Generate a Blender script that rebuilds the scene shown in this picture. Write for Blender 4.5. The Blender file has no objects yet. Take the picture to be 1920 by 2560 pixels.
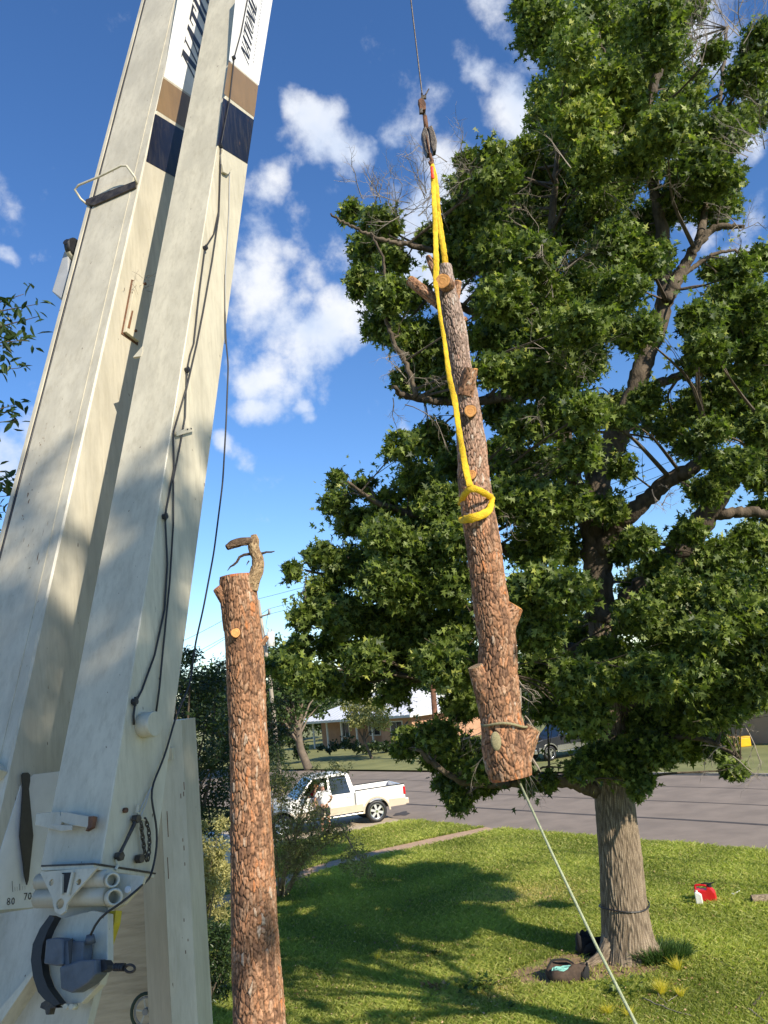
import bpy, bmesh, math, random
import numpy as np
from math import radians, sin, cos, pi, atan2, sqrt
from mathutils import Vector, Matrix

random.seed(7)
RNG = np.random.default_rng(11)
scene = bpy.context.scene
COL = scene.collection

# ------------------------------------------------------------------ camera
F, H, PITCH, ROLL = 2050.0, 5.0, radians(12.0), radians(6.3)
FW = np.array([0, cos(PITCH), sin(PITCH)])
UP0 = np.array([0, -sin(PITCH), cos(PITCH)])
R0 = np.array([1.0, 0, 0])
CR = cos(ROLL) * R0 - sin(ROLL) * UP0
CU = sin(ROLL) * R0 + cos(ROLL) * UP0
CC = np.array([0, 0, H])

cam_data = bpy.data.cameras.new('camera')
cam = bpy.data.objects.new('camera', cam_data)
COL.objects.link(cam)
m = Matrix.Identity(4)
for i in range(3):
    m[i][0] = CR[i]; m[i][1] = CU[i]; m[i][2] = -FW[i]; m[i][3] = CC[i]
cam.matrix_world = m
cam_data.sensor_fit = 'VERTICAL'
cam_data.sensor_height = 24.0
cam_data.lens = 24.0 * F / 2560.0
cam_data.clip_start = 0.05
cam_data.clip_end = 3000
scene.camera = cam
scene.render.resolution_x = 768
scene.render.resolution_y = 1024

# ------------------------------------------------------------------ light
SUN_EL = radians(31)
SD = np.array([0.66, -0.75, 0.0]); SD /= np.linalg.norm(SD)
SUNDIR = np.array([SD[0] * cos(SUN_EL), SD[1] * cos(SUN_EL), sin(SUN_EL)])
sun_d = bpy.data.lights.new('sun', 'SUN')
sun_d.energy = 4.9
sun_d.angle = radians(0.5)
sun_d.color = (1.0, 0.90, 0.74)
sun = bpy.data.objects.new('sun', sun_d)
COL.objects.link(sun)
sun.rotation_euler = Vector((-SUNDIR[0], -SUNDIR[1], -SUNDIR[2])).to_track_quat('-Z', 'Y').to_euler()
sun.location = (20, -20, 30)

scene.view_settings.view_transform = 'Standard'
scene.view_settings.look = 'None'
scene.view_settings.gamma = 1
scene.view_settings.exposure = 0.55
scene.view_settings.use_curve_mapping = False


def ray(x, y):
    return FW + CR * (x - 960) / F - CU * (y - 1280) / F


def G(x, y, z=0.0):
    d = ray(x, y)
    return CC + d * ((z - H) / d[2])


def P(x, y, Y):
    d = ray(x, y)
    return CC + d * (Y / d[1])


def proj(q):
    v = np.asarray(q) - CC
    w = v @ FW
    return 960 + F * (v @ CR) / w, 1280 - F * (v @ CU) / w


# world: daylight sky with fair weather cumulus at fixed directions
world = bpy.data.worlds.new('World')
scene.world = world
world.use_nodes = True
wt = world.node_tree
wt.nodes.clear()


def wn(t, **k):
    n = wt.nodes.new(t)
    for a, b in k.items():
        setattr(n, a, b)
    return n


wout = wn('ShaderNodeOutputWorld')
sky = wn('ShaderNodeTexSky', sky_type='NISHITA')
sky.sun_disc = False
sky.sun_elevation = SUN_EL
sky.sun_rotation = atan2(SD[0], SD[1])
sky.altitude = 300
sky.air_density = 1.0
sky.dust_density = 0.0
sky.ozone_density = 4.0
tc = wn('ShaderNodeTexCoord')
nrm = wn('ShaderNodeVectorMath', operation='NORMALIZE')
wt.links.new(tc.outputs['Generated'], nrm.inputs[0])
# warp the lookup direction a little so that cloud edges are ragged
nzw = wn('ShaderNodeTexNoise')
nzw.inputs['Scale'].default_value = 7
nzw.inputs['Detail'].default_value = 5
wt.links.new(nrm.outputs[0], nzw.inputs['Vector'])
wsub = wn('ShaderNodeVectorMath', operation='SUBTRACT')
wsub.inputs[1].default_value = (0.5, 0.5, 0.5)
wt.links.new(nzw.outputs['Color'], wsub.inputs[0])
wsc = wn('ShaderNodeVectorMath', operation='SCALE')
wsc.inputs['Scale'].default_value = 0.16
wt.links.new(wsub.outputs[0], wsc.inputs[0])
wadd = wn('ShaderNodeVectorMath', operation='ADD')
wt.links.new(nrm.outputs[0], wadd.inputs[0])
wt.links.new(wsc.outputs[0], wadd.inputs[1])
wnm = wn('ShaderNodeVectorMath', operation='NORMALIZE')
wt.links.new(wadd.outputs[0], wnm.inputs[0])

CLOUDS = [  # photo px x, y, radius px, weight
    (780, 355, 95, 1.0), (830, 385, 70, .95), (730, 340, 60, .85),
    (1010, 270, 85, .62), (1030, 350, 75, .55), (960, 320, 60, .5),
    (1180, 220, 55, .5), (1270, 270, 95, .85), (1340, 310, 90, .9), (1300, 110, 80, .6), (1240, 90, 50, .5),
    (670, 470, 75, .8), (640, 590, 85, .85), (700, 620, 60, .6), (760, 560, 60, .55), (650, 530, 60, .6),
    (850, 620, 60, .5), (780, 690, 70, .6),
    (620, 720, 115, 1.0), (690, 800, 130, 1.0), (770, 860, 135, 1.0), (860, 800, 120, .95), (860, 880, 120, 1.0), (930, 850, 110, .9), (640, 880, 110, .9),
    (900, 760, 80, .8), (1040, 600, 120, .95), (1090, 460, 110, .9), (1060, 700, 120, .95), (960, 640, 70, .7),
    (620, 1000, 85, .85), (700, 970, 80, .75), (730, 1015, 40, .8), (840, 970, 60, .6), (640, 950, 70, .7), (690, 1030, 40, .6),
    (555, 1140, 50, .75), (580, 1150, 40, .6), (30, 1110, 80, .8), (60, 1050, 60, .7), (20, 600, 40, .6), (40, 475, 70, .5),
    (110, 600, 35, .45), (750, 1050, 30, .6), (960, 1045, 35, .5), (790, 250, 40, .35),
    (1830, 620, 90, .8), (1880, 560, 70, .6), (1750, 60, 120, .75), (1680, 330, 90, .7), (1800, 330, 110, .7), (1700, 540, 60, .7),
    (1640, 1060, 60, .35), (1500, 550, 90, .6), (1400, 420, 90, .6), (1880, 250, 90, .7), (960, 500, 60, .5), (1480, 700, 80, .5),
]
acc = None
for (cx, cy, cr, wgt) in CLOUDS:
    d = ray(cx, cy)
    sc = np.linalg.norm(d)
    d = d / sc
    ang = cr / F / sc * 1.16
    dp = wn('ShaderNodeVectorMath', operation='DOT_PRODUCT')
    dp.inputs[1].default_value = tuple(d)
    wt.links.new(wnm.outputs[0], dp.inputs[0])
    mr = wn('ShaderNodeMapRange', interpolation_type='LINEAR')
    mr.inputs['From Min'].default_value = cos(ang)
    mr.inputs['From Max'].default_value = 1.0
    mr.inputs['To Min'].default_value = 0
    mr.inputs['To Max'].default_value = wgt
    wt.links.new(dp.outputs['Value'], mr.inputs['Value'])
    if acc is None:
        acc = mr.outputs[0]
    else:
        mx = wn('ShaderNodeMath', operation='MAXIMUM')
        wt.links.new(acc, mx.inputs[0]); wt.links.new(mr.outputs[0], mx.inputs[1])
        acc = mx.outputs[0]
# scattered clouds over the rest of the sky (weak noise field)
ng = wn('ShaderNodeTexNoise')
ng.inputs['Scale'].default_value = 3.2
ng.inputs['Detail'].default_value = 3
mpn = wn('ShaderNodeMapping')
mpn.inputs['Location'].default_value = (3.1, 7.7, 1.3)
wt.links.new(nrm.outputs[0], mpn.inputs['Vector'])
wt.links.new(mpn.outputs[0], ng.inputs['Vector'])
gm = wn('ShaderNodeMapRange')
gm.inputs['From Min'].default_value = 0.60
gm.inputs['From Max'].default_value = 0.80
gm.inputs['To Max'].default_value = 0.7
wt.links.new(ng.outputs['Fac'], gm.inputs['Value'])
mx = wn('ShaderNodeMath', operation='MAXIMUM')
wt.links.new(acc, mx.inputs[0]); wt.links.new(gm.outputs[0], mx.inputs[1])
# fine structure
nf = wn('ShaderNodeTexNoise')
nf.inputs['Scale'].default_value = 17
nf.inputs['Detail'].default_value = 9
nf.inputs['Roughness'].default_value = 0.62
wt.links.new(nrm.outputs[0], nf.inputs['Vector'])
nfm = wn('ShaderNodeMapRange')
nfm.inputs['From Min'].default_value = 0.3
nfm.inputs['From Max'].default_value = 0.7
nfm.inputs['To Min'].default_value = -0.46
nfm.inputs['To Max'].default_value = 0.30
wt.links.new(nf.outputs['Fac'], nfm.inputs['Value'])
sq = wn('ShaderNodeMath', operation='ADD')
wt.links.new(mx.outputs[0], sq.inputs[0]); wt.links.new(nfm.outputs[0], sq.inputs[1])
cm = wn('ShaderNodeMapRange', interpolation_type='SMOOTHSTEP')
cm.inputs['From Min'].default_value = 0.15
cm.inputs['From Max'].default_value = 0.98
wt.links.new(sq.outputs[0], cm.inputs['Value'])
# cloud shading: thick parts white, thin parts / undersides a little greyer
nsh = wn('ShaderNodeTexNoise')
nsh.inputs['Scale'].default_value = 9
nsh.inputs['Detail'].default_value = 4
wt.links.new(nrm.outputs[0], nsh.inputs['Vector'])
crm = wn('ShaderNodeValToRGB')
crm.color_ramp.elements[0].position = 0.36
crm.color_ramp.elements[0].color = (5.2, 6.0, 7.4, 1)
crm.color_ramp.elements[1].position = 0.56
crm.color_ramp.elements[1].color = (7.6, 7.7, 7.9, 1)
wt.links.new(nsh.outputs['Fac'], crm.inputs['Fac'])
mask = wn('ShaderNodeMath', operation='MULTIPLY')
mask.inputs[1].default_value = 0.90
wt.links.new(cm.outputs[0], mask.inputs[0])
# deepen the blue a little (clear dry air)
hs = wn('ShaderNodeHueSaturation')
hs.inputs['Saturation'].default_value = 1.16
hs.inputs['Hue'].default_value = 0.506
hs.inputs['Value'].default_value = 1.36
wt.links.new(sky.outputs[0], hs.inputs['Color'])
mxc = wn('ShaderNodeMix', data_type='RGBA')
wt.links.new(mask.outputs[0], mxc.inputs['Factor'])
wt.links.new(hs.outputs[0], mxc.inputs['A'])
wt.links.new(crm.outputs[0], mxc.inputs['B'])
bg = wn('ShaderNodeBackground')
bg.inputs['Strength'].default_value = 0.095
wt.links.new(mxc.outputs['Result'], bg.inputs['Color'])
wt.links.new(bg.outputs[0], wout.inputs['Surface'])

# ------------------------------------------------------------------ materials
MATS = {}


def mat(name, c1, c2=None, rough=0.6, scale=6.0, bump=0.0, bscale=None, metal=0.0, spec=0.5, c3=None,
        stretch=(1, 1, 1), detail=6, trans=0.0, lo=0.35, hi=0.65, coord='Object'):
    """procedural Principled: noise between c1 and c2, optional third colour in blotches, bump"""
    if name in MATS:
        return MATS[name]
    mt = bpy.data.materials.new(name)
    mt.use_nodes = True
    nt = mt.node_tree
    b = nt.nodes['Principled BSDF']
    b.inputs['Roughness'].default_value = rough
    b.inputs['Metallic'].default_value = metal
    b.inputs['Specular IOR Level'].default_value = spec
    tcn = nt.nodes.new('ShaderNodeTexCoord')
    mp = nt.nodes.new('ShaderNodeMapping')
    mp.inputs['Scale'].default_value = stretch
    nt.links.new(tcn.outputs[coord], mp.inputs['Vector'])
    if c2 is None:
        c2 = tuple(x * 0.82 for x in c1)
    nz = nt.nodes.new('ShaderNodeTexNoise')
    nz.inputs['Scale'].default_value = scale
    nz.inputs['Detail'].default_value = detail
    nz.inputs['Roughness'].default_value = 0.6
    nt.links.new(mp.outputs[0], nz.inputs['Vector'])
    rp = nt.nodes.new('ShaderNodeValToRGB')
    rp.color_ramp.elements[0].position = lo
    rp.color_ramp.elements[1].position = hi
    rp.color_ramp.elements[0].color = (*c2, 1)
    rp.color_ramp.elements[1].color = (*c1, 1)
    nt.links.new(nz.outputs['Fac'], rp.inputs['Fac'])
    col = rp.outputs[0]
    if c3 is not None:
        n3 = nt.nodes.new('ShaderNodeTexNoise')
        n3.inputs['Scale'].default_value = scale * 0.37
        n3.inputs['Detail'].default_value = 5
        n3.inputs['Roughness'].default_value = 0.7
        nt.links.new(mp.outputs[0], n3.inputs['Vector'])
        r3 = nt.nodes.new('ShaderNodeValToRGB')
        r3.color_ramp.elements[0].position = 0.52
        r3.color_ramp.elements[1].position = 0.68
        nt.links.new(n3.outputs['Fac'], r3.inputs['Fac'])
        mi = nt.nodes.new('ShaderNodeMix'); mi.data_type = 'RGBA'
        nt.links.new(r3.outputs[0], mi.inputs['Factor'])
        nt.links.new(col, mi.inputs['A'])
        mi.inputs['B'].default_value = (*c3, 1)
        col = mi.outputs['Result']
    nt.links.new(col, b.inputs['Base Color'])
    if bump:
        nb = nt.nodes.new('ShaderNodeTexNoise')
        nb.inputs['Scale'].default_value = bscale or scale * 4
        nb.inputs['Detail'].default_value = 6
        nt.links.new(mp.outputs[0], nb.inputs['Vector'])
        bp = nt.nodes.new('ShaderNodeBump')
        bp.inputs['Strength'].default_value = bump
        bp.inputs['Distance'].default_value = 0.02
        nt.links.new(nb.outputs['Fac'], bp.inputs['Height'])
        nt.links.new(bp.outputs[0], b.inputs['Normal'])
    MATS[name] = mt
    return mt


def paint_mat(name, base, chips=0.66, dirt=(0.33, 0.29, 0.2), rough=0.38):
    """old machine paint: grime streaks along the boom, small rusty chips, scratches"""
    mt = bpy.data.materials.new(name)
    mt.use_nodes = True
    nt = mt.node_tree
    b = nt.nodes['Principled BSDF']
    b.inputs['Roughness'].default_value = rough
    tcn = nt.nodes.new('ShaderNodeTexCoord')
    n1 = nt.nodes.new('ShaderNodeTexNoise'); n1.inputs['Scale'].default_value = 2.2; n1.inputs['Detail'].default_value = 7
    n1.inputs['Roughness'].default_value = 0.68
    mp = nt.nodes.new('ShaderNodeMapping'); mp.inputs['Scale'].default_value = (2.0, 2.0, 0.7)
    nt.links.new(tcn.outputs['Object'], mp.inputs['Vector']); nt.links.new(mp.outputs[0], n1.inputs['Vector'])
    r1 = nt.nodes.new('ShaderNodeValToRGB')
    r1.color_ramp.elements[0].position = 0.38; r1.color_ramp.elements[0].color = (*[x * 0.80 for x in base], 1)
    r1.color_ramp.elements[1].position = 0.62; r1.color_ramp.elements[1].color = (*base, 1)
    nt.links.new(n1.outputs['Fac'], r1.inputs['Fac'])
    # grime
    n2 = nt.nodes.new('ShaderNodeTexNoise'); n2.inputs['Scale'].default_value = 9; n2.inputs['Detail'].default_value = 8
    n2.inputs['Roughness'].default_value = 0.75
    mp2 = nt.nodes.new('ShaderNodeMapping'); mp2.inputs['Scale'].default_value = (3.0, 3.0, 0.35)
    nt.links.new(tcn.outputs['Object'], mp2.inputs['Vector']); nt.links.new(mp2.outputs[0], n2.inputs['Vector'])
    r2 = nt.nodes.new('ShaderNodeValToRGB'); r2.color_ramp.elements[0].position = 0.48; r2.color_ramp.elements[1].position = 0.74
    r2.color_ramp.elements[1].color = (0.6, 0.6, 0.6, 1)
    nt.links.new(n2.outputs['Fac'], r2.inputs['Fac'])
    mi = nt.nodes.new('ShaderNodeMix'); mi.data_type = 'RGBA'
    nt.links.new(r2.outputs[0], mi.inputs['Factor']); nt.links.new(r1.outputs[0], mi.inputs['A'])
    mi.inputs['B'].default_value = (*dirt, 1)
    # chips
    n3 = nt.nodes.new('ShaderNodeTexNoise'); n3.inputs['Scale'].default_value = 26; n3.inputs['Detail'].default_value = 3
    mp3 = nt.nodes.new('ShaderNodeMapping'); mp3.inputs['Scale'].default_value = (1.6, 1.6, 0.5)
    nt.links.new(tcn.outputs['Object'], mp3.inputs['Vector']); nt.links.new(mp3.outputs[0], n3.inputs['Vector'])
    r3 = nt.nodes.new('ShaderNodeValToRGB'); r3.color_ramp.elements[0].position = chips; r3.color_ramp.elements[1].position = chips + 0.02
    nt.links.new(n3.outputs['Fac'], r3.inputs['Fac'])
    m2 = nt.nodes.new('ShaderNodeMix'); m2.data_type = 'RGBA'
    nt.links.new(r3.outputs[0], m2.inputs['Factor']); nt.links.new(mi.outputs['Result'], m2.inputs['A'])
    m2.inputs['B'].default_value = (0.09, 0.055, 0.035, 1)
    nt.links.new(m2.outputs['Result'], b.inputs['Base Color'])
    bp = nt.nodes.new('ShaderNodeBump'); bp.inputs['Strength'].default_value = 0.08; bp.inputs['Distance'].default_value = 0.01
    nt.links.new(n1.outputs['Fac'], bp.inputs['Height']); nt.links.new(bp.outputs[0], b.inputs['Normal'])
    MATS[name] = mt
    return mt


def attr_mat(name, stops, rough=0.85, crack=(0.02, 0.014, 0.01), fine=0.25, fscale=60, bump=0.5, spec=0.2):
    """bark: colour by the plate (attribute 'cell'), joints dark by attribute 'crack' (real recesses)"""
    mt = bpy.data.materials.new(name)
    mt.use_nodes = True
    nt = mt.node_tree
    b = nt.nodes['Principled BSDF']
    b.inputs['Roughness'].default_value = rough
    b.inputs['Specular IOR Level'].default_value = spec
    a = nt.nodes.new('ShaderNodeAttribute'); a.attribute_name = 'cell'
    rp = nt.nodes.new('ShaderNodeValToRGB')
    els = rp.color_ramp.elements
    els[0].position = stops[0][0]; els[0].color = (*stops[0][1], 1)
    els[1].position = stops[-1][0]; els[1].color = (*stops[-1][1], 1)
    for (p_, c_) in stops[1:-1]:
        e = els.new(p_); e.color = (*c_, 1)
    nt.links.new(a.outputs['Fac'], rp.inputs['Fac'])
    tcn = nt.nodes.new('ShaderNodeTexCoord')
    nz = nt.nodes.new('ShaderNodeTexNoise'); nz.inputs['Scale'].default_value = fscale; nz.inputs['Detail'].default_value = 5
    nt.links.new(tcn.outputs['Object'], nz.inputs['Vector'])
    mr = nt.nodes.new('ShaderNodeMapRange'); mr.inputs['From Min'].default_value = 0.3; mr.inputs['From Max'].default_value = 0.7
    mr.inputs['To Min'].default_value = 1 - fine * 1.4; mr.inputs['To Max'].default_value = 1 + fine
    nt.links.new(nz.outputs['Fac'], mr.inputs['Value'])
    ml = nt.nodes.new('ShaderNodeVectorMath'); ml.operation = 'SCALE'
    nt.links.new(rp.outputs[0], ml.inputs[0]); nt.links.new(mr.outputs[0], ml.inputs['Scale'])
    ag = nt.nodes.new('ShaderNodeAttribute'); ag.attribute_name = 'age'
    am = nt.nodes.new('ShaderNodeMapRange'); am.inputs['To Min'].default_value = 1.0; am.inputs['To Max'].default_value = 0.45
    nt.links.new(ag.outputs['Fac'], am.inputs['Value'])
    hs_ = nt.nodes.new('ShaderNodeHueSaturation'); nt.links.new(am.outputs[0], hs_.inputs['Saturation']); nt.links.new(ml.outputs[0], hs_.inputs['Color'])
    ml = hs_
    c = nt.nodes.new('ShaderNodeAttribute'); c.attribute_name = 'crack'
    mi = nt.nodes.new('ShaderNodeMix'); mi.data_type = 'RGBA'
    nt.links.new(c.outputs['Fac'], mi.inputs['Factor']); nt.links.new(ml.outputs[0], mi.inputs['A'])
    mi.inputs['B'].default_value = (*crack, 1)
    nt.links.new(mi.outputs['Result'], b.inputs['Base Color'])
    bp = nt.nodes.new('ShaderNodeBump'); bp.inputs['Strength'].default_value = bump; bp.inputs['Distance'].default_value = 0.01
    nt.links.new(nz.outputs['Fac'], bp.inputs['Height']); nt.links.new(bp.outputs[0], b.inputs['Normal'])
    MATS[name] = mt
    return mt


def leaf_mat(name, dark, light, rough=0.38, transl=0.35, yellow=None):
    mt = bpy.data.materials.new(name)
    mt.use_nodes = True
    nt = mt.node_tree
    b = nt.nodes['Principled BSDF']
    b.inputs['Roughness'].default_value = rough
    b.inputs['Specular IOR Level'].default_value = 0.36
    a = nt.nodes.new('ShaderNodeAttribute'); a.attribute_name = 'tint'
    rp = nt.nodes.new('ShaderNodeValToRGB')
    rp.color_ramp.elements[0].color = (*dark, 1)
    rp.color_ramp.elements[1].color = (*light, 1)
    rp.color_ramp.elements[1].position = 0.92
    if yellow:
        e = rp.color_ramp.elements.new(1.0); e.color = (*yellow, 1)
    nt.links.new(a.outputs['Fac'], rp.inputs['Fac'])
    nt.links.new(rp.outputs[0], b.inputs['Base Color'])
    tr = nt.nodes.new('ShaderNodeBsdfTranslucent')
    br = nt.nodes.new('ShaderNodeVectorMath'); br.operation = 'MULTIPLY'
    br.inputs[1].default_value = (1.5, 1.75, 0.7)
    nt.links.new(rp.outputs[0], br.inputs[0]); nt.links.new(br.outputs[0], tr.inputs['Color'])
    mx_ = nt.nodes.new('ShaderNodeMixShader'); mx_.inputs[0].default_value = transl
    nt.links.new(b.outputs[0], mx_.inputs[1]); nt.links.new(tr.outputs[0], mx_.inputs[2])
    nt.links.new(mx_.outputs[0], nt.nodes['Material Output'].inputs['Surface'])
    MATS[name] = mt
    return mt


PAINT = paint_mat('cream_paint', (0.55, 0.51, 0.405), chips=0.735)
PAINT2 = paint_mat('white_paint_worn', (0.59, 0.545, 0.42), chips=0.74)
RUST = mat('rusty_steel', (0.20, 0.09, 0.045), (0.07, 0.035, 0.022), rough=0.8, scale=20, bump=0.4)
STEEL = mat('greasy_steel', (0.10, 0.085, 0.07), (0.035, 0.03, 0.028), rough=0.45, scale=18, metal=0.5, bump=0.3)
BLACK = mat('black_rubber', (0.02, 0.02, 0.022), (0.012, 0.012, 0.013), rough=0.5, scale=30)
NAVY = paint_mat('navy_decal', (0.009, 0.011, 0.024), chips=0.69, dirt=(0.08, 0.07, 0.06), rough=0.3)
BROWNDEC = paint_mat('brown_decal', (0.23, 0.15, 0.075), chips=0.71, dirt=(0.17, 0.12, 0.07), rough=0.4)
WHITEDEC = mat('white_decal', (0.78, 0.78, 0.76), (0.68, 0.68, 0.66), rough=0.35, scale=5)
BLACKDEC = mat('black_lettering', (0.018, 0.018, 0.02), (0.03, 0.03, 0.03), rough=0.35, scale=30)
YELLOW = mat('yellow_webbing', (0.83, 0.56, 0.012), (0.62, 0.38, 0.01), rough=0.7, scale=22, bump=0.6, bscale=90)
YELLOWP = mat('yellow_paint', (0.55, 0.42, 0.02), (0.4, 0.3, 0.02), rough=0.5, scale=12)
REDTAG = mat('red_tag', (0.75, 0.06, 0.01), (0.6, 0.04, 0.01), rough=0.5, scale=20)
GREYBOX = mat('blue_grey_casing', (0.10, 0.115, 0.135), (0.06, 0.068, 0.08), rough=0.55, scale=9, bump=0.2)
CUT = mat('fresh_cut_wood', (0.72, 0.36, 0.12), (0.50, 0.22, 0.06), rough=0.75, scale=14, bump=0.2, bscale=60)
CUTRED = mat('reddish_cut_wood', (0.5, 0.16, 0.05), (0.25, 0.07, 0.03), rough=0.8, scale=14, bump=0.2)
ROPE = mat('pale_green_rope', (0.46, 0.50, 0.32), (0.30, 0.34, 0.2), rough=0.9, scale=60, bump=0.5)
ROPE2 = mat('olive_rope', (0.34, 0.30, 0.17), (0.22, 0.2, 0.11), rough=0.9, scale=60, bump=0.5)
PINEBARK = attr_mat('pine_bark', [(0, (0.11, 0.065, 0.045)), (0.25, (0.21, 0.115, 0.07)), (0.40, (0.34, 0.175, 0.095)), (0.5, (0.33, 0.205, 0.13)), (0.6, (0.42, 0.20, 0.10)), (0.7, (0.42, 0.28, 0.19)),
                                  (0.80, (0.48, 0.185, 0.07)), (0.9, (0.42, 0.30, 0.21)), (1, (0.48, 0.37, 0.28))], fine=.34, fscale=34)
GREYBARK = attr_mat('sweetgum_bark', [(0, (0.24, 0.185, 0.125)), (0.5, (0.30, 0.235, 0.165)), (1, (0.36, 0.29, 0.21))], crack=(0.10, 0.075, 0.052))
LIMB = mat('limb_bark', (0.15, 0.115, 0.08), (0.055, 0.042, 0.03), rough=0.9, scale=9, bump=0.9, bscale=30, stretch=(1, 1, 0.4))
DEADWOOD = mat('dead_twigs', (0.30, 0.26, 0.21), (0.18, 0.15, 0.12), rough=0.9, scale=12)
TANBARK = mat('tan_branch_bark', (0.40, 0.29, 0.17), (0.19, 0.12, 0.07), rough=0.95, scale=26, bump=1.0, bscale=60)
DARKBARK = mat('dark_branch_bark', (0.09, 0.065, 0.05), (0.035, 0.026, 0.02), rough=0.95, scale=26, bump=1.0, bscale=60)
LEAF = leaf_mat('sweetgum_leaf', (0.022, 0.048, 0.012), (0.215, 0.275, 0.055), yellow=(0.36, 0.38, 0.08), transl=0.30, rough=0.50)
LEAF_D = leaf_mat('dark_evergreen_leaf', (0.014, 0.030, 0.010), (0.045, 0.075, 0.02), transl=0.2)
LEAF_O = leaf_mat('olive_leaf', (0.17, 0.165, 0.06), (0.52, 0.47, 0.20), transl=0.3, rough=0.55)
LEAF_F = leaf_mat('far_leaf', (0.03, 0.055, 0.018), (0.085, 0.13, 0.035), transl=0.25, rough=0.6)
LEAF_M = leaf_mat('mesquite_leaf', (0.18, 0.19, 0.07), (0.38, 0.37, 0.15), transl=0.3, rough=0.6)
LEAF_P = leaf_mat('pecan_leaf', (0.022, 0.045, 0.016), (0.06, 0.10, 0.03), transl=0.25)
BLADE = leaf_mat('grass_blade', (0.16, 0.195, 0.038), (0.47, 0.485, 0.125), yellow=(0.55, 0.44, 0.19), transl=0.45, rough=0.5)
BLADE_D = leaf_mat('dark_grass_blade', (0.025, 0.06, 0.015), (0.07, 0.13, 0.03), transl=0.3, rough=0.5)
NEEDLE = leaf_mat('yellow_pine_needles', (0.42, 0.38, 0.04), (0.72, 0.58, 0.10), transl=0.4, rough=0.5)
DEADLEAF = leaf_mat('dead_leaf', (0.18, 0.09, 0.035), (0.45, 0.30, 0.16), transl=0.2, rough=0.7)


def lawn_material():
    mt = bpy.data.materials.new('lawn_ground'); mt.use_nodes = True
    nt = mt.node_tree; b = nt.nodes['Principled BSDF']
    b.inputs['Roughness'].default_value = 0.95; b.inputs['Specular IOR Level'].default_value = 0.1
    tcn = nt.nodes.new('ShaderNodeTexCoord')
    n1 = nt.nodes.new('ShaderNodeTexNoise'); n1.inputs['Scale'].default_value = 28; n1.inputs['Detail'].default_value = 8
    n2 = nt.nodes.new('ShaderNodeTexNoise'); n2.inputs['Scale'].default_value = 0.75; n2.inputs['Detail'].default_value = 6
    for n in (n1, n2):
        nt.links.new(tcn.outputs['Object'], n.inputs['Vector'])
    r1 = nt.nodes.new('ShaderNodeValToRGB')
    r1.color_ramp.elements[0].position = 0.3; r1.color_ramp.elements[0].color = (0.09, 0.11, 0.03, 1)
    r1.color_ramp.elements[1].position = 0.7; r1.color_ramp.elements[1].color = (0.35, 0.37, 0.10, 1)
    nt.links.new(n1.outputs['Fac'], r1.inputs['Fac'])
    r2 = nt.nodes.new('ShaderNodeValToRGB')
    r2.color_ramp.elements[0].position = 0.55; r2.color_ramp.elements[1].position = 0.72
    nt.links.new(n2.outputs['Fac'], r2.inputs['Fac'])
    mi = nt.nodes.new('ShaderNodeMix'); mi.data_type = 'RGBA'
    mm = nt.nodes.new('ShaderNodeMath'); mm.operation = 'MULTIPLY'; mm.inputs[1].default_value = 0.6
    nt.links.new(r2.outputs[0], mm.inputs[0]); nt.links.new(mm.outputs[0], mi.inputs['Factor'])
    nt.links.new(r1.outputs[0], mi.inputs['A']); mi.inputs['B'].default_value = (0.24, 0.20, 0.075, 1)
    nt.links.new(mi.outputs['Result'], b.inputs['Base Color'])
    bp = nt.nodes.new('ShaderNodeBump'); bp.inputs['Strength'].default_value = 0.8; bp.inputs['Distance'].default_value = 0.05
    nt.links.new(n1.outputs['Fac'], bp.inputs['Height']); nt.links.new(bp.outputs[0], b.inputs['Normal'])
    return mt


LAWN = lawn_material()
ASPHALT = mat('old_asphalt', (0.285, 0.23, 0.178), (0.215, 0.174, 0.135), rough=0.9, scale=0.9, bump=0.35, bscale=40, detail=10)
CONCRETE = mat('stained_concrete', (0.56, 0.46, 0.33), (0.42, 0.34, 0.24), rough=0.9, scale=1.2, bump=0.3, bscale=25, detail=10)
KERB = mat('kerb_concrete', (0.42, 0.38, 0.31), (0.3, 0.27, 0.22), rough=0.9, scale=2, bump=0.3)
PATHM = mat('red_dirt_path', (0.52, 0.35, 0.22), (0.40, 0.27, 0.17), rough=0.95, scale=5, bump=0.5, detail=8)
DRY = mat('dry_grass_ground', (0.25, 0.25, 0.085), (0.15, 0.16, 0.05), rough=0.95, scale=0.4, bump=0.5, bscale=18, detail=10)
WHITEP = mat('white_car_paint', (0.80, 0.80, 0.78), (0.76, 0.76, 0.74), rough=0.22, scale=3)
TANP = mat('tan_car_paint', (0.56, 0.47, 0.36), (0.52, 0.43, 0.33), rough=0.3, scale=3)
DARKP = mat('dark_car_paint', (0.022, 0.024, 0.03), (0.018, 0.02, 0.024), rough=0.2, scale=3)
GLASS = mat('tinted_glass', (0.022, 0.035, 0.045), (0.016, 0.025, 0.032), rough=0.06, scale=3, spec=0.9)
CHROME = mat('chrome', (0.6, 0.6, 0.6), (0.5, 0.5, 0.5), rough=0.2, metal=0.9, scale=4)
REDGLASS = mat('red_lens', (0.55, 0.012, 0.02), (0.45, 0.01, 0.015), rough=0.2, scale=6)
REDPL = mat('red_plastic', (0.62, 0.012, 0.018), (0.5, 0.01, 0.012), rough=0.4, scale=6)
WHITEPL = mat('white_plastic', (0.75, 0.74, 0.68), (0.6, 0.6, 0.54), rough=0.5, scale=8)
INTER = mat('dark_interior', (0.03, 0.028, 0.026), (0.02, 0.02, 0.02), rough=0.8, scale=8)
BRICK = mat('orange_brick_wall', (0.50, 0.29, 0.18), (0.42, 0.23, 0.14), rough=0.9, scale=3, bump=0.3)
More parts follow.
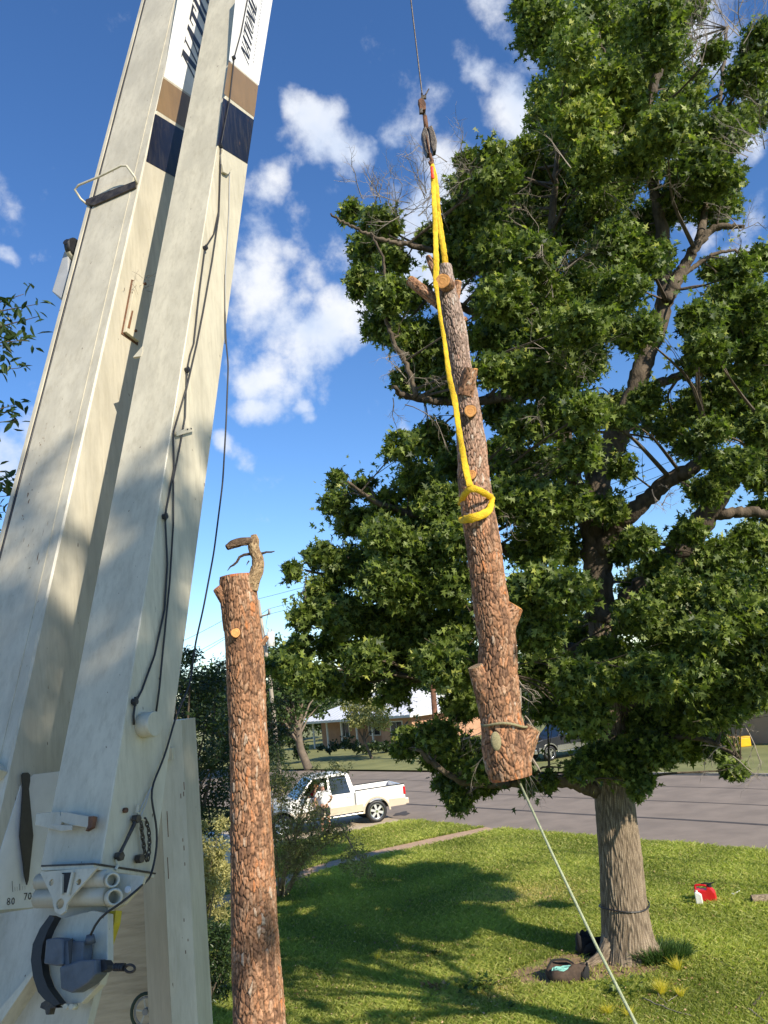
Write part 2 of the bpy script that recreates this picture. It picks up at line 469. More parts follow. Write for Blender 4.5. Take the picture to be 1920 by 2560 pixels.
TANWALL = mat('tan_wall', (0.36, 0.26, 0.16), (0.32, 0.23, 0.14), rough=0.9, scale=2)
ROOFM = mat('white_metal_roof', (0.80, 0.80, 0.80), (0.72, 0.73, 0.74), rough=0.35, scale=2, metal=0.0)
WOODPOLE = mat('grey_pole_wood', (0.42, 0.36, 0.29), (0.3, 0.26, 0.2), rough=0.9, scale=8, stretch=(1, 1, .2))
SKIN = mat('skin', (0.45, 0.24, 0.16), (0.4, 0.2, 0.13), rough=0.55, scale=8)
TSHIRT = mat('white_tshirt', (0.78, 0.77, 0.75), (0.68, 0.67, 0.66), rough=0.9, scale=8, bump=0.3)
REDSHIRT = mat('red_shirt', (0.6, 0.03, 0.025), (0.5, 0.02, 0.02), rough=0.9, scale=8)
SHORTS = mat('dark_shorts', (0.05, 0.05, 0.055), (0.035, 0.035, 0.04), rough=0.9, scale=8)
HAIRM = mat('dark_hair', (0.03, 0.02, 0.015), (0.02, 0.014, 0.01), rough=0.7, scale=30)
BROWNBAG = mat('brown_canvas', (0.085, 0.055, 0.038), (0.045, 0.03, 0.022), rough=0.9, scale=14, bump=0.4)
BLACKBAG = mat('black_fabric', (0.014, 0.014, 0.016), (0.01, 0.01, 0.01), rough=0.9, scale=14, bump=0.4)
TEAL = mat('teal_rope', (0.28, 0.62, 0.52), (0.18, 0.45, 0.4), rough=0.8, scale=30)
SOIL = mat('bare_soil', (0.30, 0.20, 0.11), (0.2, 0.13, 0.075), rough=1, scale=6, bump=0.6, c3=(0.36, 0.27, 0.12))
CARDB = mat('cardboard_brown', (0.42, 0.24, 0.12), (0.3, 0.17, 0.08), rough=0.9, scale=5)
YELPL = mat('yellow_plastic', (0.85, 0.5, 0.01), (0.75, 0.42, 0.01), rough=0.4, scale=4)
GREYM = mat('grey_metal', (0.36, 0.37, 0.38), (0.28, 0.29, 0.3), rough=0.5, scale=4)
WHITEWALL = mat('white_painted_board', (0.62, 0.60, 0.54), (0.5, 0.48, 0.42), rough=0.7, scale=4, bump=0.2)


# ------------------------------------------------------------------ builders
def tag(o, label=None, cat=None, group=None, kind=None):
    if label: o['label'] = label
    if cat: o['category'] = cat
    if group: o['group'] = group
    if kind: o['kind'] = kind
    return o


def empty(name, loc, label, cat, group=None, rz=0.0):
    o = bpy.data.objects.new(name, None)
    COL.objects.link(o)
    o.location = Vector(loc); o.rotation_euler = (0, 0, rz)
    o.empty_display_size = 0.2
    return tag(o, label, cat, group)


def link(name, me, mt, parent=None, smooth=False):
    if mt is not None and not len(me.materials):
        me.materials.append(mt)
    o = bpy.data.objects.new(name, me)
    COL.objects.link(o)
    if parent is not None:
        o.parent = parent
        top = parent
        M = Matrix.Identity(4)
        chain = []
        while top is not None:
            chain.append(top); top = top.parent
        for q in reversed(chain):
            M = M @ local_m(q)
        o.matrix_parent_inverse = M.inverted()
    if smooth:
        me.polygons.foreach_set('use_smooth', [True] * len(me.polygons))
    return o


def local_m(q):
    return q.matrix_parent_inverse @ (Matrix.Translation(q.location) @ q.rotation_euler.to_matrix().to_4x4() @ Matrix.Diagonal((*q.scale, 1)))


class MB:
    """collects shapes; build() links them as one mesh. Coordinates are world ones unless a frame is given."""
    def __init__(self, frame=None):
        self.v = []; self.f = []; self.fr = frame

    def add(self, vs, fs):
        o = len(self.v)
        if self.fr is not None:
            vs = [tuple(self.fr @ Vector(v)) for v in vs]
        self.v += [tuple(float(c) for c in v) for v in vs]
        self.f += [tuple(i + o for i in f) for f in fs]
        return self

    def box(self, c, s, ax=None):
        """c centre, s full size, ax optional 3 unit axes"""
        ax = ax or ((1, 0, 0), (0, 1, 0), (0, 0, 1))
        a, b, d = [np.array(q, float) for q in ax]
        c = np.array(c, float)
        vs = [c + a * s[0] / 2 * i + b * s[1] / 2 * j + d * s[2] / 2 * k for i in (-1, 1) for j in (-1, 1) for k in (-1, 1)]
        return self.add(vs, [(0, 1, 3, 2), (4, 6, 7, 5), (0, 4, 5, 1), (2, 3, 7, 6), (0, 2, 6, 4), (1, 5, 7, 3)])

    def prism(self, pts, ext):
        """planar polygon pts (3D) extruded by vector ext"""
        n = len(pts); e = np.array(ext, float)
        a = [np.array(p, float) for p in pts]
        vs = a + [p + e for p in a]
        fs = [tuple(range(n)), tuple(range(2 * n - 1, n - 1, -1))]
        fs += [(i, i + n, (i + 1) % n + n, (i + 1) % n)[::-1] for i in range(n)]
        return self.add(vs, fs)

    def tube(self, pts, rad, sides=8, caps=True, squash=None):
        pts = [np.array(p, float) for p in pts]
        if not hasattr(rad, '__len__'):
            rad = [rad] * len(pts)
        n = len(pts)
        T = []
        for i in range(n):
            t = pts[min(i + 1, n - 1)] - pts[max(i - 1, 0)]
            T.append(t / (np.linalg.norm(t) + 1e-9))
        ref = np.array([0, 0, 1.0]) if abs(T[0][2]) < 0.9 else np.array([0, 1.0, 0])
        if squash is not None:
            ref = np.array(squash[0], float)
        vs = []
        x = np.cross(T[0], ref); x /= np.linalg.norm(x) + 1e-9
        for i in range(n):
            if squash is not None:
                x = np.cross(T[i], ref); x /= np.linalg.norm(x) + 1e-9
            else:
                x = x - T[i] * (x @ T[i]); x /= np.linalg.norm(x) + 1e-9
            y = np.cross(T[i], x)
            k = squash[1] if squash is not None else None
            for j in range(sides):
                a = 2 * pi * j / sides
                ry = k if k else rad[i]
                vs.append(pts[i] + x * cos(a) * rad[i] + y * sin(a) * ry)
        fs = []
        for i in range(n - 1):
            for j in range(sides):
                k2 = (j + 1) % sides
                fs.append((i * sides + j, i * sides + k2, (i + 1) * sides + k2, (i + 1) * sides + j))
        if caps:
            fs.append(tuple(range(sides))[::-1]); fs.append(tuple((n - 1) * sides + j for j in range(sides)))
        return self.add(vs, fs)

    def disc(self, c, nrm_, r, t=0.01, sides=20, r2=None):
        c = np.array(c, float); nn = np.array(nrm_, float); nn /= np.linalg.norm(nn)
        return self.tube([c - nn * t / 2, c + nn * t / 2], [r, r2 or r], sides)

    def sphere(self, c, r, sx=1, sy=1, sz=1, nu=12, nv=8):
        vs = [(c[0], c[1], c[2] + r * sz)]
        for i in range(1, nv):
            for j in range(nu):
                a = pi * i / nv; b_ = 2 * pi * j / nu
                vs.append((c[0] + r * sx * sin(a) * cos(b_), c[1] + r * sy * sin(a) * sin(b_), c[2] + r * sz * cos(a)))
        vs.append((c[0], c[1], c[2] - r * sz))
        fs = [(0, 1 + j, 1 + (j + 1) % nu) for j in range(nu)]
        for i in range(nv - 2):
            for j in range(nu):
                a = 1 + i * nu
                fs.append((a + j, a + nu + j, a + nu + (j + 1) % nu, a + (j + 1) % nu))
        a = 1 + (nv - 2) * nu
        fs += [(a + j, len(vs) - 1, a + (j + 1) % nu) for j in range(nu)]
        return self.add(vs, fs)

    def build(self, name, mt, parent=None, smooth=False, bevel=0.0, label=None):
        me = bpy.data.meshes.new(name)
        me.from_pydata(self.v, [], self.f)
        me.validate()
        bm = bmesh.new(); bm.from_mesh(me)
        bmesh.ops.recalc_face_normals(bm, faces=bm.faces)
        bm.to_mesh(me); bm.free()
        o = link(name, me, mt, parent, smooth)
        if smooth:
            for p_ in me.polygons:
                if len(p_.vertices) > 4: p_.use_smooth = False
        if bevel:
            md = o.modifiers.new('bevel', 'BEVEL'); md.width = bevel; md.segments = 2; md.limit_method = 'ANGLE'
        if label: o['label'] = label
        return o


def np_mesh(name, verts, faces, mt, parent=None, attrs=None, smooth=False, fsize=3):
    verts = np.asarray(verts, np.float32); faces = np.asarray(faces, np.int32)
    me = bpy.data.meshes.new(name)
    nf = len(faces)
    me.vertices.add(len(verts)); me.vertices.foreach_set('co', verts.ravel())
    me.loops.add(nf * fsize); me.loops.foreach_set('vertex_index', faces.ravel())
    me.polygons.add(nf)
    me.polygons.foreach_set('loop_start', np.arange(0, nf * fsize, fsize, dtype=np.int32))
    me.polygons.foreach_set('loop_total', np.full(nf, fsize, np.int32))
    if smooth:
        me.polygons.foreach_set('use_smooth', np.ones(nf, bool))
    me.update(calc_edges=True)
    for k, a in (attrs or {}).items():
        at = me.attributes.new(k, 'FLOAT', 'POINT'); at.data.foreach_set('value', np.asarray(a, np.float32))
    return link(name, me, mt, parent)


# ---- leaves
def star_leaf():
    tips = [(-0.42, 0.02), (-0.50, 0.50), (0, 1.0), (0.50, 0.50), (0.42, 0.02)]
    notch = [(-0.16, 0.26), (-0.15, 0.48), (0.15, 0.48), (0.16, 0.26)]
    pts = [(0, -0.02)]
    for i, t_ in enumerate(tips):
        pts.append(t_)
        if i < 4: pts.append(notch[i])
    v = [(x, y, 0.10 * abs(x) - 0.12 * y * y) for x, y in pts]
    c = len(v); v.append((0, 0.33, -0.03))
    f = [(c, i, (i + 1) % c) for i in range(c)]
    return np.array(v), np.array(f)


def oval_leaf():
    v = [(0, 0, 0), (-0.17, 0.35, 0.05), (0, 0.38, -0.02), (0.17, 0.35, 0.05), (-0.12, 0.7, 0.0), (0, 1, -0.12), (0.12, 0.7, 0)]
    f = [(0, 2, 1), (0, 3, 2), (1, 2, 4), (2, 3, 6), (2, 5, 4), (2, 6, 5)]
    return np.array(v), np.array(f)


def quad_leaf():
    v = [(0, 0, 0), (-0.3, 0.5, 0.08), (0.3, 0.5, -0.04), (0, 1, 0)]
    f = [(0, 2, 1), (1, 2, 3)]
    return np.array(v), np.array(f)


STAR, OVAL, QUAD = star_leaf(), oval_leaf(), quad_leaf()


def leaf_frames(n, rng, up=0.75, droop=0.3):
    nn = rng.normal(size=(n, 3)); nn /= np.linalg.norm(nn, axis=1)[:, None]
    nn[:, 2] += up; nn /= np.linalg.norm(nn, axis=1)[:, None]
    y = rng.normal(size=(n, 3)); y[:, 2] -= droop
    y -= nn * (y * nn).sum(1)[:, None]; y /= np.linalg.norm(y, axis=1)[:, None]
    x = np.cross(y, nn)
    return x, y, nn


def leaf_cloud(name, pos, size, tmpl, mt, parent, rng, up=0.75, droop=0.3, tint=None, kind='stuff', fr=None):
    tv, tf = tmpl
    n = len(pos)
    x, y, z = fr if fr is not None else leaf_frames(n, rng, up, droop)
    V = pos[:, None, :] + size[:, None, None] * (tv[None, :, 0:1] * x[:, None, :] + tv[None, :, 1:2] * y[:, None, :] + tv[None, :, 2:3] * z[:, None, :])
    Fc = tf[None] + (np.arange(n) * len(tv))[:, None, None]
    if tint is None: tint = rng.random(n)
    o = np_mesh(name, V.reshape(-1, 3), Fc.reshape(-1, 3), mt, parent, {'tint': np.repeat(tint, len(tv))})
    if kind: o['kind'] = kind
    return o


def clump_points(c, r, n, rng, squash=0.8):
    """points in a ball, denser near its skin, broken into sub-clusters so that holes stay"""
    k = max(3, n // 11)
    sub = rng.normal(size=(k, 3)); sub /= np.linalg.norm(sub, axis=1)[:, None]
    sub *= (rng.random(k) ** 0.42)[:, None] * r
    idx = rng.integers(0, k, n)
    p = sub[idx] + rng.normal(size=(n, 3)) * r * 0.17
    p[:, 2] *= squash
    return p + np.asarray(c)


_LEAFM = {}


def single_leaves(parent, pos, size, fr, tint, tmpl, mt, nm='leaf'):
    """the leaves that show largest, each an object sharing one of eight leaf meshes"""
    tv, tf = tmpl
    ms = _LEAFM.get(mt.name)
    if ms is None:
        ms = []
        for k in range(8):
            me = bpy.data.meshes.new('leaf_blade')
            me.from_pydata([tuple(v) for v in tv], [], [tuple(int(i) for i in f) for f in tf])
            at = me.attributes.new('tint', 'FLOAT', 'POINT'); at.data.foreach_set('value', np.full(len(tv), (k + 0.5) / 8, np.float32))
            me.materials.append(mt); ms.append(me)
        _LEAFM[mt.name] = ms
    x, y, z = fr
    pi_ = Matrix.Translation(parent.location).inverted()
    for i in range(len(pos)):
        o = bpy.data.objects.new(nm, ms[min(7, int(tint[i] * 8))])
        COL.objects.link(o); o.parent = parent
        M = Matrix(((x[i][0], y[i][0], z[i][0], 0), (x[i][1], y[i][1], z[i][1], 0), (x[i][2], y[i][2], z[i][2], 0), (0, 0, 0, 1)))
        o.matrix_basis = pi_ @ (Matrix.Translation(Vector(pos[i])) @ M @ Matrix.Scale(float(size[i]), 4))


# ---- bark
def worley(u, v, per, cu, cv, rng):
    """periodic-in-u cellular pattern; returns F1, F2, cell random"""
    nu = max(3, int(round(per / cu))); cu = per / nu
    v0 = v.min() - cv; nv = int((v.max() - v0) / cv) + 3
    ju = rng.random((nu, nv)); jv = rng.random((nu, nv)); rr = rng.random((nu, nv))
    iu = np.floor(u / cu).astype(int); iv = np.floor((v - v0) / cv).astype(int)
    F1 = np.full(u.shape, 9.0); F2 = np.full(u.shape, 9.0); cell = np.zeros(u.shape)
    for a in (-1, 0, 1):
        for b in (-1, 0, 1):
            gu = (iu + a); gv = np.clip(iv + b, 0, nv - 1)
            g = gu % nu
            du = u / cu - (gu + 0.1 + 0.8 * ju[g, gv]); dv = (v - v0) / cv - (gv + 0.1 + 0.8 * jv[g, gv])
            d = np.sqrt(du * du + dv * dv)
            m1 = d < F1
            F2 = np.where(m1, F1, np.minimum(F2, d))
            cell = np.where(m1, rr[g, gv], cell)
            F1 = np.where(m1, d, F1)
    return F1, F2, cell


def smooth_path(pts, rad, n):
    pts = np.array(pts, float); rad = np.array(rad, float)
    s = np.concatenate([[0], np.cumsum(np.linalg.norm(np.diff(pts, axis=0), axis=1))])
    t = np.linspace(0, s[-1], n)
    k = max(1, int(n / len(pts) * 0.45)); ker = np.hanning(2 * k + 3)[1:-1]; ker /= ker.sum()
    out = []
    for c in list(pts.T) + [rad]:
        q = np.interp(t, s, c)
        qp = np.concatenate([2 * q[0] - q[k:0:-1], q, 2 * q[-1] - q[-2:-k - 2:-1]])
        out.append(np.convolve(qp, ker, 'valid')[:n])
    return np.array(out[:3]).T, out[3], t


def bark_tube(name, pts, rad, mt, parent, rng, nu=120, dz=0.02, cu=0.05, cv=0.11, depth=0.014, warp=0.35, lump=0.03, crackw=0.16, step=0.5, aged=False):
    L = np.linalg.norm(np.diff(np.array(pts, float), axis=0), axis=1).sum()
    n = max(6, int(L / dz))
    Pc, Rc, t = smooth_path(pts, rad, n)
    T = np.gradient(Pc, axis=0); T /= np.linalg.norm(T, axis=1)[:, None]
    ref = np.array([0, 1.0, 0]) if abs(T[0][1]) < 0.8 else np.array([0, 0, 1.0])
    X = np.cross(T, ref); X /= np.linalg.norm(X, axis=1)[:, None]
    Yv = np.cross(T, X)
    th = np.linspace(0, 2 * pi, nu, endpoint=False)
    TH, TT = np.meshgrid(th, t)
    rm = float(np.mean(rad)); per = 2 * pi * rm
    ph = rng.random(6) * 6.28
    wu = warp * cu * (np.sin(TT / cv * 0.9 + ph[0] + 2 * np.sin(TH * 2 + ph[1])) + 0.6 * np.sin(TT / cv * 2.3 + TH * 3 + ph[2]))
    wv = warp * cv * (np.sin(TH * 5 + ph[3]) + 0.7 * np.sin(TH * 11 + ph[4] + TT * 3))
    F1, F2, cell = worley((TH / (2 * pi) * per + wu) % per, TT + wv, per, cu, cv, rng)
    e = np.clip((F2 - F1) / crackw, 0, 1); e = e * e * (3 - 2 * e)
    G1, G2, c2 = worley((TH / (2 * pi) * per + wu) % per, TT + wv, per, cu * 2.6, cv * 2.4, rng)
    e2 = np.clip((G2 - G1) / .11, 0, 1); e2 = e2 * e2 * (3 - 2 * e2)
    lum = lump * (np.sin(TH * 2 + TT * 1.3 + ph[5]) * 0.5 + np.sin(TH * 3 - TT * 2.1 + ph[0]) * 0.35 + np.sin(TT * 5.1 + ph[1] + TH) * 0.25)
    Rr = Rc[:, None] * (1 + lum) + depth * (e - 0.6) + depth * step * (cell - 0.5) * e - depth * .5 * (1 - e2)
    e = e * (.5 + .5 * e2)
    V = Pc[:, None, :] + Rr[:, :, None] * (np.cos(TH)[:, :, None] * X[:, None, :] + np.sin(TH)[:, :, None] * Yv[:, None, :])
    i = np.arange(n - 1)[:, None] * nu; j = np.arange(nu)[None]; j2 = (j + 1) % nu
    Fq = np.stack([i + j, i + j2, i + nu + j2, i + nu + j], -1).reshape(-1, 4)
    low = .5 + .25 * np.sin(TH * 2 + TT * 1.9 + ph[2]) + .25 * np.sin(TT * 4.3 - TH + ph[3])
    cellv = np.clip(cell * 0.46 + c2 * 0.30 + low * 0.24 + np.where(cell > .97, .3, 0), 0, 1)
    age = np.clip(1 - TT / TT.max() / .62, 0, 1) if aged else np.zeros_like(TT)
    o = np_mesh(name, V.reshape(-1, 3), Fq, mt, parent, {'cell': cellv.ravel(), 'crack': (1 - e).ravel() * 0.92, 'age': age.ravel()}, smooth=True, fsize=4)
    return o, (Pc, Rc, T, X, Yv)


def cut_disc(name, c, nrm_, r, mt, parent, t=0.02, sides=28, irr=0.06):
    """sawn face, slightly irregular, with annual rings recessed as real steps"""
    c = np.array(c, float); nn = np.array(nrm_, float); nn /= np.linalg.norm(nn)
    ref = np.array([0, 0, 1.0]) if abs(nn[2]) < 0.9 else np.array([1.0, 0, 0])
    x = np.cross(nn, ref); x /= np.linalg.norm(x); y = np.cross(nn, x)
    rr = [1 + irr * (sin(3 * a + r * 50) * 0.6 + sin(5 * a + 1 + r * 90) * 0.4) for a in np.linspace(0, 2 * pi, sides, endpoint=False)]
    mb = MB(); rings = [1.0, 0.985, 0.8, 0.6, 0.4, 0.2]; hh = [-t, 0, 0.002, 0.0, 0.002, 0.0]
    vs = []
    for q, h_ in zip(rings, hh):
        for k in range(sides):
            a = 2 * pi * k / sides
            vs.append(c + (x * cos(a) + y * sin(a)) * r * q * rr[k] + nn * h_)
    vs.append(c)
    fs = []
    for i in range(len(rings) - 1):
        for k in range(sides):
            k2 = (k + 1) % sides
            fs.append((i * sides + k, i * sides + k2, (i + 1) * sides + k2, (i + 1) * sides + k))
    b = (len(rings) - 1) * sides
    fs += [(b + k, b + (k + 1) % sides, len(vs) - 1) for k in range(sides)]
    mb.add(vs, fs)
    return mb.build(name, mt, parent)


# ==================================================================== GROUND
RE = np.array([0.645, -0.764]); RM = np.array([0.764, 0.645])       # along / across the street
NEAR_B, FAR_B = 21.05, 32.9


def Q(a, b, z=0.0):
    p_ = RE * a + RM * b
    return (p_[0], p_[1], z)


def sheet(name, polys, z, mt, kind='structure', label=None):
    mb = MB()
    for pl in polys:
        mb.add([(p_[0], p_[1], z) for p_ in pl], [tuple(range(len(pl)))])
    o = mb.build(name, mt)
    me = o.data
    for p_ in me.polygons:
        if p_.normal.z < 0: p_.flip()
    return tag(o, label, None, None, kind)


sheet('ground', [[(-900, -400), (900, -400), (900, 1500), (-900, 1500)]], -0.20, DRY)
A0, A1 = -140, 90
sheet('road', [[Q(A0, NEAR_B - .1)[:2], Q(A1, NEAR_B - .1)[:2], Q(A1, FAR_B)[:2], Q(A0, FAR_B)[:2]]], -0.08, ASPHALT)
# near lawn, edge bows out towards the driveway apron
lawn_poly = [(-60, -12), Q(32.9, NEAR_B - 0.15)[:2], (2.5, 29.05), (0.15, 32.2), (-0.6, 32.45), (-1.3, 32.15), (-2.4, 31.6), (-4.5, 30.5), (-13, 26.3), (-60, 2)]
sheet('lawn', [lawn_poly], 0.0, LAWN)
sheet('far_lawn', [[Q(A0, FAR_B + 0.15)[:2], Q(A1, FAR_B + 0.15)[:2], Q(A1, 400)[:2], Q(A0, 400)[:2]]], 0.0, DRY)
# driveway apron where the truck stands and the crane's concrete pad
sheet('driveway', [[(-0.4, 32.6), (-1.3, 32.2), (-2.4, 31.65), (-4.5, 30.55), (-13, 26.35), (-60, 2.1), (-60, 9), (-15.5, 31), (-7.2, 35.5), (-3.8, 38.4), (-2.0, 35.6)]], 0.006, CONCRETE)
sheet('concrete_pad', [[(-14, 24.5), (-6.4, 24.5), (-5.2, 13.5), (-3.9, 11), (-2.6, 9), (-2.0, 6), (0.5, 3), (2.5, -6), (-14, -6)]], 0.006, CONCRETE)
# garden path: narrow strip of bare reddish earth, slightly sunk edges of grass
pp = [(695, 2210), (759, 2187), (851, 2158), (978, 2128), (1110, 2098), (1228, 2074)]
cen = [G(*q)[:2] for q in pp]
cen = [cen[0] + (cen[0] - cen[2]) * 1.2] + cen
cen[-1] = np.array(cen[-1]) + (np.array(cen[-1]) - np.array(cen[-2])) * 0.03
lf, rt = [], []
for i, c in enumerate(cen):
    d = np.array(cen[min(i + 1, len(cen) - 1)]) - np.array(cen[max(i - 1, 0)]); d /= np.linalg.norm(d)
    n_ = np.array([-d[1], d[0]]); w_ = 0.45 + 0.03 * sin(i * 2.1)
    lf.append(tuple(c + n_ * w_)); rt.append(tuple(c - n_ * w_))
sheet('path', [[lf[i], lf[i + 1], rt[i + 1], rt[i]] for i in range(len(cen) - 1)], 0.03, PATHM)
PATHC = np.array(cen)
# bare soil round the sweetgum's base and a worn straw patch
def blot(name, c, rx, ry, z, mt, seed):
    r_ = random.Random(seed); n = 40
    pts = []
    for k in range(n):
        a = 2 * pi * k / n
        q = 1 + 0.16 * sin(3 * a + seed) + 0.12 * sin(5 * a + 2 * seed) + 0.06 * r_.uniform(-1, 1)
        pts.append((c[0] + rx * q * cos(a), c[1] + ry * q * sin(a)))
    sheet(name, [pts], z, mt)


STRAW = mat('straw_patch', (0.42, 0.30, 0.13), (0.26, 0.22, 0.07), rough=1, scale=7, bump=0.6, c3=(0.14, 0.18, 0.04))
tb = G(1570, 2392)
blot('bare_soil', (tb[0] - 0.75, tb[1] - 0.35), 1.35, 0.75, 0.010, SOIL, 3)
# kerbs: concrete sections with open joints, each section a kerb_stone
def kerb(name, a0, a1, b, step=3.0):
    k0 = None
    for i in range(int((a1 - a0) / step)):
        s0 = a0 + i * step + 0.012; s1 = a0 + (i + 1) * step - 0.012
        c = Q((s0 + s1) / 2, b)
        mb = MB()
        mb.box((c[0], c[1], -0.055), (s1 - s0, 0.16, 0.15), ((RE[0], RE[1], 0), (RM[0], RM[1], 0), (0, 0, 1)))
        o = mb.build('kerb', KERB)
        o['kind'] = 'structure'


kerb('kerb', -26, 40, FAR_B + 0.08)
kerb('kerb', 2.0, 20, NEAR_B - 0.08)
# asphalt seams / repair lines as thin sheets proud of the road
SEAM = mat('tar_seam', (0.085, 0.075, 0.065), (0.06, 0.05, 0.045), rough=0.8, scale=6)
for k, (b0, w_) in enumerate(((24.1, 0.14), (27.0, 0.07), (30.0, 0.05))):
    pts = []
    r_ = random.Random(k)
    aa = np.linspace(-60, 40, 60)
    up = [Q(a, b0 + 0.05 * sin(a * 0.7 + k) + w_ * (0.5 + 0.2 * r_.random()))[:2] for a in aa]
    dn = [Q(a, b0 + 0.05 * sin(a * 0.7 + k) - w_ * (0.5 + 0.2 * r_.random()))[:2] for a in aa]
    sheet('road_seam', [[up[i], up[i + 1], dn[i + 1], dn[i]] for i in range(59)], -0.074, SEAM)


# grass blades over the lawn
def inside(px_, py_, poly):
    c = np.zeros(px_.shape, bool); n = len(poly); j = n - 1
    for i in range(n):
        xi, yi = poly[i]; xj, yj = poly[j]
        t_ = ((yi > py_) != (yj > py_)) & (px_ < (xj - xi) * (py_ - yi) / ((yj - yi) + 1e-12) + xi)
        c ^= t_; j = i
    return c


def wavy(x, y):
    return np.sin(x * 1.3 + 1.7 * np.sin(y * 0.7)) * np.sin(y * 1.1 + 1.3 * np.sin(x * 0.9 + 2))


def grass(n, rng):
    # density falls with distance: sample in distance
    u = rng.random(n * 3)
    yy = 10.0 + 23.5 * u ** 1.35
    xx = (rng.random(n * 3) - 0.5) * (yy * 1.15 + 2) - 0.04 * yy
    ok = inside(xx, yy, lawn_poly) & (xx > -4.9 + 0 * yy)
    pad = [(-14, 24.5), (-6.4, 24.5), (-5.2, 13.5), (-3.9, 11), (-2.6, 9), (-2.0, 6)]
    ok &= ~inside(xx, yy, pad + [(-14, 5)])
    # not on the path, not inside the soil blot
    for i in range(len(PATHC) - 1):
        a, b = PATHC[i], PATHC[i + 1]; d = b - a; L2 = d @ d
        t_ = np.clip(((xx - a[0]) * d[0] + (yy - a[1]) * d[1]) / L2, 0, 1)
        dist = np.hypot(xx - a[0] - t_ * d[0], yy - a[1] - t_ * d[1])
        ok &= dist > 0.42
    es = np.hypot((xx - tb[0] + 0.75) / 1.35, (yy - tb[1] + 0.35) / 0.75)
    ok &= (es > 1.0) | (rng.random(len(xx)) < 0.12)
    xx, yy = xx[ok][:n], yy[ok][:n]
    n = len(xx)
    ww = wavy(xx, yy)
    sc_ = G(1310, 2235)
    straw = np.exp(-(((xx - sc_[0]) / 1.15) ** 2 + ((yy - sc_[1]) / .8) ** 2) * 1.0) + 0.6 * np.exp(-(((xx - 0.7) / .6) ** 2 + ((yy - 14.6) / .6) ** 2))
    h = (0.05 + 0.04 * rng.random(n)) * (1 + 0.35 * ww) * (0.75 + 0.02 * yy) * (1 - 0.55 * np.clip(straw, 0, 1))
    w = 0.0042 + 0.0006 * (yy - 10)
    a = rng.random(n) * 2 * pi
    dx, dy = np.cos(a), np.sin(a)
    lean = rng.normal(size=(n, 2)) * 0.5
    V = np.zeros((n, 4, 3))
    V[:, 0] = np.stack([xx - dx * w, yy - dy * w, np.full(n, 0.0)], 1)
    V[:, 1] = np.stack([xx + dx * w, yy + dy * w, np.full(n, 0.0)], 1)
    V[:, 2] = np.stack([xx + dx * w * .7 + lean[:, 0] * h * .5, yy + dy * w * .7 + lean[:, 1] * h * .5, h * 0.65], 1)
    V[:, 3] = np.stack([xx + lean[:, 0] * h * 1.3, yy + lean[:, 1] * h * 1.3, h], 1)
    Fc = np.array([[0, 1, 2], [0, 2, 3]])[None] + (np.arange(n) * 4)[:, None, None]
    tint = np.clip(0.42 + 0.28 * ww + 0.25 * rng.normal(size=n) * 0.7 + 0.03 * wavy(xx * 4, yy * 4), 0, 0.9)
    tint = np.where(rng.random(n) < 0.05 + 0.85 * np.clip(straw, 0, 1), 0.97 + 0.03 * rng.random(n), tint)
    o = np_mesh('grass', V.reshape(-1, 3), Fc.reshape(-1, 3), BLADE, None, {'tint': np.repeat(tint, 4)})
    tag(o, 'short green lawn grass around the sweetgum', 'grass', None, 'stuff')


grass(430000, np.random.default_rng(5))


# ==================================================================== CRANE
dv = ray(998, -2436); BD = dv / np.linalg.norm(dv)              # boom direction, 72 degrees up
BS = np.cross(BD, [0, 0, 1.0]); BS /= np.linalg.norm(BS)        # boom's right side
if BS[0] < 0: BS = -BS
BT = np.cross(BD, BS)
if BT[1] < 0: BT = -BT                                          # away from the camera
ORG = CC


def pc(s, t, d):
    """point from boom frame"""
    return ORG + BS * s + BT * t + BD * d


def bearing(x, y):
    v = ray(x, y); return (v @ BS) / (v @ BT)


B5, B4, B6 = bearing(426, 1089), bearing(298, 1162), bearing(527, 1100)
B3, B0, B1 = bearing(206, 1098), bearing(46, 1158), bearing(75, 1100)
T5 = 3.75
S5 = T5 * B5
T6 = S5 / B6                       # E face is the plane s = S5, from T5 back to T6
S4 = T5 * B4
T3 = T5 + 0.02
S3 = T3 * B3
S0 = T3 * B0
S1 = T3 * B1
TB = T3 + 0.62                     # rear of the boom section


def hit_s(x, y, s):                # pixel on a side plane
    v = ray(x, y); return ORG + v * (s / (v @ BS))


def hit_t(x, y, t):
    v = ray(x, y); return ORG + v * (t / (v @ BT))


def co(p_):
    v = np.asarray(p_) - ORG; return v @ BS, v @ BT, v @ BD


def plate_t(px_, t, th):           # plate parallel to the boom's upper face, thickness towards the camera
    return [hit_t(x, y, t) for x, y in px_], -BT * th


crane = empty('truck_crane', (-2.2, 3.2, 0.0), 'cream white truck crane with telescopic boom and stowed jib', 'crane')
d_lo = co(hit_t(10, 2700, T3))[2] - 0.6
d_hi = 12.0
# --- boom: box with folded corners and rolled left edge
def boom_section():
    W = S3 - S0
    prof = [(S3, T3 + 0.012), (S3 - 0.012, T3), (S1 + 0.016, T3), (S1 + 0.010, T3 + 0.012), (S1 - 0.008, T3 + 0.012), (S1 - 0.014, T3 - 0.004), (S0 + 0.01, T3 - 0.004), (S0, T3 + 0.008),
            (S0, TB - 0.05), (S0 + 0.05, TB), (S3 - 0.05, TB), (S3, TB - 0.05)]
    mb = MB(); n = len(prof); vs = []
    for d in (d_lo, d_hi):
        vs += [pc(s, t, d) for s, t in prof]
    fs = [(i, (i + 1) % n, n + (i + 1) % n, n + i) for i in range(n)] + [tuple(range(n))[::-1], tuple(range(n, 2 * n))]
    mb.add(vs, fs)
    return mb.build('boom', PAINT, crane)


boom = boom_section()
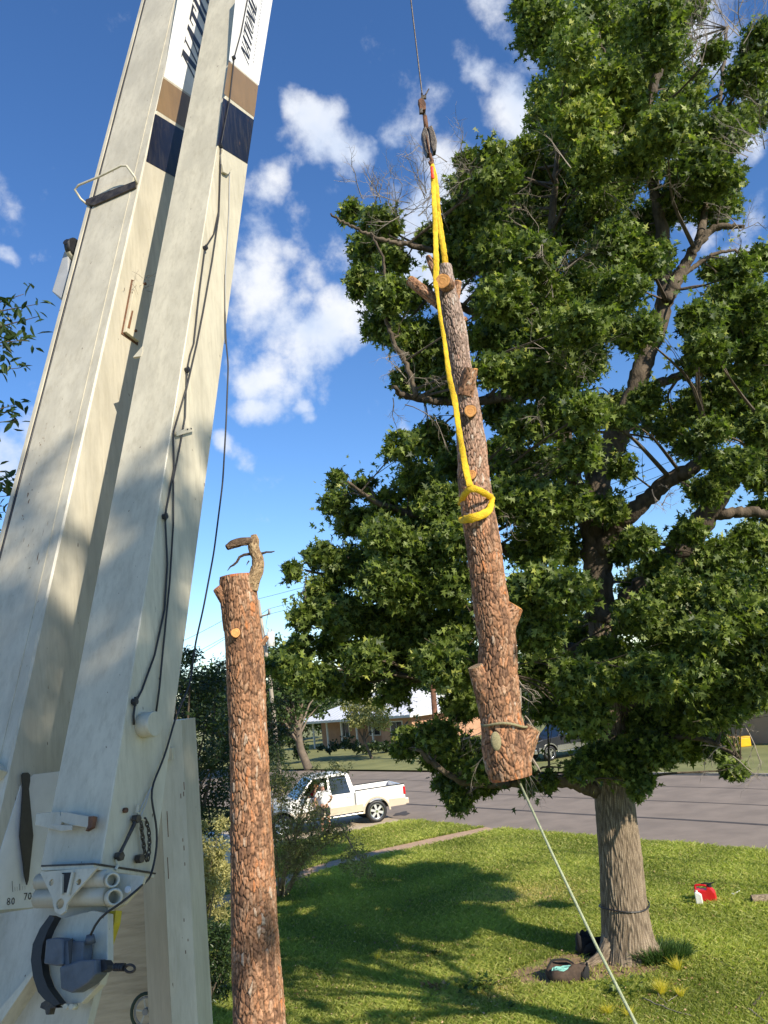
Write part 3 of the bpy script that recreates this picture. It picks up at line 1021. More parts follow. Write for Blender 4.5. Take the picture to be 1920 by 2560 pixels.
# weld seam down the upper face
smid = T3 * bearing(224, 920)
mb = MB(); mb.box(pc(smid, T3 - 0.001, (d_lo + d_hi) / 2), (0.007, 0.006, d_hi - d_lo - .1), (BS, BT, BD)); mb.build('weld_seam', PAINT2, boom)
# hose in the groove
mb = MB(); pts = [pc(S1 + 0.003 + 0.0025 * sin(k * 0.9), T3 + 0.004, d_lo + (d_hi - d_lo) * k / 60) for k in range(61)]
mb.tube(pts, 0.0095, 8); mb.build('hose', BLACK, boom, smooth=True)
mb = MB(); r0__ = random.Random(5)
for (x, y, w_, l_) in ((360, 60, 3, 30), (335, 165, 4, 18), (315, 230, 4, 10), (255, 435, 3, 10), (250, 460, 5, 8), (240, 515, 7, 14), (222, 550, 8, 14), (215, 610, 3, 14), (200, 650, 4, 20), (170, 745, 5, 10), (160, 765, 5, 18), (150, 830, 9, 34), (155, 860, 8, 22),
                       (125, 940, 9, 14), (118, 955, 6, 8), (128, 1000, 3, 26), (180, 1015, 3, 40), (235, 1030, 2, 60), (85, 1070, 5, 8), (130, 1070, 5, 40), (155, 1100, 5, 30), (185, 1095, 4, 12), (205, 1170, 7, 50), (212, 1190, 5, 60), (260, 980, 3, 40), (140, 1165, 3, 14), (495, 310, 4, 24), (250, 1290, 4, 14), (165, 1275, 4, 10)):
    y1 = 860 + y * .4581; x1 = x * .4581
    for q in range(3 if w_ > 6 else 1):
        c = hit_t(x1 + (r0__.uniform(-3, 3) if q else 0), y1 + (r0__.uniform(-8, 8) if q else 0), T3 - .0008)
        wm, lm = w_ * .4581 / F * 4.4 * .6, l_ * .4581 / F * 4.4 * r0__.uniform(.6, 1)
        mb.prism([c - BS * wm / 2 + BD * lm * .3, c + BD * lm * .55, c + BS * wm / 2 + BD * lm * .1, c + BS * wm * .3 - BD * lm * .4, c - BD * lm * .55 - BS * wm * .1], -BT * .0006)
o = mb.build('paint_scuffs', RUST, boom); o['kind'] = 'stuff'
# flat lettering pieces -----------------------------------------------------
def glyph(ch):
    """serif italic letters as quads in a unit box (x right, y up)"""
    T_, t_ = 0.25, 0.10
    def bar(x0, y0, x1, y1, w): return [(x0, y0), (x0 + w, y0), (x1 + w, y1), (x1, y1)]
    def serif(xc, y, w=0.30): return [(xc - w / 2, y - .025 if y else 0), (xc + w / 2, y - .025 if y else 0), (xc + w / 2, (y + .025) if not y else y + .0), (xc - w / 2, (y + .025) if not y else y)]
    if ch == 'N':
        return [bar(.1, 0, .1, 1, t_), bar(.10, 1, .62, 0, T_), bar(.76, 0, .76, 1, t_), serif(.13, 0), serif(.13, 1), serif(.80, 1)], .95
    if ch == 'A':
        return [bar(0.05, 0, .40, 1, t_), bar(.58, 0, .36, 1, T_), [(.17, .30), (.66, .30), (.66, .37), (.17, .37)], serif(.08, 0), serif(.68, 0)], .88
    if ch == 'T':
        return [bar(.30, 0, .30, 1, T_), [(0, .92), (.80, .92), (.80, 1), (0, 1)], bar(0, .78, 0, .92, .06), bar(.74, .78, .74, .92, .06), serif(.40, 0, .4)], .85
    if ch == 'I':
        return [bar(.12, 0, .12, 1, T_), serif(.22, 0, .38), serif(.22, 1, .38)], .48
    if ch == 'L':
        return [bar(.12, 0, .12, 1, T_), [(.02, 0), (.70, 0), (.70, .07), (.02, .07)], bar(.64, .07, .64, .25, .06), serif(.22, 1, .38)], .76
    if ch == 'O':
        q = []
        for k in range(16):
            a0, a1 = 2 * pi * k / 16, 2 * pi * (k + 1) / 16
            def pt(a, w): return (.42 + (.40 - w * abs(cos(a)) ** 1.0) * cos(a), .5 + (.5 - .05 * (w > 0)) * sin(a))
            q.append([pt(a0, 0), pt(a1, 0), pt(a1, .19), pt(a0, .19)])
        return q, .86
    return [], .5


def lettering(name, text, origin, ex, ey, hgt, mt, parent, nrm_, slant=0.22, wid=1.0):
    mb = MB(); x = 0; k = 0
    for ch in text:
        qs, w = glyph(ch)
        for q in qs:
            k += 1
            vs = [np.array(origin) + ex * hgt * (wid * (x + a) + slant * b) + ey * hgt * b + nrm_ * (0.0022 + 0.00006 * k) for a, b in q]
            mb.add(vs, [tuple(range(len(q)))])
        x += w
    return mb.build(name, mt, parent)


def decal_quad(name, s, quad_px, mt, parent, off=0.002, back=None, dclip=None):
    """print on a side plane; px corners in order front-top, rear-top, rear-bottom, front-bottom"""
    c = [co(hit_s(x, y, s)) for x, y in quad_px]
    (_, t0, d0), (_, t1, d1), (_, t2, d2), (_, t3, d3) = c
    if back is not None:
        k1 = (back - t0) / (t1 - t0); k2 = (back - t3) / (t2 - t3)
        t1, d1 = back, d0 + (d1 - d0) * k1
        t2, d2 = back, d3 + (d2 - d3) * k2
    mb = MB(); mb.add([pc(s + off, t0, d0), pc(s + off, t1, d1), pc(s + off, t2, d2), pc(s + off, t3, d3)], [(0, 1, 2, 3)])
    return mb.build(name, mt, parent)


k_ = 0.4581
def c1(a, b): return (a * k_, b * k_)
decal_quad('brown_stripe', S3, [c1(890, 425), c1(1030, 525), c1(1000, 695), c1(852, 600)], BROWNDEC, boom, back=TB - 0.07)
decal_quad('navy_stripe', S3, [c1(846, 620), c1(997, 712), c1(948, 965), c1(796, 880)], NAVY, boom, back=TB - 0.07)
decal_quad('white_field', S3, [c1(985, -100), c1(1130, 0), c1(1032, 515), c1(893, 418)], WHITEDEC, boom, back=TB - 0.07)
# big letters on the boom: run up the boom, tops towards the camera
bl = co(hit_s(*c1(1020, 400), S3)); tl = co(hit_s(*c1(985, 320), S3))
t_top = tl[1]
lettering('lettering', 'NATIONAL', pc(S3 + 0.002, t_top + 0.36, bl[2] + 0.0), BD, -BT, 0.36, BLACKDEC, boom, BS, slant=0.28, wid=1.0)

# --- jib: box with folded edge, stowed on the boom's right side
dj_lo = co(hit_t(255, 2159, T5))[2]
def jib_section():
    mb = MB()
    prof = [(S5, T5 + 0.006), (S5 - 0.006, T5), (S4, T5), (S4 - 0.001, T5 + 0.01), (S4, T6 + .004), (S5 - 0.01, T6 + .004), (S5, T6)]
    n = len(prof); vs = []
    for d in (dj_lo, d_hi):
        vs += [pc(s, t, d) for s, t in prof]
    fs = [(i, (i + 1) % n, n + (i + 1) % n, n + i) for i in range(n)] + [tuple(range(n))[::-1], tuple(range(n, 2 * n))]
    mb.add(vs, fs)
    return mb.build('jib', PAINT2, crane)


jib = jib_section()
decal_quad('brown_stripe', S5, [c1(1247, 335), c1(1408, 470), c1(1387, 640), c1(1221, 512)], BROWNDEC, jib)
decal_quad('navy_stripe', S5, [c1(1217, 532), c1(1385, 655), c1(1350, 895), c1(1182, 790)], NAVY, jib)
decal_quad('white_field', S5, [c1(1288, -40), c1(1490, -20), c1(1412, 466), c1(1249, 328)], WHITEDEC, jib, off=0.0012)
a_ = co(hit_s(*c1(1345, 345), S5)); b_ = co(hit_s(*c1(1308, 300), S5))
hl = 0.15
lettering('lettering', 'NATIONAL', pc(S5 + 0.002, b_[1] + hl, a_[2] + 0.0), BD, -BT, hl, BLACKDEC, jib, BS, slant=0.35, wid=1.0)
u0 = co(hit_s(*c1(1368, 378), S5))
mb = MB()
mb.add([pc(S5 + .0026, u0[1], u0[2]), pc(S5 + .0026, u0[1] + .004, u0[2]), pc(S5 + .0026, u0[1] + .004, d_hi - .2), pc(S5 + .0026, u0[1], d_hi - .2)], [(0, 1, 2, 3)])
r_ = random.Random(3)
for k in range(26):                                   # small illegible print beside the rule
    dd = u0[2] + 0.14 + k * 0.055
    mb.add([pc(S5 + .0026, u0[1] + .018, dd), pc(S5 + .0026, u0[1] + .030, dd), pc(S5 + .0026, u0[1] + .030, dd + .03), pc(S5 + .0026, u0[1] + .018, dd + .03)], [(0, 1, 2, 3)])
mb.build('rule_line', mat('grey_print', (0.3, 0.3, 0.32), (0.25, 0.25, 0.27)), jib)

# step handle on the boom's upper face
def on_t(pts, t): return [hit_t(x, y, t) for x, y in pts]
hpx = [c1(748, 1005), c1(735, 965), c1(690, 905), c1(660, 905), c1(540, 965), c1(430, 1010), c1(408, 1035), c1(440, 1085), c1(478, 1118)]
offs = [0.0, 0.05, 0.11, 0.12, 0.12, 0.12, 0.11, .05, 0.0]
mb = MB(); mb.tube([hit_t(x, y, T3 - o_) for (x, y), o_ in zip(hpx, offs)], 0.0105, 8)
step_h = mb.build('step_handle', PAINT2, crane, smooth=True)
mb = MB(); pts, e = plate_t([c1(748, 995), c1(745, 1030), c1(520, 1128), c1(475, 1122), c1(475, 1098)], T3 - 0.002, 0.02)
mb.prism(pts, e); mb.build('step_plate', STEEL, step_h)
# sheave guard peeping out at the boom's left
gs = S0 - 0.01
mb = MB()
gp = [c1(350, 1372), c1(283, 1590), c1(333, 1628), c1(372, 1500), c1(372, 1372)]
pts = [hit_t(x, y, T3 + 0.10) for x, y in gp]; mb.prism(pts, BT * 0.16)
sg = mb.build('sheave_guard', GREYM, crane, bevel=0.006)
cc_ = hit_t(*c1(408, 1370), T3 + 0.14)
mb = MB(); mb.disc(cc_, BS, 0.105, 0.05, 24); mb.build('guard_rim', PAINT2, sg, smooth=True)
mb = MB(); mb.disc(cc_ - BT * 0.03 + BS * 0.012, BS, 0.088, 0.06, 24); mb.disc(cc_ - BT * 0.02, -BT, 0.03, 0.2, 12); mb.build('sheave', BLACK, sg, smooth=True)
# rusty stowage bracket between boom and jib
bp_ = [c1(722, 1535), c1(770, 1560), c1(742, 1870), c1(668, 1815)]
pts = [hit_s(x, y, S3) for x, y in bp_]
mb = MB(); mb.prism(pts, BS * 0.035)
br_ = mb.build('stowage_bracket', PAINT2, crane, bevel=0.003)
bp2 = [c1(716, 1526), c1(780, 1555), c1(750, 1885), c1(660, 1822)]
mb = MB(); mb.prism([hit_s(x, y, S3) for x, y in bp2], BS * 0.006); mb.build('backing_plate', RUST, br_)
for x, y in (c1(718, 1812), c1(770, 1556)):
    mb = MB(); mb.disc(hit_s(x, y, S3) + BS * 0.04, BS, 0.012, 0.02, 8); mb.build('bolt', RUST, br_)
mb = MB(); mb.prism([hit_s(x, y, S3) + BS * .0352 for x, y in (c1(700, 1700), c1(708, 1703), c1(688, 1800), c1(676, 1795))], BS * 0.002); mb.build('rust_run', RUST, br_)
mb = MB()
for k in range(14):                                    # dry twigs caught above the bracket
    x, y = 722 + r_.uniform(-60, 90), 1530 + r_.uniform(-30, 60)
    p0 = hit_s(*c1(x, y), S3) + BS * r_.uniform(.01, .08)
    dr = np.array([r_.uniform(-1, 1), r_.uniform(-1, 1), r_.uniform(-.6, .6)]); dr /= np.linalg.norm(dr)
    mb.tube([p0, p0 + dr * .05 + BS * .01, p0 + dr * .11], [.0022, .0018, .001], 4)
mb.build('caught_twigs', DEADWOOD, br_)
# gusset between boom and jib (pale triangular lug)
mb = MB(); q = [(x * k_, 860 + y * k_) for x, y in ((778, 10), (725, 72), (768, 66), (778, 40))]
mb.prism([hit_t(x, y, T5 - 0.004) for x, y in q], BT * 0.02); mb.build('lug', PAINT2, jib)
# other stop block at the frame's left edge
mb = MB(); q = [(0, 1700 + 530 * .389), (12, 1700 + 560 * .389), (20, 1700 + 590 * .389), (8, 1700 + 640 * .389), (-30, 1700 + 640 * .389), (-30, 1700 + 520 * .389)]
mb.prism([hit_t(x, y, T3) for x, y in q], -BT * 0.06); mb.build('stop_block', PAINT2, boom, bevel=0.004)

# control cables down the jib's side, with clamps
def on_e(pts, o_): return [hit_s(x, y, S5) + BS * o_ for x, y in pts]
k2 = k_
def c2(a, b): return (a * k2, 860 + b * k2)
def c3(a, b): return (a * .3889, 1700 + b * .3889)
cabA = [c1(1345, 0), c1(1310, 180), c1(1272, 318), c1(1245, 560), c1(1198, 800), c1(1195, 900), c1(1188, 1150), c1(1160, 1280), c1(1112, 1355), c1(1080, 1600), c1(1050, 1877),
        c2(1030, 60), c2(1012, 150), c2(1010, 240), c2(940, 480), c2(938, 520), c2(942, 680), c2(900, 900), c2(893, 945), c2(905, 1200), c2(890, 1450), c2(835, 1700), c2(770, 1877), c3(905, 60), c3(858, 150), c3(848, 230), c3(850, 290)]
cabB = [c1(1195, 900), c1(1185, 1180), c1(1150, 1420), c1(1100, 1700), c2(1065, 0), c2(1015, 230), c2(965, 400), c2(985, 480), c2(975, 560), c2(940, 700), c2(935, 980), c2(915, 1300), c2(895, 1500), c2(860, 1877), c3(985, 240)]
cabB = [c1(1195, 900), c1(1185, 1180), c1(1150, 1420), c1(1100, 1700), c2(1065, 0), c2(1035, 130), c2(1005, 260), c2(1000, 400), c2(975, 540), c2(935, 740), c2(935, 980), c2(915, 1300), c2(895, 1500), c2(870, 1750), c3(1010, 60), c3(985, 240)]
cabC = [c1(1248, 930), c1(1245, 1150), c1(1225, 1500), c1(1222, 1877)]
mb = MB(); mb.tube(on_e(cabA, 0.012), 0.0065, 7); ca = mb.build('control_cable', BLACK, jib, smooth=True)
mb = MB(); mb.tube(on_e(cabB, 0.016), 0.0062, 7); mb.build('control_cable', BLACK, jib, smooth=True)
mb = MB(); mb.tube(on_e(cabC, 0.009), 0.004, 6); mb.build('thin_wire', GREYM, jib, smooth=True)
for q in (c1(1268, 318), c1(1198, 800), c1(1112, 1355), c2(1012, 143), c2(890, 943), c3(852, 140)):
    mb = MB(); p0 = hit_s(*q, S5)
    mb.disc(p0 + BS * 0.015, BS, 0.018, 0.03, 10); mb.box(p0 + BS * 0.02, (0.012, 0.018, 0.05), (BS, BT, BD))
    mb.build('cable_clamp', BLACK, jib)
# fairlead cup under the navy stripe
p0 = hit_s(*c1(1205, 850), S5)
mb = MB()
cup = [c1(1195, 850), c1(1205, 820), c1(1215, 860), c1(1252, 928), c1(1230, 958), c1(1205, 945), c1(1197, 900)]
mb.prism([hit_s(x, y, S5) for x, y in cup], BS * 0.03); mb.build('fairlead', PAINT2, jib, bevel=0.004)
# small tab
mb = MB(); q = [c2(945, 482), c2(1040, 455), c2(1042, 478), c2(948, 506)]
mb.prism([hit_s(x, y, S5) + BS * 0.02 for x, y in q], BS * 0.006)
tb_ = mb.build('cable_tab', PAINT2, jib)
for q in (c2(1005, 470), c2(1025, 466)):
    mb = MB(); mb.disc(hit_s(*q, S5) + BS * .028, BS, .006, .004, 8); mb.build('tab_hole', BLACK, tb_)
# hanging cable that leaves the jib's edge: free in the air, then down to the limit switch
free = [(hit_s(*c1(1215, 1700), S5) + BS * .015)]
fp = [(c1(1226, 1500), 0.004), (c1(1224, 1700), 0.006), (c1(1222, 1877), 0.02), (c2(1216, 120), .05), (c2(1190, 450), .07), (c2(1167, 770), .075), (c2(1120, 1150), .07), (c2(1075, 1450), .05), (c2(1035, 1650), .04), (c2(1020, 1850), 0.03),
      (c3(1105, 260), 0.02), (c3(1060, 430), .02), (c3(1010, 570), .02), (c3(955, 680), .02), (c3(940, 760), .03), (c3(965, 900), .04), (c3(975, 1020), .04), (c3(962, 1150), .04), (c3(930, 1270), .04)]
pts = [hit_s(x, y, S5) + BS * o_ for (x, y), o_ in fp]
tail = [c3(880, 1350), c3(800, 1420), c3(720, 1475), c3(650, 1510), c3(605, 1560), c3(582, 1640)]
TG = T5 - 0.03
pts += [hit_t(x, y, TG - 0.03) for x, y in tail]
mb = MB(); mb.tube(smooth_path(pts, [.0062] * len(pts), 120)[0], .0062, 7); mb.build('signal_cable', BLACK, crane, smooth=True)
# pivot cap on the jib side
p0 = hit_s(*c3(915, 290), S5)
mb = MB(); mb.disc(p0 + BS * 0.045, BS, 0.072, 0.09, 28)
mb.build('pivot_cap', PAINT2, jib, smooth=True, bevel=0.004)

# --- angle scale plate and plumb pointer on the boom's side (seen left of the jib)
q = [c3(215, 607), c3(400, 585), c3(330, 1450), c3(210, 1462), c3(0, 1478), c3(-120, 1480), c3(30, 1000), c3(130, 680), c3(175, 640)]
SA = S3 + 0.004
mb = MB(); mb.prism([hit_s(x, y, S3) for x, y in q], BS * 0.004)
scale_plate = mb.build('angle_scale', WHITEDEC, boom)


def digit_strokes(ch):
    o = []
    def ring(cx, cy, rx, ry, w, a0=0, a1=360, n=14):
        q_ = []
        for k in range(n):
            b0, b1 = radians(a0 + (a1 - a0) * k / n), radians(a0 + (a1 - a0) * (k + 1) / n)
            q_.append([(cx + rx * cos(b0), cy + ry * sin(b0)), (cx + rx * cos(b1), cy + ry * sin(b1)), (cx + (rx - w) * cos(b1), cy + (ry - w) * sin(b1)), (cx + (rx - w) * cos(b0), cy + (ry - w) * sin(b0))])
        return q_
    if ch == '0': return ring(.35, .5, .33, .5, .15)
    if ch == '8': return ring(.35, .74, .29, .27, .13) + ring(.35, .27, .34, .28, .14)
    if ch == '7': return [[(.03, .86), (.68, .86), (.68, 1), (.03, 1)], [(.20, 0), (.36, 0), (.68, .87), (.50, .87)]]
    return o


def digits_px(text, x, y, hx, parent):
    """numbers printed on the scale: px position (crop 3), height in crop px"""
    mb = MB(); k = 0; cx = x
    for ch in text:
        for q_ in digit_strokes(ch):
            k += 1
            vs = []
            for a, b in q_:
                X_ = cx + a * hx * .72 + b * hx * 0.06; Y_ = y - b * hx - (cx - x) * 0.10 - a * hx * .07
                vs.append(hit_s(*c3(X_, Y_), S3 + 0.006) + BS * 0.00004 * k)
            mb.add(vs, [(0, 1, 2, 3)])
        cx += hx * 0.62
    return mb.build('lettering', BLACKDEC, parent)


digits_px('80', 42, 1448, 46, scale_plate)
digits_px('70', 150, 1416, 46, scale_plate)
mb = MB()
for i, (x0, y0, x1, y1) in enumerate(((78, 1292, 82, 1362), (127, 1310, 128, 1352), (95, 1330, 97, 1357), (110, 1328, 112, 1355), (145, 1325, 146, 1350), (160, 1322, 161, 1347))):
    w = 3.2 if i < 2 else 1.2
    vs = [hit_s(*c3(a, b), S3 + 0.006) for a, b in ((x0 - w / 2, y0), (x0 + w / 2, y0), (x1 + w / 2, y1), (x1 - w / 2, y1))]
    mb.add(vs, [(0, 1, 2, 3)])
mb.build('tick_mark', BLACKDEC, scale_plate)
ptr = [c3(135, 610), c3(145, 597), c3(175, 595), c3(188, 610), c3(188, 650), c3(180, 700), c3(208, 1000), c3(178, 1285), c3(168, 1318), c3(155, 1270), c3(122, 1005), c3(142, 700)]
mb = MB(); mb.prism([hit_s(x, y, S3 + 0.02) for x, y in ptr], BS * 0.008)
po = mb.build('angle_pointer', BLACKDEC, scale_plate)
# little bent lug in front of the jib's face
lugs = [[c3(250, 862), c3(395, 848), c3(415, 905), c3(400, 975), c3(240, 935)], [c3(418, 850), c3(592, 880), c3(588, 955), c3(470, 935), c3(412, 915)], [c3(330, 930), c3(470, 936), c3(468, 966), c3(395, 975)]]
mb = MB(); mb.prism([hit_t(x, y, T5 - .002) for x, y in lugs[0]], -BT * 0.02); lg = mb.build('latch_lug', PAINT2, jib, bevel=.002)
mb = MB(); mb.prism([hit_t(x, y, T5 - 0.023) for x, y in lugs[1]], -BT * 0.03); mb.prism([hit_t(x, y, T5 - 0.053) for x, y in lugs[2]], -BT * .01); mb.build('latch_lug', PAINT, jib, bevel=.002)
mb = MB(); mb.prism([hit_t(x, y, T5 - 0.025) for x, y in (c3(590, 882), c3(628, 880), c3(612, 950), c3(572, 975), c3(588, 940))], -BT * 0.028); mb.build('rusty_edge', RUST, jib)

# --- lower end of jib: end plate, tubes with bores, gusset with holes
TP = T5 - 0.045
def plate_with_holes(name, outline, holes, t, th, mt, parent, cross=True):
    """plate cut with real holes (bmesh: bridge outline to hole rings by triangle fill)"""
    bm = bmesh.new()
    def ring(pts): 
        vs = [bm.verts.new(Vector(p_)) for p_ in pts]
        return [bm.edges.new((vs[i], vs[(i + 1) % len(vs)])) for i in range(len(vs))]
    ed = ring([hit_t(x, y, t) for x, y in outline])
    for (hx, hy, hr) in holes:
        c = hit_t(*c3(hx, hy), t)
        R_ = hr * .3889 / F * np.linalg.norm(c - CC)
        ed += ring([c + BS * R_ * cos(a) + BD * R_ * sin(a) for a in np.linspace(0, 2 * pi, 14, endpoint=False)])
    bmesh.ops.triangle_fill(bm, edges=ed, use_beauty=True, use_dissolve=False)
    r = bmesh.ops.extrude_face_region(bm, geom=bm.faces[:])
    for v in [g for g in r['geom'] if isinstance(g, bmesh.types.BMVert)]:
        v.co += Vector(-BT * th)
    bmesh.ops.recalc_face_normals(bm, faces=bm.faces)
    me = bpy.data.meshes.new(name); bm.to_mesh(me); bm.free()
    return link(name, me, mt, parent)


sl_ = co(hit_t(*c3(265, 1220), T5 - .07))[0]
fd = dj_lo - .012
mb = MB(); mb.prism([pc(sl_, T5 - .07, fd), pc(S5 + .012, T5 - .07, fd), pc(S5 + .012, T6, fd), pc(sl_, T6, fd)], -BD * .02)
foot = mb.build('jib_foot', PAINT2, crane, bevel=.002)
mb = MB(); mb.prism([pc(sl_ - .003, T5 - .074, fd + .008), pc(S5 + .016, T5 - .074, fd + .008), pc(S5 + .016, T6 + .004, fd + .008), pc(sl_ - .003, T6 + .004, fd + .008)], -BD * .009); mb.build('grimy_edge', STEEL, foot)
plate_with_holes('gusset_plate', [c3(268, 1236), c3(640, 1206), c3(560, 1295), c3(480, 1385), c3(440, 1440), c3(430, 1490), c3(400, 1512), c3(365, 1490), c3(352, 1440), c3(350, 1405), c3(300, 1300)],
                 [(343, 1303, 17), (518, 1300, 17), (398, 1440, 27)], T5 - 0.065, 0.014, PAINT2, foot)
mb = MB(); q = [c3(400, 1240), c3(472, 1236), c3(440, 1368), c3(400, 1366)]; mb.prism([hit_t(x, y, T5 - 0.081) for x, y in q], -BT * 0.002); mb.build('slot', INTER, foot)
mb = MB()
for q in (([c3(400, 1250), c3(412, 1250), c3(408, 1380), c3(396, 1380)]), ([c3(468, 1236), c3(482, 1234), c3(450, 1385), c3(436, 1380)])):
    mb.prism([hit_t(x, y, T5 - 0.083) for x, y in q], -BT * 0.012)
mb.build('stiffener', PAINT2, foot)
# cross tubes running to the left, open ends facing right
def wpx(n_, z): return n_ * .3889 / F * z
for (x0, y0, x1, y1, r_px) in ((560, 1290, 725, 1285, 44), (480, 1395, 738, 1395, 50)):
    a = hit_t(*c3(x0, y0), T5 + 0.04); b = hit_t(*c3(x1, y1), T5 + 0.0)
    R_ = wpx(r_px, 4.4)
    mb = MB(); ax = (b - a) / np.linalg.norm(b - a); ax = ax * 0.8 - BT * 0.6; ax /= np.linalg.norm(ax)
    a2 = b - ax * 0.30
    n = 24
    xx_ = np.cross(ax, BD); xx_ /= np.linalg.norm(xx_); yy_ = np.cross(ax, xx_)
    vs = []
    for (cpt, r1) in ((a2, R_), (b, R_), (b + ax * 0.001, R_ * .72), (b - ax * 0.16, R_ * .70)):
        vs += [cpt + xx_ * cos(2 * pi * k / n) * r1 + yy_ * sin(2 * pi * k / n) * r1 for k in range(n)]
    fs = [(i * n + k, i * n + (k + 1) % n, (i + 1) * n + (k + 1) % n, (i + 1) * n + k) for i in range(3) for k in range(n)]
    fs += [tuple(range(n)), tuple(range(3 * n, 4 * n))]
    mb.add(vs, fs); tb2 = mb.build('cross_tube', PAINT2, foot, smooth=True)
mb = MB(); mb.tube([hit_t(*c3(250, 1300), T5 + 0.06), hit_t(*c3(700, 1275), T5 + 0.03)], wpx(52, 4.4), 20)
mb.tube([hit_t(*c3(245, 1405), T5 + 0.06), hit_t(*c3(700, 1385), T5 + 0.05)], wpx(58, 4.4), 20); mb.build('sheave_axle', PAINT, foot, smooth=True)
mb = MB(); mb.prism([hit_t(x, y, T5 + 0.09) for x, y in (c3(740, 1240), c3(932, 1262), c3(915, 1310), c3(800, 1440), c3(740, 1470), c3(700, 1480))], BT * 0.02); mb.build('bracket', PAINT, foot)
mb = MB(); mb.disc(hit_t(*c3(822, 1347), T5 + 0.085), -BT, wpx(20, 4.4), .01, 14); mb.build('bracket_bore', WHITEDEC, foot)
# --- curved guard with limit switch
rngs = [(372, 1520), (318, 1600), (285, 1690), (275, 1790), (290, 1900), (325, 1990), (375, 2055), (420, 2095)]
TQ = T5 + 0.02
inner = [(395, 1530), (352, 1610), (318, 1700), (308, 1790), (322, 1895), (352, 1975), (395, 2035), (430, 2080)]
outer = [(362, 1515), (300, 1600), (255, 1700), (243, 1800), (258, 1910), (290, 2005), (330, 2052), (400, 2092)]
mb = MB(); mb.prism([hit_t(*c3(x, y), TQ) for x, y in outer + inner[::-1]], -BT * 0.05)
gd = mb.build('curved_guard', BLACK, crane)
face = [(395, 1530), (600, 1480), (690, 1500), (690, 1800), (640, 1960), (520, 2080), (430, 2085), (395, 2035), (352, 1975), (322, 1895), (308, 1790), (318, 1700), (352, 1610)]
mb = MB(); mb.prism([hit_t(*c3(x, y), TQ + .01) for x, y in face], BT * 0.05); mb.build('side_plate', PAINT, gd, bevel=.004)
mb = MB(); mb.prism([hit_t(*c3(x, y), TQ - .005) for x, y in ((300, 2075), (330, 2055), (365, 2075), (410, 2105), (360, 2110), (350, 2150), (330, 2150), (325, 2120), (292, 2105))], -BT * .04)
mb.build('clamp_foot', STEEL, gd, bevel=.003)
mb = MB(); mb.disc(hit_t(*c3(440, 2098), TQ - .02), -BT, wpx(16, 4.2), .05, 14); mb.disc(hit_t(*c3(472, 2100), TQ - .02), -BT, wpx(18, 4.2), .04, 6); mb.build('pin', PAINT2, gd, smooth=True)
sw = [(375, 1670), (440, 1658), (485, 1668), (485, 1830), (440, 1838), (362, 1825)]
mb = MB(); mb.prism([hit_t(*c3(x, y), TQ - .004) for x, y in sw], -BT * 0.09)
sb = mb.build('switch_box', GREYBOX, crane, bevel=.006)
mb = MB(); mb.prism([hit_t(*c3(x, y), TQ - .004) for x, y in ((470, 1682), (600, 1680), (590, 1845), (520, 1850), (455, 1835))], -BT * 0.075); mb.build('switch_box_body', GREYBOX, sb, bevel=.006)
mb = MB(); mb.prism([hit_t(*c3(x, y), TQ - .03) for x, y in ((460, 1845), (600, 1800), (690, 1795), (695, 1890), (640, 1950), (540, 2010), (470, 1985))], -BT * 0.09); mb.build('reel_casing', GREYBOX, sb, bevel=.008)
mb = MB(); mb.tube([hit_t(*c3(578, 1690), TQ - .04), hit_t(*c3(580, 1640), TQ - .05)], [.028, .02], 12); mb.build('gland', GREYBOX, sb, smooth=True)
mb = MB(); mb.prism([hit_t(*c3(x, y), TQ - .097) for x, y in ((440, 1678), (470, 1660), (458, 1825), (450, 1830))], -BT * 0.004); mb.build('lid_gap', BLACK, sb)
mb = MB(); mb.tube(smooth_path([hit_t(*c3(x, y), TQ - .1) for x, y in ((405, 1835), (402, 1890), (425, 1925), (455, 1900), (430, 1850))], [.006] * 5, 24)[0], .006, 6); mb.build('loop_wire', BLACK, sb, smooth=True)
mb = MB(); mb.prism([hit_t(*c3(x, y), TQ - .02) for x, y in ((690, 1800), (715, 1800), (740, 1835), (740, 1860), (700, 1880), (690, 1880))], -BT * .06)
mb.tube([hit_t(*c3(735, 1845), TQ - .06), hit_t(*c3(800, 1850), TQ - .06)], .011, 8)
for k in range(4): mb.disc(hit_t(*c3(745 + 16 * k, 1846), TQ - .06), hit_t(*c3(800, 1850), TQ) - hit_t(*c3(735, 1845), TQ), .019, .012, 8)
mb.build('lever', BLACK, sb)
lp = [hit_t(*c3(835 + 32 * cos(a), 1855 + 24 * sin(a)), TQ - .06) for a in np.linspace(0, 2 * pi, 17)]
mb = MB(); mb.tube(lp, .0065, 6, caps=False); mb.build('pull_loop', STEEL, sb, smooth=True)
mb = MB(); mb.prism([hit_t(*c3(x, y), TQ + .09) for x, y in ((640, 1500), (745, 1480), (735, 1560), (690, 1700), (605, 1690))], BT * 0.05); mb.build('yellow_block', YELLOWP, gd)
mb = MB(); mb.prism([hit_t(*c3(x, y), TQ + .085) for x, y in ((590, 1705), (665, 1710), (665, 1775), (585, 1785))], -BT * 0.04); mb.build('white_block', WHITEPL, gd, bevel=.004)
# turret side plate at the frame's lower left, with a deep fold line
mb = MB(); mb.prism([hit_t(*c3(x, y), T3 + 0.12) for x, y in ((-700, 1560), (0, 1500), (215, 1468), (240, 1380), (700, 1340), (690, 1700), (560, 2212), (500, 2700), (-700, 2700))], BT * 0.05)
tur = mb.build('turret_plate', PAINT, crane)
mb = MB(); mb.prism([hit_t(*c3(x, y), T3 + 0.02) for x, y in ((-100, 2235), (240, 1830), (245, 1850), (60, 2120), (-20, 2240), (-100, 2320))], BT * 0.1); mb.build('fold_rib', PAINT2, tur)
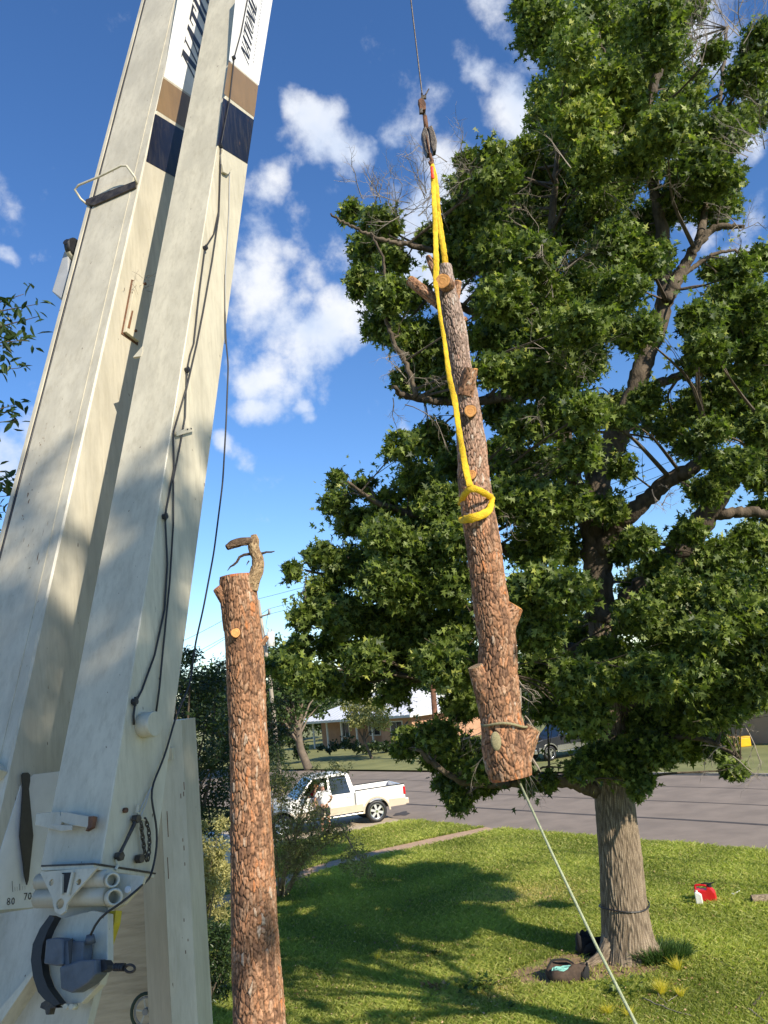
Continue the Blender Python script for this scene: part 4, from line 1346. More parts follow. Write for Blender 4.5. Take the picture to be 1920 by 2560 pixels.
# turnbuckle, chain and pin on the jib's lower side
mb = MB(); mb.tube(on_e([c3(735, 1130), c3(770, 1060), c3(850, 895)], .03), [.011, .009, .012], 8)
tk = mb.build('turnbuckle', STEEL, jib)
for q in (c3(738, 1135), c3(848, 895), c3(868, 1150)):
    mb = MB(); mb.disc(hit_s(*q, S5) + BS * .03, BS, .024, .035, 6); mb.build('nut', STEEL, tk)
mb = MB(); mb.tube(on_e([c3(862, 800), c3(858, 850), c3(880, 890), c3(905, 905)], .025), .008, 6); mb.build('shackle', PAINT2, tk)
mb = MB(); mb.tube(on_e([c3(730, 1150), c3(738, 1190), c3(722, 1220)], .02), .009, 6); mb.build('shackle', PAINT2, tk)
mb = MB(); mb.disc(hit_s(*c3(795, 838), S5) + BS * .012, BS, .014, .02, 8); mb.build('rivet', RUST, tk)
mb = MB(); mb.tube(on_e([c3(875, 850), c3(940, 715), c3(955, 690)], .02), .003, 5); mb.tube(on_e([c3(885, 880), c3(925, 780), c3(945, 710)], .02), .003, 5); mb.build('thin_wire', GREYM, tk)


def chain(pts, parent, r=.0042, L=.030):
    P_, _, t = smooth_path(pts, [1] * len(pts), 80)
    ln = np.linalg.norm(np.diff(P_, axis=0), axis=1).sum(); n = int(ln / (L * 0.78))
    me = None
    mb0 = MB(); ring = [(0.5 * L * .62 * cos(a), 0, L * .5 * sin(a) * 1.25) for a in np.linspace(0, 2 * pi, 13)]
    mb0.tube(ring, r, 5, caps=False)
    me = bpy.data.meshes.new('chain_link'); me.from_pydata(mb0.v, [], mb0.f); me.materials.append(STEEL)
    for k in range(n):
        p0 = P_[int(k / n * 79)]; p1 = P_[min(79, int(k / n * 79) + 2)]
        z = Vector(p1 - p0).normalized(); q = z.to_track_quat('Z', 'Y').to_matrix().to_4x4()
        o = bpy.data.objects.new('chain_link', me); COL.objects.link(o); o.parent = parent
        pm = local_m(crane) @ local_m(parent)
        o.matrix_parent_inverse = pm.inverted()
        o.matrix_basis = Matrix.Translation(Vector(p0)) @ q @ Matrix.Rotation(pi / 2 * (k % 2) + .3, 4, 'Z')


chain(on_e([c3(880, 930), c3(885, 990), c3(895, 1060), c3(905, 1130), c3(915, 1175)], .03), jib)
chain(on_e([c3(905, 905), c3(922, 960), c3(928, 1030), c3(925, 1100), c3(918, 1175)], .035), jib)

# --- upright post behind the jib's foot
YP = 5.7
def PV(x, y): return P(x, y, YP)
pr = P(486, 2400, YP); pm_ = P(422, 2400, YP - 0.10); pl_ = P(366, 2400, YP + .22)
ztop = P(445, 1800, YP)[2]
mb = MB()
plan = [pl_[:2], pm_[:2] + np.array([-.02, .06]), pm_[:2] + np.array([.012, .05]), pm_[:2], pr[:2], pr[:2] + np.array([.02, .30]), pl_[:2] + np.array([.05, .12])]
mb.prism([(q[0], q[1], 0.9) for q in plan], (0, 0, ztop - 0.9))
post = mb.build('upright_post', PAINT, crane)
mb = MB()
g = P(420, 1885, YP - .1); mb.box((g[0] + .005, g[1] - .005, g[2]), (.07, .06, .075)); mb.build('post_stop', PAINT2, post, bevel=.003)
mb = MB()
for (x, y, hh_) in ((419, 2060, .16), (420, 2170, .13), (457, 2100, .02), (460, 2120, .03), (462, 2160, .02), (460, 2300, .02), (470, 2350, .015), (464, 2380, .02), (460, 1965, .05), (452, 1990, .03), (459, 1985, .03)):
    v = P(x, y, YP - .06)
    # chips lie on the post's right face
    n2 = np.array([pr[0] - pm_[0], pr[1] - pm_[1], 0]); n2 /= np.linalg.norm(n2); nn_ = np.array([n2[1], -n2[0], 0])
    dd = ray(x, y); kk = ((np.array([pm_[0], pm_[1], 0]) - CC) @ nn_) / (dd @ nn_); c = CC + dd * kk + nn_ * 0.0006
    mb.box(c, (.005, .001, hh_), (n2, nn_, (0, 0, 1)))
o = mb.build('paint_chips', RUST, post); o['kind'] = 'stuff'
zt = P(300, 2170, 6.35)[2]; pa, pb2 = P(150, 2400, 6.35), P(462, 2400, 6.35)
mb = MB(); mb.prism([(pa[0], pa[1], .6), (pb2[0], pb2[1] + .1, .6), (pb2[0], pb2[1] + .1, zt), (pa[0], pa[1], zt)], (0, .05, 0))
rp_n = mb.build('rear_panel', mat('scratched_beige_panel', (.62, .53, .38), (.48, .40, .28), rough=.7, scale=5, bump=.3, stretch=(.6, 1, 5), c3=(.36, .29, .2)), crane, bevel=.004)
# crane deck far below the operator, mostly out of view
mb = MB(); mb.box((-3.4, 1.2, 1.0), (2.3, 5.0, 0.35)); mb.build('deck', PAINT, crane, bevel=.02)
mb = MB(); mb.tube([(-3.0, 2.3, 1.18), (-3.0, 2.3, 2.6)], .45, 20); mb.build('turret', PAINT, crane)
for sx in (-4.3, -2.5):
    for sy in (-0.7, 1.0, 2.8):
        mb = MB(); mb.disc((sx, sy, .5), (1, 0, 0), .5, .3, 24); mb.build('tyre', BLACK, crane, smooth=True)

# hose reel wheel behind the post
cw = P(364, 2528, 6.0)
reel = empty('hose_reel', cw, 'green spoked hose reel partly behind the white crane post', 'hose reel')
mb = MB(); ring = [cw + np.array([.085 * cos(a), .03 * cos(a), .108 * sin(a)]) for a in np.linspace(0, 2 * pi, 25)]
mb.tube(ring, .011, 8, caps=False); mb.build('rim', mat('dark_green_rubber', (.03, .06, .04), (.02, .04, .03)), reel, smooth=True)
ring = [cw + np.array([.066 * cos(a), .02 * cos(a), .085 * sin(a)]) for a in np.linspace(0, 2 * pi, 25)]
mb = MB(); mb.tube(ring, .008, 6, caps=False); mb.build('inner_rim', GREYM, reel, smooth=True)
for k in range(5):
    a = 2 * pi * k / 5 + .4
    mb = MB(); mb.tube([cw, cw + np.array([.075 * cos(a), .02 * cos(a), .095 * sin(a)])], .006, 6); mb.build('spoke', WHITEPL, reel)
mb = MB(); mb.disc(cw, (.1, -1, 0), .02, .04, 12); mb.build('hub', GREYM, reel)

# ==================================================================== HOOK, SLING, LOG
YL = 9.5
def L_(x, y, dy=0.0): return P(x, y, YL + dy)
def rpx(n_, Y=YL, y=1280):
    return n_ / F * Y / ray(960, y)[1]


hc = MB(); pA = P(1020, -60, YL); pB = P(1055, 233, YL)
top = pA + (pA - pB) * 2.2
hc.tube([top, pA, pB], rpx(2.0), 8); hcab = hc.build('hoist_cable', STEEL)
tag(hcab, 'thin dark steel hoist cable running down to the hook block', 'cable')


def c6(a, b): return (880 + a * .2803, 180 + b * .2803)
hk = empty('hook_block', L_(1070, 380), 'rusty overhaul ball hook block hanging above the yellow sling', 'hook block')
def barp(a, b, r1, r2, nm, mt, sides=10, sq=None):
    mb_ = MB(); mb_.tube([L_(*c6(*a)), L_(*c6(*b))], [rpx(r1 * .28), rpx(r2 * .28)], sides); return mb_.build(nm, mt, hk, smooth=sides > 8)
barp((622, 190), (632, 260), 10, 16, 'cable_clip', STEEL)
barp((640, 232), (686, 150), 8, 6, 'cable_tail', STEEL)
mb = MB(); mb.box(L_(*c6(640, 225)), (rpx(14), rpx(8), rpx(9)), (CR, FW, CU)); mb.build('clip_bolt', STEEL, hk)
mb = MB(); mb.prism([L_(*c6(x, y), .05) for x, y in ((585, 290), (612, 270), (640, 290), (655, 320), (655, 375), (600, 385), (597, 325))], FW * -.13); mb.build('wedge_socket', RUST, hk, bevel=.008)
mb = MB(); mb.prism([L_(*c6(x, y), -.03) for x, y in ((600, 345), (628, 340), (630, 380), (600, 382))], FW * -.06); mb.build('wedge', STEEL, hk)
barp((642, 375), (655, 410), 18, 18, 'pin', STEEL)
barp((650, 395), (665, 520), 22, 24, 'swivel', RUST, 14)
mb = MB(); mb.prism([L_(*c6(x, y), .03) for x, y in ((632, 545), (652, 530), (678, 600), (690, 700), (690, 770), (665, 778), (642, 740), (614, 600))], FW * -.16); mb.build('cheek_plate', STEEL, hk, bevel=.012)
mb = MB(); mb.prism([L_(*c6(x, y), .10) for x, y in ((668, 545), (705, 520), (735, 590), (752, 660), (745, 745), (715, 758), (695, 700), (684, 600))], FW * -.16); mb.build('cheek_plate', STEEL, hk, bevel=.012)
mb = MB(); mb.tube([L_(*c6(655, 535), -.1), L_(*c6(670, 600), -.14), L_(*c6(688, 690), -.14), L_(*c6(694, 730), -.12)], .009, 6); mb.build('sheave_edge', RUST, hk)
hp = [(695, 730), (702, 765), (716, 790), (712, 815), (698, 822), (690, 808), (692, 790)]
mb = MB(); mb.tube([L_(*c6(*q), -.02) for q in hp], [.022, .022, .024, .026, .024, .018, .01], 8); mb.build('hook', RUST, hk, smooth=True)

# sling
sl = empty('lifting_sling', L_(1078, 410), 'bright yellow webbing sling from the hook down to the choked log', 'sling')


def ribbon(name, px_, wpx_, dys, mt, parent, th=.007, n=60, twist=0):
    pts = [L_(x, y, dy) for (x, y), dy in zip(px_, dys)]
    w = [rpx(q * 1.22, YL, 900) for q in wpx_]
    Pp, Rr, t = smooth_path(pts, w, n)
    T = np.gradient(Pp, axis=0); T /= np.linalg.norm(T, axis=1)[:, None]
    mb_ = MB(); S_ = 10; vs = []
    for i in range(n):
        v = Pp[i] - CC; v /= np.linalg.norm(v)
        x = np.cross(T[i], v); x /= np.linalg.norm(x)
        a = twist * sin(i * 0.25) * 0.5
        y = np.cross(T[i], x); x, y = x * cos(a) + y * sin(a), y * cos(a) - x * sin(a)
        rr = Rr[i] * (1 + .06 * sin(i * 1.7) + .05 * sin(i * .9))
        for j in range(S_):
            b_ = 2 * pi * j / S_
            vs.append(Pp[i] + x * cos(b_) * rr + y * sin(b_) * th * (1.6 if j in (2, 3, 7, 8) and i % 5 < 2 else 1))
    fs = [(i * S_ + j, i * S_ + (j + 1) % S_, (i + 1) * S_ + (j + 1) % S_, (i + 1) * S_ + j) for i in range(n - 1) for j in range(S_)]
    fs += [tuple(range(S_)), tuple((n - 1) * S_ + j for j in range(S_))]
    mb_.add(vs, fs)
    return mb_.build(name, mt, parent, smooth=True)


ribbon('webbing_leg', [c6(712, 812), c6(720, 900), c6(728, 1050), c6(740, 1300), c6(748, 1550), c6(752, 1750), c6(745, 1880), c6(762, 1990), c6(790, 2212), (1111, 850), (1124, 950), (1137, 1000), (1148, 1080), (1160, 1150), (1168, 1190), (1175, 1215)],
       [3.5, 5, 5.5, 5.5, 5.5, 6.5, 6, 3.6, 4.0, 4.2, 5.5, 6, 5.5, 6, 7, 6], [-.02, -.05, -.1, -.2, -.27, -.32, -.35, -.3, -.33, -.33, -.33, -.33, -.33, -.33, -.34, -.36], YELLOW, sl, n=150, twist=.6)
ribbon('webbing_leg', [c6(714, 815), c6(735, 900), c6(758, 1050), c6(770, 1250), c6(800, 1450), c6(830, 1650), c6(845, 1750), (1122, 700)],
       [3.5, 5, 5, 5, 5.5, 5.5, 5, 5], [0, 0, 0, .05, .1, .15, .2, .28], YELLOW, sl, n=70, twist=.5)
ribbon('webbing_leg', [c6(765, 1250), c6(785, 1450), c6(812, 1600), c6(830, 1740), (1116, 700)], [3, 4, 4.5, 5, 5], [.0, .0, .05, .12, .2], YELLOW, sl, n=50)
ribbon('red_tag', [c6(711, 845), c6(716, 900), c6(722, 950)], [3.3, 3.6, 3.6], [-.09, -.095, -.105], REDTAG, sl, n=12, th=.006)


def loop_path(kind):
    if kind == 0:   # upper turn: from the knot to the right edge and round the back
        return [(1150, 1262), (1158, 1240), (1176, 1219), (1200, 1226), (1222, 1240), (1231, 1244)], [.1, -.25, -.36, -.36, -.27, -.05]
    return [(1231, 1243), (1228, 1262), (1222, 1278), (1200, 1290), (1178, 1296), (1155, 1300), (1152, 1290)], [-.05, -.22, -.30, -.36, -.36, -.24, .12]


for k in (0, 1):
    q, dy = loop_path(k)
    ribbon('choker_loop', q, [6, 6, 7, 6.5, 6, 6] if k == 0 else [5, 6, 7.5, 8.5, 8.5, 7.5, 5], dy, YELLOW, sl, n=44, twist=.3, th=.012)

# log --------------------------------------------------------------------
log = empty('hanging_pine_log', L_(1271, 1950), 'long pine log with sawn stubs hanging upright from yellow sling', 'log')
lp_ = [(1113, 664, 14), (1116, 700, 18), (1119, 745, 26), (1137, 815, 28), (1150, 910, 26), (1167, 990, 28), (1177, 1100, 35), (1184, 1200, 38), (1198, 1300, 40), (1208, 1360, 41), (1217, 1424, 41), (1226, 1490, 42), (1237, 1550, 46),
       (1245, 1610, 45), (1243, 1680, 49), (1245, 1740, 53), (1253, 1800, 51), (1260, 1840, 55), (1264, 1880, 60), (1271, 1920, 57), (1276, 1944, 52)]
lpts = [L_(x, y) for x, y, r in lp_]
lrad = [rpx(r, YL, y) for x, y, r in lp_]
bark_tube('bark', lpts, lrad, PINEBARK, log, np.random.default_rng(3), aged=True, nu=190, dz=.010, cu=.034, cv=.105, depth=.017, lump=.045, warp=.24, crackw=.17)
ax0 = (lpts[0] - lpts[1]); ax1 = lpts[-1] - lpts[-2]
cut_disc('cut_end', lpts[0] + ax0 * .02, ax0, lrad[0] * 1.02, CUT, log)
cut_disc('cut_end', lpts[-1] + ax1 * 0.05, ax1, lrad[-1] * 1.0, CUTRED, log, t=.03)


def stub(parent, a, b, ra, rb, dya, dyb, facing, seed, Y=YL, cmt=CUT, cutr=1.03, name='branch_stub', bark=PINEBARK, ddepth=.012):
    A = P(a[0], a[1], Y + dya); B = P(b[0], b[1], Y + dyb)
    r0_, r1_ = rpx(ra, Y, a[1]), rpx(rb, Y, b[1])
    o, _ = bark_tube(name, [A, (A + B) / 2, B], [r0_, (r0_ + r1_) / 2, r1_], bark, parent, np.random.default_rng(seed), nu=56, dz=.014, cu=.045, cv=.08, depth=ddepth, lump=.05)
    nn = (B - A) / np.linalg.norm(B - A) if facing is None else np.array(facing, float)
    cut_disc('cut_face', B + nn * .004, nn, r1_ * cutr, cmt, o, t=.012)
    return o


stub(log, (1120, 716), (1107, 702), 17, 16.5, -.05, -.36, None, 21)
stub(log, (1130, 780), (1144, 706), 14, 10, 0, .02, None, 22)
stub(log, (1100, 760), (1026, 702), 15, 13, .15, .3, None, 23, bark=DARKBARK if False else PINEBARK)
stub(log, (1090, 690), (1070, 642), 8, 6, .15, .25, None, 24)
stub(log, (1138, 815), (1166, 795), 16, 4, 0, -.02, None, 25, cmt=PINEBARK)
stub(log, (1163, 990), (1178, 922), 21, 16, -.08, -.16, (0.12, -.35, .93), 26)
stub(log, (1178, 1034), (1176, 1027), 15, 14, -.02, -.26, None, 27)
stub(log, (1182, 1192), (1179, 1186), 12, 11, -.05, -.22, None, 28)
stub(log, (1250, 1580), (1288, 1514), 34, 19, 0, -.04, None, 29)
stub(log, (1222, 1745), (1188, 1666), 32, 18, -.05, -.12, None, 30, cmt=TANBARK)
stub(log, (1285, 1905), (1334, 1820), 40, 17, 0, -.05, None, 31, cmt=TANBARK)
# oval scar
s0 = L_(1240, 1853, -.31)
mb = MB(); mb.sphere(s0, .075, .75, .35, 1.35, 16, 10); mb.build('knot_scar', ROPE2, log, smooth=True)
# olive rope round the butt
rp_ = []
for a in np.linspace(-.3, pi + .3, 26):
    rp_.append(L_(1258 - 58 * cos(a) * 1.0 + 4, 1812 + 4 * sin(a * 3) - 2 * cos(a), -sin(a) * .285 + .0))
mb = MB(); mb.tube(rp_, .014, 8); ro = mb.build('lashing_rope', ROPE2, None, smooth=True)
tag(ro, 'olive rope lashed once round the lower end of the log', 'rope')
mb = MB(); a = P(1296, 1950, YL); b = P(1600, 2580, YL - 2.2)
e_ = b + (b - a) * .12
mb.tube([a, a + (b - a) * .35 + np.array([0, 0, -.05]), a + (b - a) * .7 + np.array([0, 0, -.05]), b, e_], .014, 8); ro = mb.build('tag_line', ROPE, None, smooth=True)
tag(ro, 'taut pale green tag line from the log to the lawn', 'rope')
# dangling bare twigs at the log's right
mb = MB()
def twig(mb_, p0, dr, ln, r0_, rng, depth=3, spread=.6, sides=4, up=0.0):
    dr = np.array(dr, float); dr /= np.linalg.norm(dr); pts = [np.array(p0, float)]; n = 4
    for i in range(n):
        dr = dr + rng.normal(size=3) * .16 + np.array([0, 0, up]); dr /= np.linalg.norm(dr)
        pts.append(pts[-1] + dr * ln / n)
    mb_.tube(pts, [r0_ * (1 - .6 * i / n) for i in range(n + 1)], sides, caps=False)
    if depth > 0:
        for i in range(1, n + 1):
            if rng.random() < .85:
                d2 = dr + rng.normal(size=3) * spread
                twig(mb_, pts[i], d2, ln * rng.uniform(.4, .7), r0_ * .55, rng, depth - 1, spread, 3, up)


rg = np.random.default_rng(8)
for q in (((1300, 1720), (1325, 1800)), ((1312, 1790), (1340, 1825)), ((1295, 1700), (1330, 1745))):
    a, b = L_(*q[0], .1), L_(*q[1], .1); twig(mb, a, b - a, np.linalg.norm(b - a), .012, rg, 2)
a, b = L_(1325, 1890), L_(1352, 1930); mb.tube([a, (a + b) / 2 + np.array([.02, 0, -.03]), b], [.02, .012, .006], 6)
mb.build('twig', DEADWOOD, log)

# standing pine stump -------------------------------------------------------
stp = empty('pine_stump', P(652, 2744, YL) * np.array([1, 1, 0]), 'tall topped pine trunk still standing beside the crane', 'tree')
sp_ = [(592, 1441, 41), (597, 1480, 46), (601, 1530, 44), (610, 1600, 45), (615, 1700, 47), (619, 1800, 46), (625, 1960, 48), (632, 2170, 53), (636, 2300, 56), (648, 2560, 63), (660, 2760, 70)]
spts = [P(x, y, YL) for x, y, r in sp_]; srad = [rpx(r, YL, y) for x, y, r in sp_]
bark_tube('trunk', spts, srad, PINEBARK, stp, np.random.default_rng(4), nu=190, dz=.011, cu=.036, cv=.115, depth=.017, lump=.03, warp=.24, crackw=.17)
cut_disc('cut_end', spts[0] + np.array([0, 0, .01]), (-.02, -.02, 1), srad[0] * 1.0, CUTRED, stp, t=.03)
stub(stp, (575, 1510), (542, 1470), 20, 10, -.05, -.12, None, 41, cmt=CUTRED)
stub(stp, (592, 1590), (589, 1582), 13, 11, -.05, -.25, None, 42)
stub(stp, (655, 1610), (668, 1592), 7, 4, 0, 0, None, 43)
def c4(a, b): return (400 + a * .226, 1300 + b * .226)
q = [c4(1010, 780), c4(1020, 680), c4(1060, 600), c4(1085, 500), c4(1080, 420), c4(1050, 360), c4(1030, 290), c4(1045, 220), c4(1035, 165)]
bark_tube('leaning_branch', [P(*k, YL - .05) for k in q], [rpx(v) for v in (15, 17, 15.5, 14.5, 13, 12.5, 12.5, 10.5, 6)], TANBARK if False else attr_mat('tan_stub_bark', [(0, (.16, .10, .06)), (.5, (.36, .25, .14)), (1, (.5, .38, .23))]), stp, np.random.default_rng(9), nu=60, dz=.012, cu=.03, cv=.05, depth=.012, lump=.05)
q = [c4(1040, 240), c4(960, 235), c4(880, 245), c4(800, 270), c4(738, 305)]
bark_tube('broken_branch', [P(*k, YL - .05 - .03 * i) for i, k in enumerate(q)], [rpx(v) for v in (10, 9, 10, 9.5, 6)], attr_mat('dark_stub_bark', [(0, (.05, .035, .025)), (.5, (.11, .075, .05)), (1, (.22, .15, .10))]), stp, np.random.default_rng(10), nu=48, dz=.012, cu=.035, cv=.07, depth=.012, lump=.06)
mb = MB()
q = [c4(1000, 375), c4(930, 385), c4(880, 410), c4(850, 465), c4(810, 500), c4(780, 515), c4(745, 562)]
mb.tube([P(*k, YL - .05) for k in q], [rpx(v) for v in (4, 3.6, 3.4, 3.2, 2.8, 2, .6)], 6); mb.build('dead_twig', DARKBARK, stp); mb = MB()
q = [c4(1090, 395), c4(1130, 370), c4(1180, 355), c4(1230, 355), c4(1268, 345)]
mb.tube([P(*k, YL - .05) for k in q], [rpx(v) for v in (4, 3.4, 2.6, 2.2, 1.2)], 6)
mb.tube([P(*k, YL - .25) for k in (c4(985, 450), c4(965, 480), c4(958, 500))], [.01, .006, .003], 5)
mb.build('dead_twig', DARKBARK, stp)

# ==================================================================== BIG SWEETGUM
def ov(x, y): return x * 1.1573, y * 1.1573          # overview coordinates -> photo pixels


TY = float(tb[1])
sg_ = empty('sweetgum_tree', (tb[0], tb[1], 0), 'large leafy sweetgum with thick grey ridged trunk on the lawn', 'tree')
base = [(1577, 2420, 92), (1574, 2385, 78), (1567, 2330, 65), (1560, 2250, 59), (1551, 2150, 55), (1541, 2050, 51), (1533, 1960, 49), (1524, 1880, 46), (1517, 1780, 42), (1512, 1680, 38), (1508, 1600, 36), (1504, 1520, 34)]
tp = [P(x, y, TY) for x, y, r in base]; tp[0][2] = -.12
tr_ = [rpx(r * .95, TY, y) for x, y, r in base]
bark_tube('trunk', tp, tr_, GREYBARK, sg_, np.random.default_rng(6), nu=210, dz=.02, cu=.036, cv=.38, depth=.018, warp=.42, lump=.035, crackw=.5, step=.3)
# root flare
for k, (a, ln) in enumerate(((200, 1.05), (20, .7), (120, .7), (330, .62))):
    d = np.array([cos(radians(a)), sin(radians(a)), 0])
    c0 = np.array([tb[0], tb[1], 0])
    bark_tube('root', [c0 + d * .22 + [0, 0, .36], c0 + d * .5 + [0, 0, .08], c0 + d * ln + [0, 0, -.06]], [.17, .12, .05], GREYBARK, sg_, np.random.default_rng(60 + k), nu=48, dz=.03, cu=.05, cv=.2, depth=.015, crackw=.4)
mb = MB(); c = P(1533, 2130, TY)
k0 = P(1560, 2262, TY)
pts = [k0 + np.array([cos(a) * .43, sin(a) * .43, .03 * sin(a * 2 + .5)]) for a in np.linspace(0, 2 * pi, 33)]
mb.tube(pts, .013, 6, caps=False); wv = mb.build('wire_loop', BLACK, None); tag(wv, 'thin dark cord tied round the sweetgum trunk', 'cord')

LIMBS = []   # node cloud for attaching twigs


def limb(pts, r0_, r1_, Y0, Y1, name='limb', mt=LIMB, bend=0.0, conv=True, sides=10, seed=0):
    n = len(pts); P3 = []
    for i, q in enumerate(pts):
        if conv: q = ov(*q)
        f = i / (n - 1)
        P3.append(P(q[0], q[1], Y0 + (Y1 - Y0) * f + bend * sin(pi * f)))
    Pp, Rr, t = smooth_path(P3, list(np.linspace(r0_, r1_, n)), max(10, 7 * n))
    rg_ = np.random.default_rng(seed + 100)
    mb_ = MB(); mb_.tube(list(Pp + rg_.normal(size=Pp.shape) * 0.012), list(Rr * (1 + .08 * rg_.normal(size=len(Rr)))), sides)
    o = mb_.build(name, mt, sg_, smooth=True)
    for p_, r in zip(Pp, Rr): LIMBS.append((*p_, r))
    return Pp


limb([(1300, 1340), (1292, 1260), (1290, 1190), (1275, 1120), (1300, 1020), (1330, 950), (1365, 870), (1392, 780), (1420, 700), (1440, 640), (1437, 560), (1428, 480), (1415, 420), (1400, 340)], .30, .10, TY, TY - .8)
limb([(1400, 360), (1392, 300), (1400, 230), (1425, 150), (1455, 80), (1478, 0), (1490, -80)], .11, .05, TY - .8, TY - 1.4)
limb([(1395, 300), (1370, 240), (1345, 190), (1300, 100)], .06, .02, TY - .8, TY - 1.6)
limb([(1440, 650), (1470, 590), (1505, 530), (1540, 490), (1590, 490), (1605, 488)], .13, .035, TY - .7, TY - 1.2)
limb([(1450, 630), (1480, 590), (1530, 555), (1575, 540), (1625, 545)], .06, .02, TY - .7, TY - .5)
limb([(1510, 520), (1530, 420), (1545, 300), (1560, 180), (1570, 60)], .08, .03, TY - .9, TY - .4)
limb([(1292, 1260), (1300, 1190), (1340, 1130), (1390, 1085), (1440, 1040), (1490, 1015), (1540, 985)], .22, .10, TY, TY - 1.6)
limb([(1320, 1350), (1360, 1300), (1420, 1240), (1480, 1170), (1530, 1110), (1570, 1040), (1610, 990), (1680, 960), (1760, 900)], .25, .16, TY, TY - 2.5)
limb([(1530, 1110), (1570, 1110), (1620, 1105), (1680, 1118), (1750, 1130)], .11, .07, TY - 1.3, TY - 1.6)
limb([(1290, 1190), (1260, 1100), (1235, 1010), (1215, 920), (1200, 830), (1190, 700), (1188, 600), (1190, 500), (1195, 420), (1205, 330)], .20, .05, TY, TY - 1.2, bend=.5)
limb([(1285, 1160), (1278, 1050), (1262, 950), (1240, 820), (1225, 700)], .14, .05, TY + .1, TY + 1.6)
limb([(1205, 860), (1150, 850), (1080, 860), (1010, 870), (960, 868), (900, 862), (860, 850), (850, 838)], .12, .035, TY - .3, TY - 2.6, bend=-.2)
limb([(1190, 650), (1130, 610), (1060, 580), (990, 560), (930, 540), (880, 528), (860, 525)], .10, .03, TY - .8, TY - 2.8)
limb([(880, 528), (830, 520), (780, 500), (740, 478), (713, 463)], .04, .015, TY - 2.8, TY - 3.1)
limb([(1190, 720), (1100, 690), (1010, 670), (930, 640), (880, 610)], .10, .05, TY - .7, TY - 2.4)
limb([(900, 860), (880, 790), (840, 720), (830, 640), (830, 560), (800, 500)], .05, .015, TY - 2.4, TY - 3)
limb([(1270, 1300), (1180, 1240), (1080, 1180), (980, 1130), (880, 1110), (800, 1080), (750, 1040)], .14, .02, TY, TY - 2.5)
limb([(1270, 1420), (1160, 1370), (1040, 1320), (900, 1290), (760, 1260), (660, 1230)], .14, .02, TY, TY - 1.5)
limb([(1290, 1710), (1240, 1690), (1190, 1683), (1130, 1688), (1060, 1695), (1000, 1690), (960, 1670), (900, 1620)], .135, .03, TY, TY - 1.6, bend=-.1)
limb([(1325, 1560), (1400, 1480), (1480, 1430), (1570, 1400), (1660, 1380)], .14, .05, TY, TY - 1.8)
limb([(1320, 1640), (1380, 1600), (1460, 1590), (1540, 1600), (1600, 1640)], .09, .02, TY, TY - 2.4)
limb([(1420, 830), (1470, 810), (1530, 800), (1600, 795), (1670, 790)], .09, .05, TY - .4, TY - .9)
limb([(1300, 1430), (1220, 1450), (1150, 1460), (1050, 1450)], .10, .03, TY, TY - 2.6)
limb([(930, 1470), (960, 1460), (1000, 1480)], .06, .05, TY - 1.5, TY - 1.6)

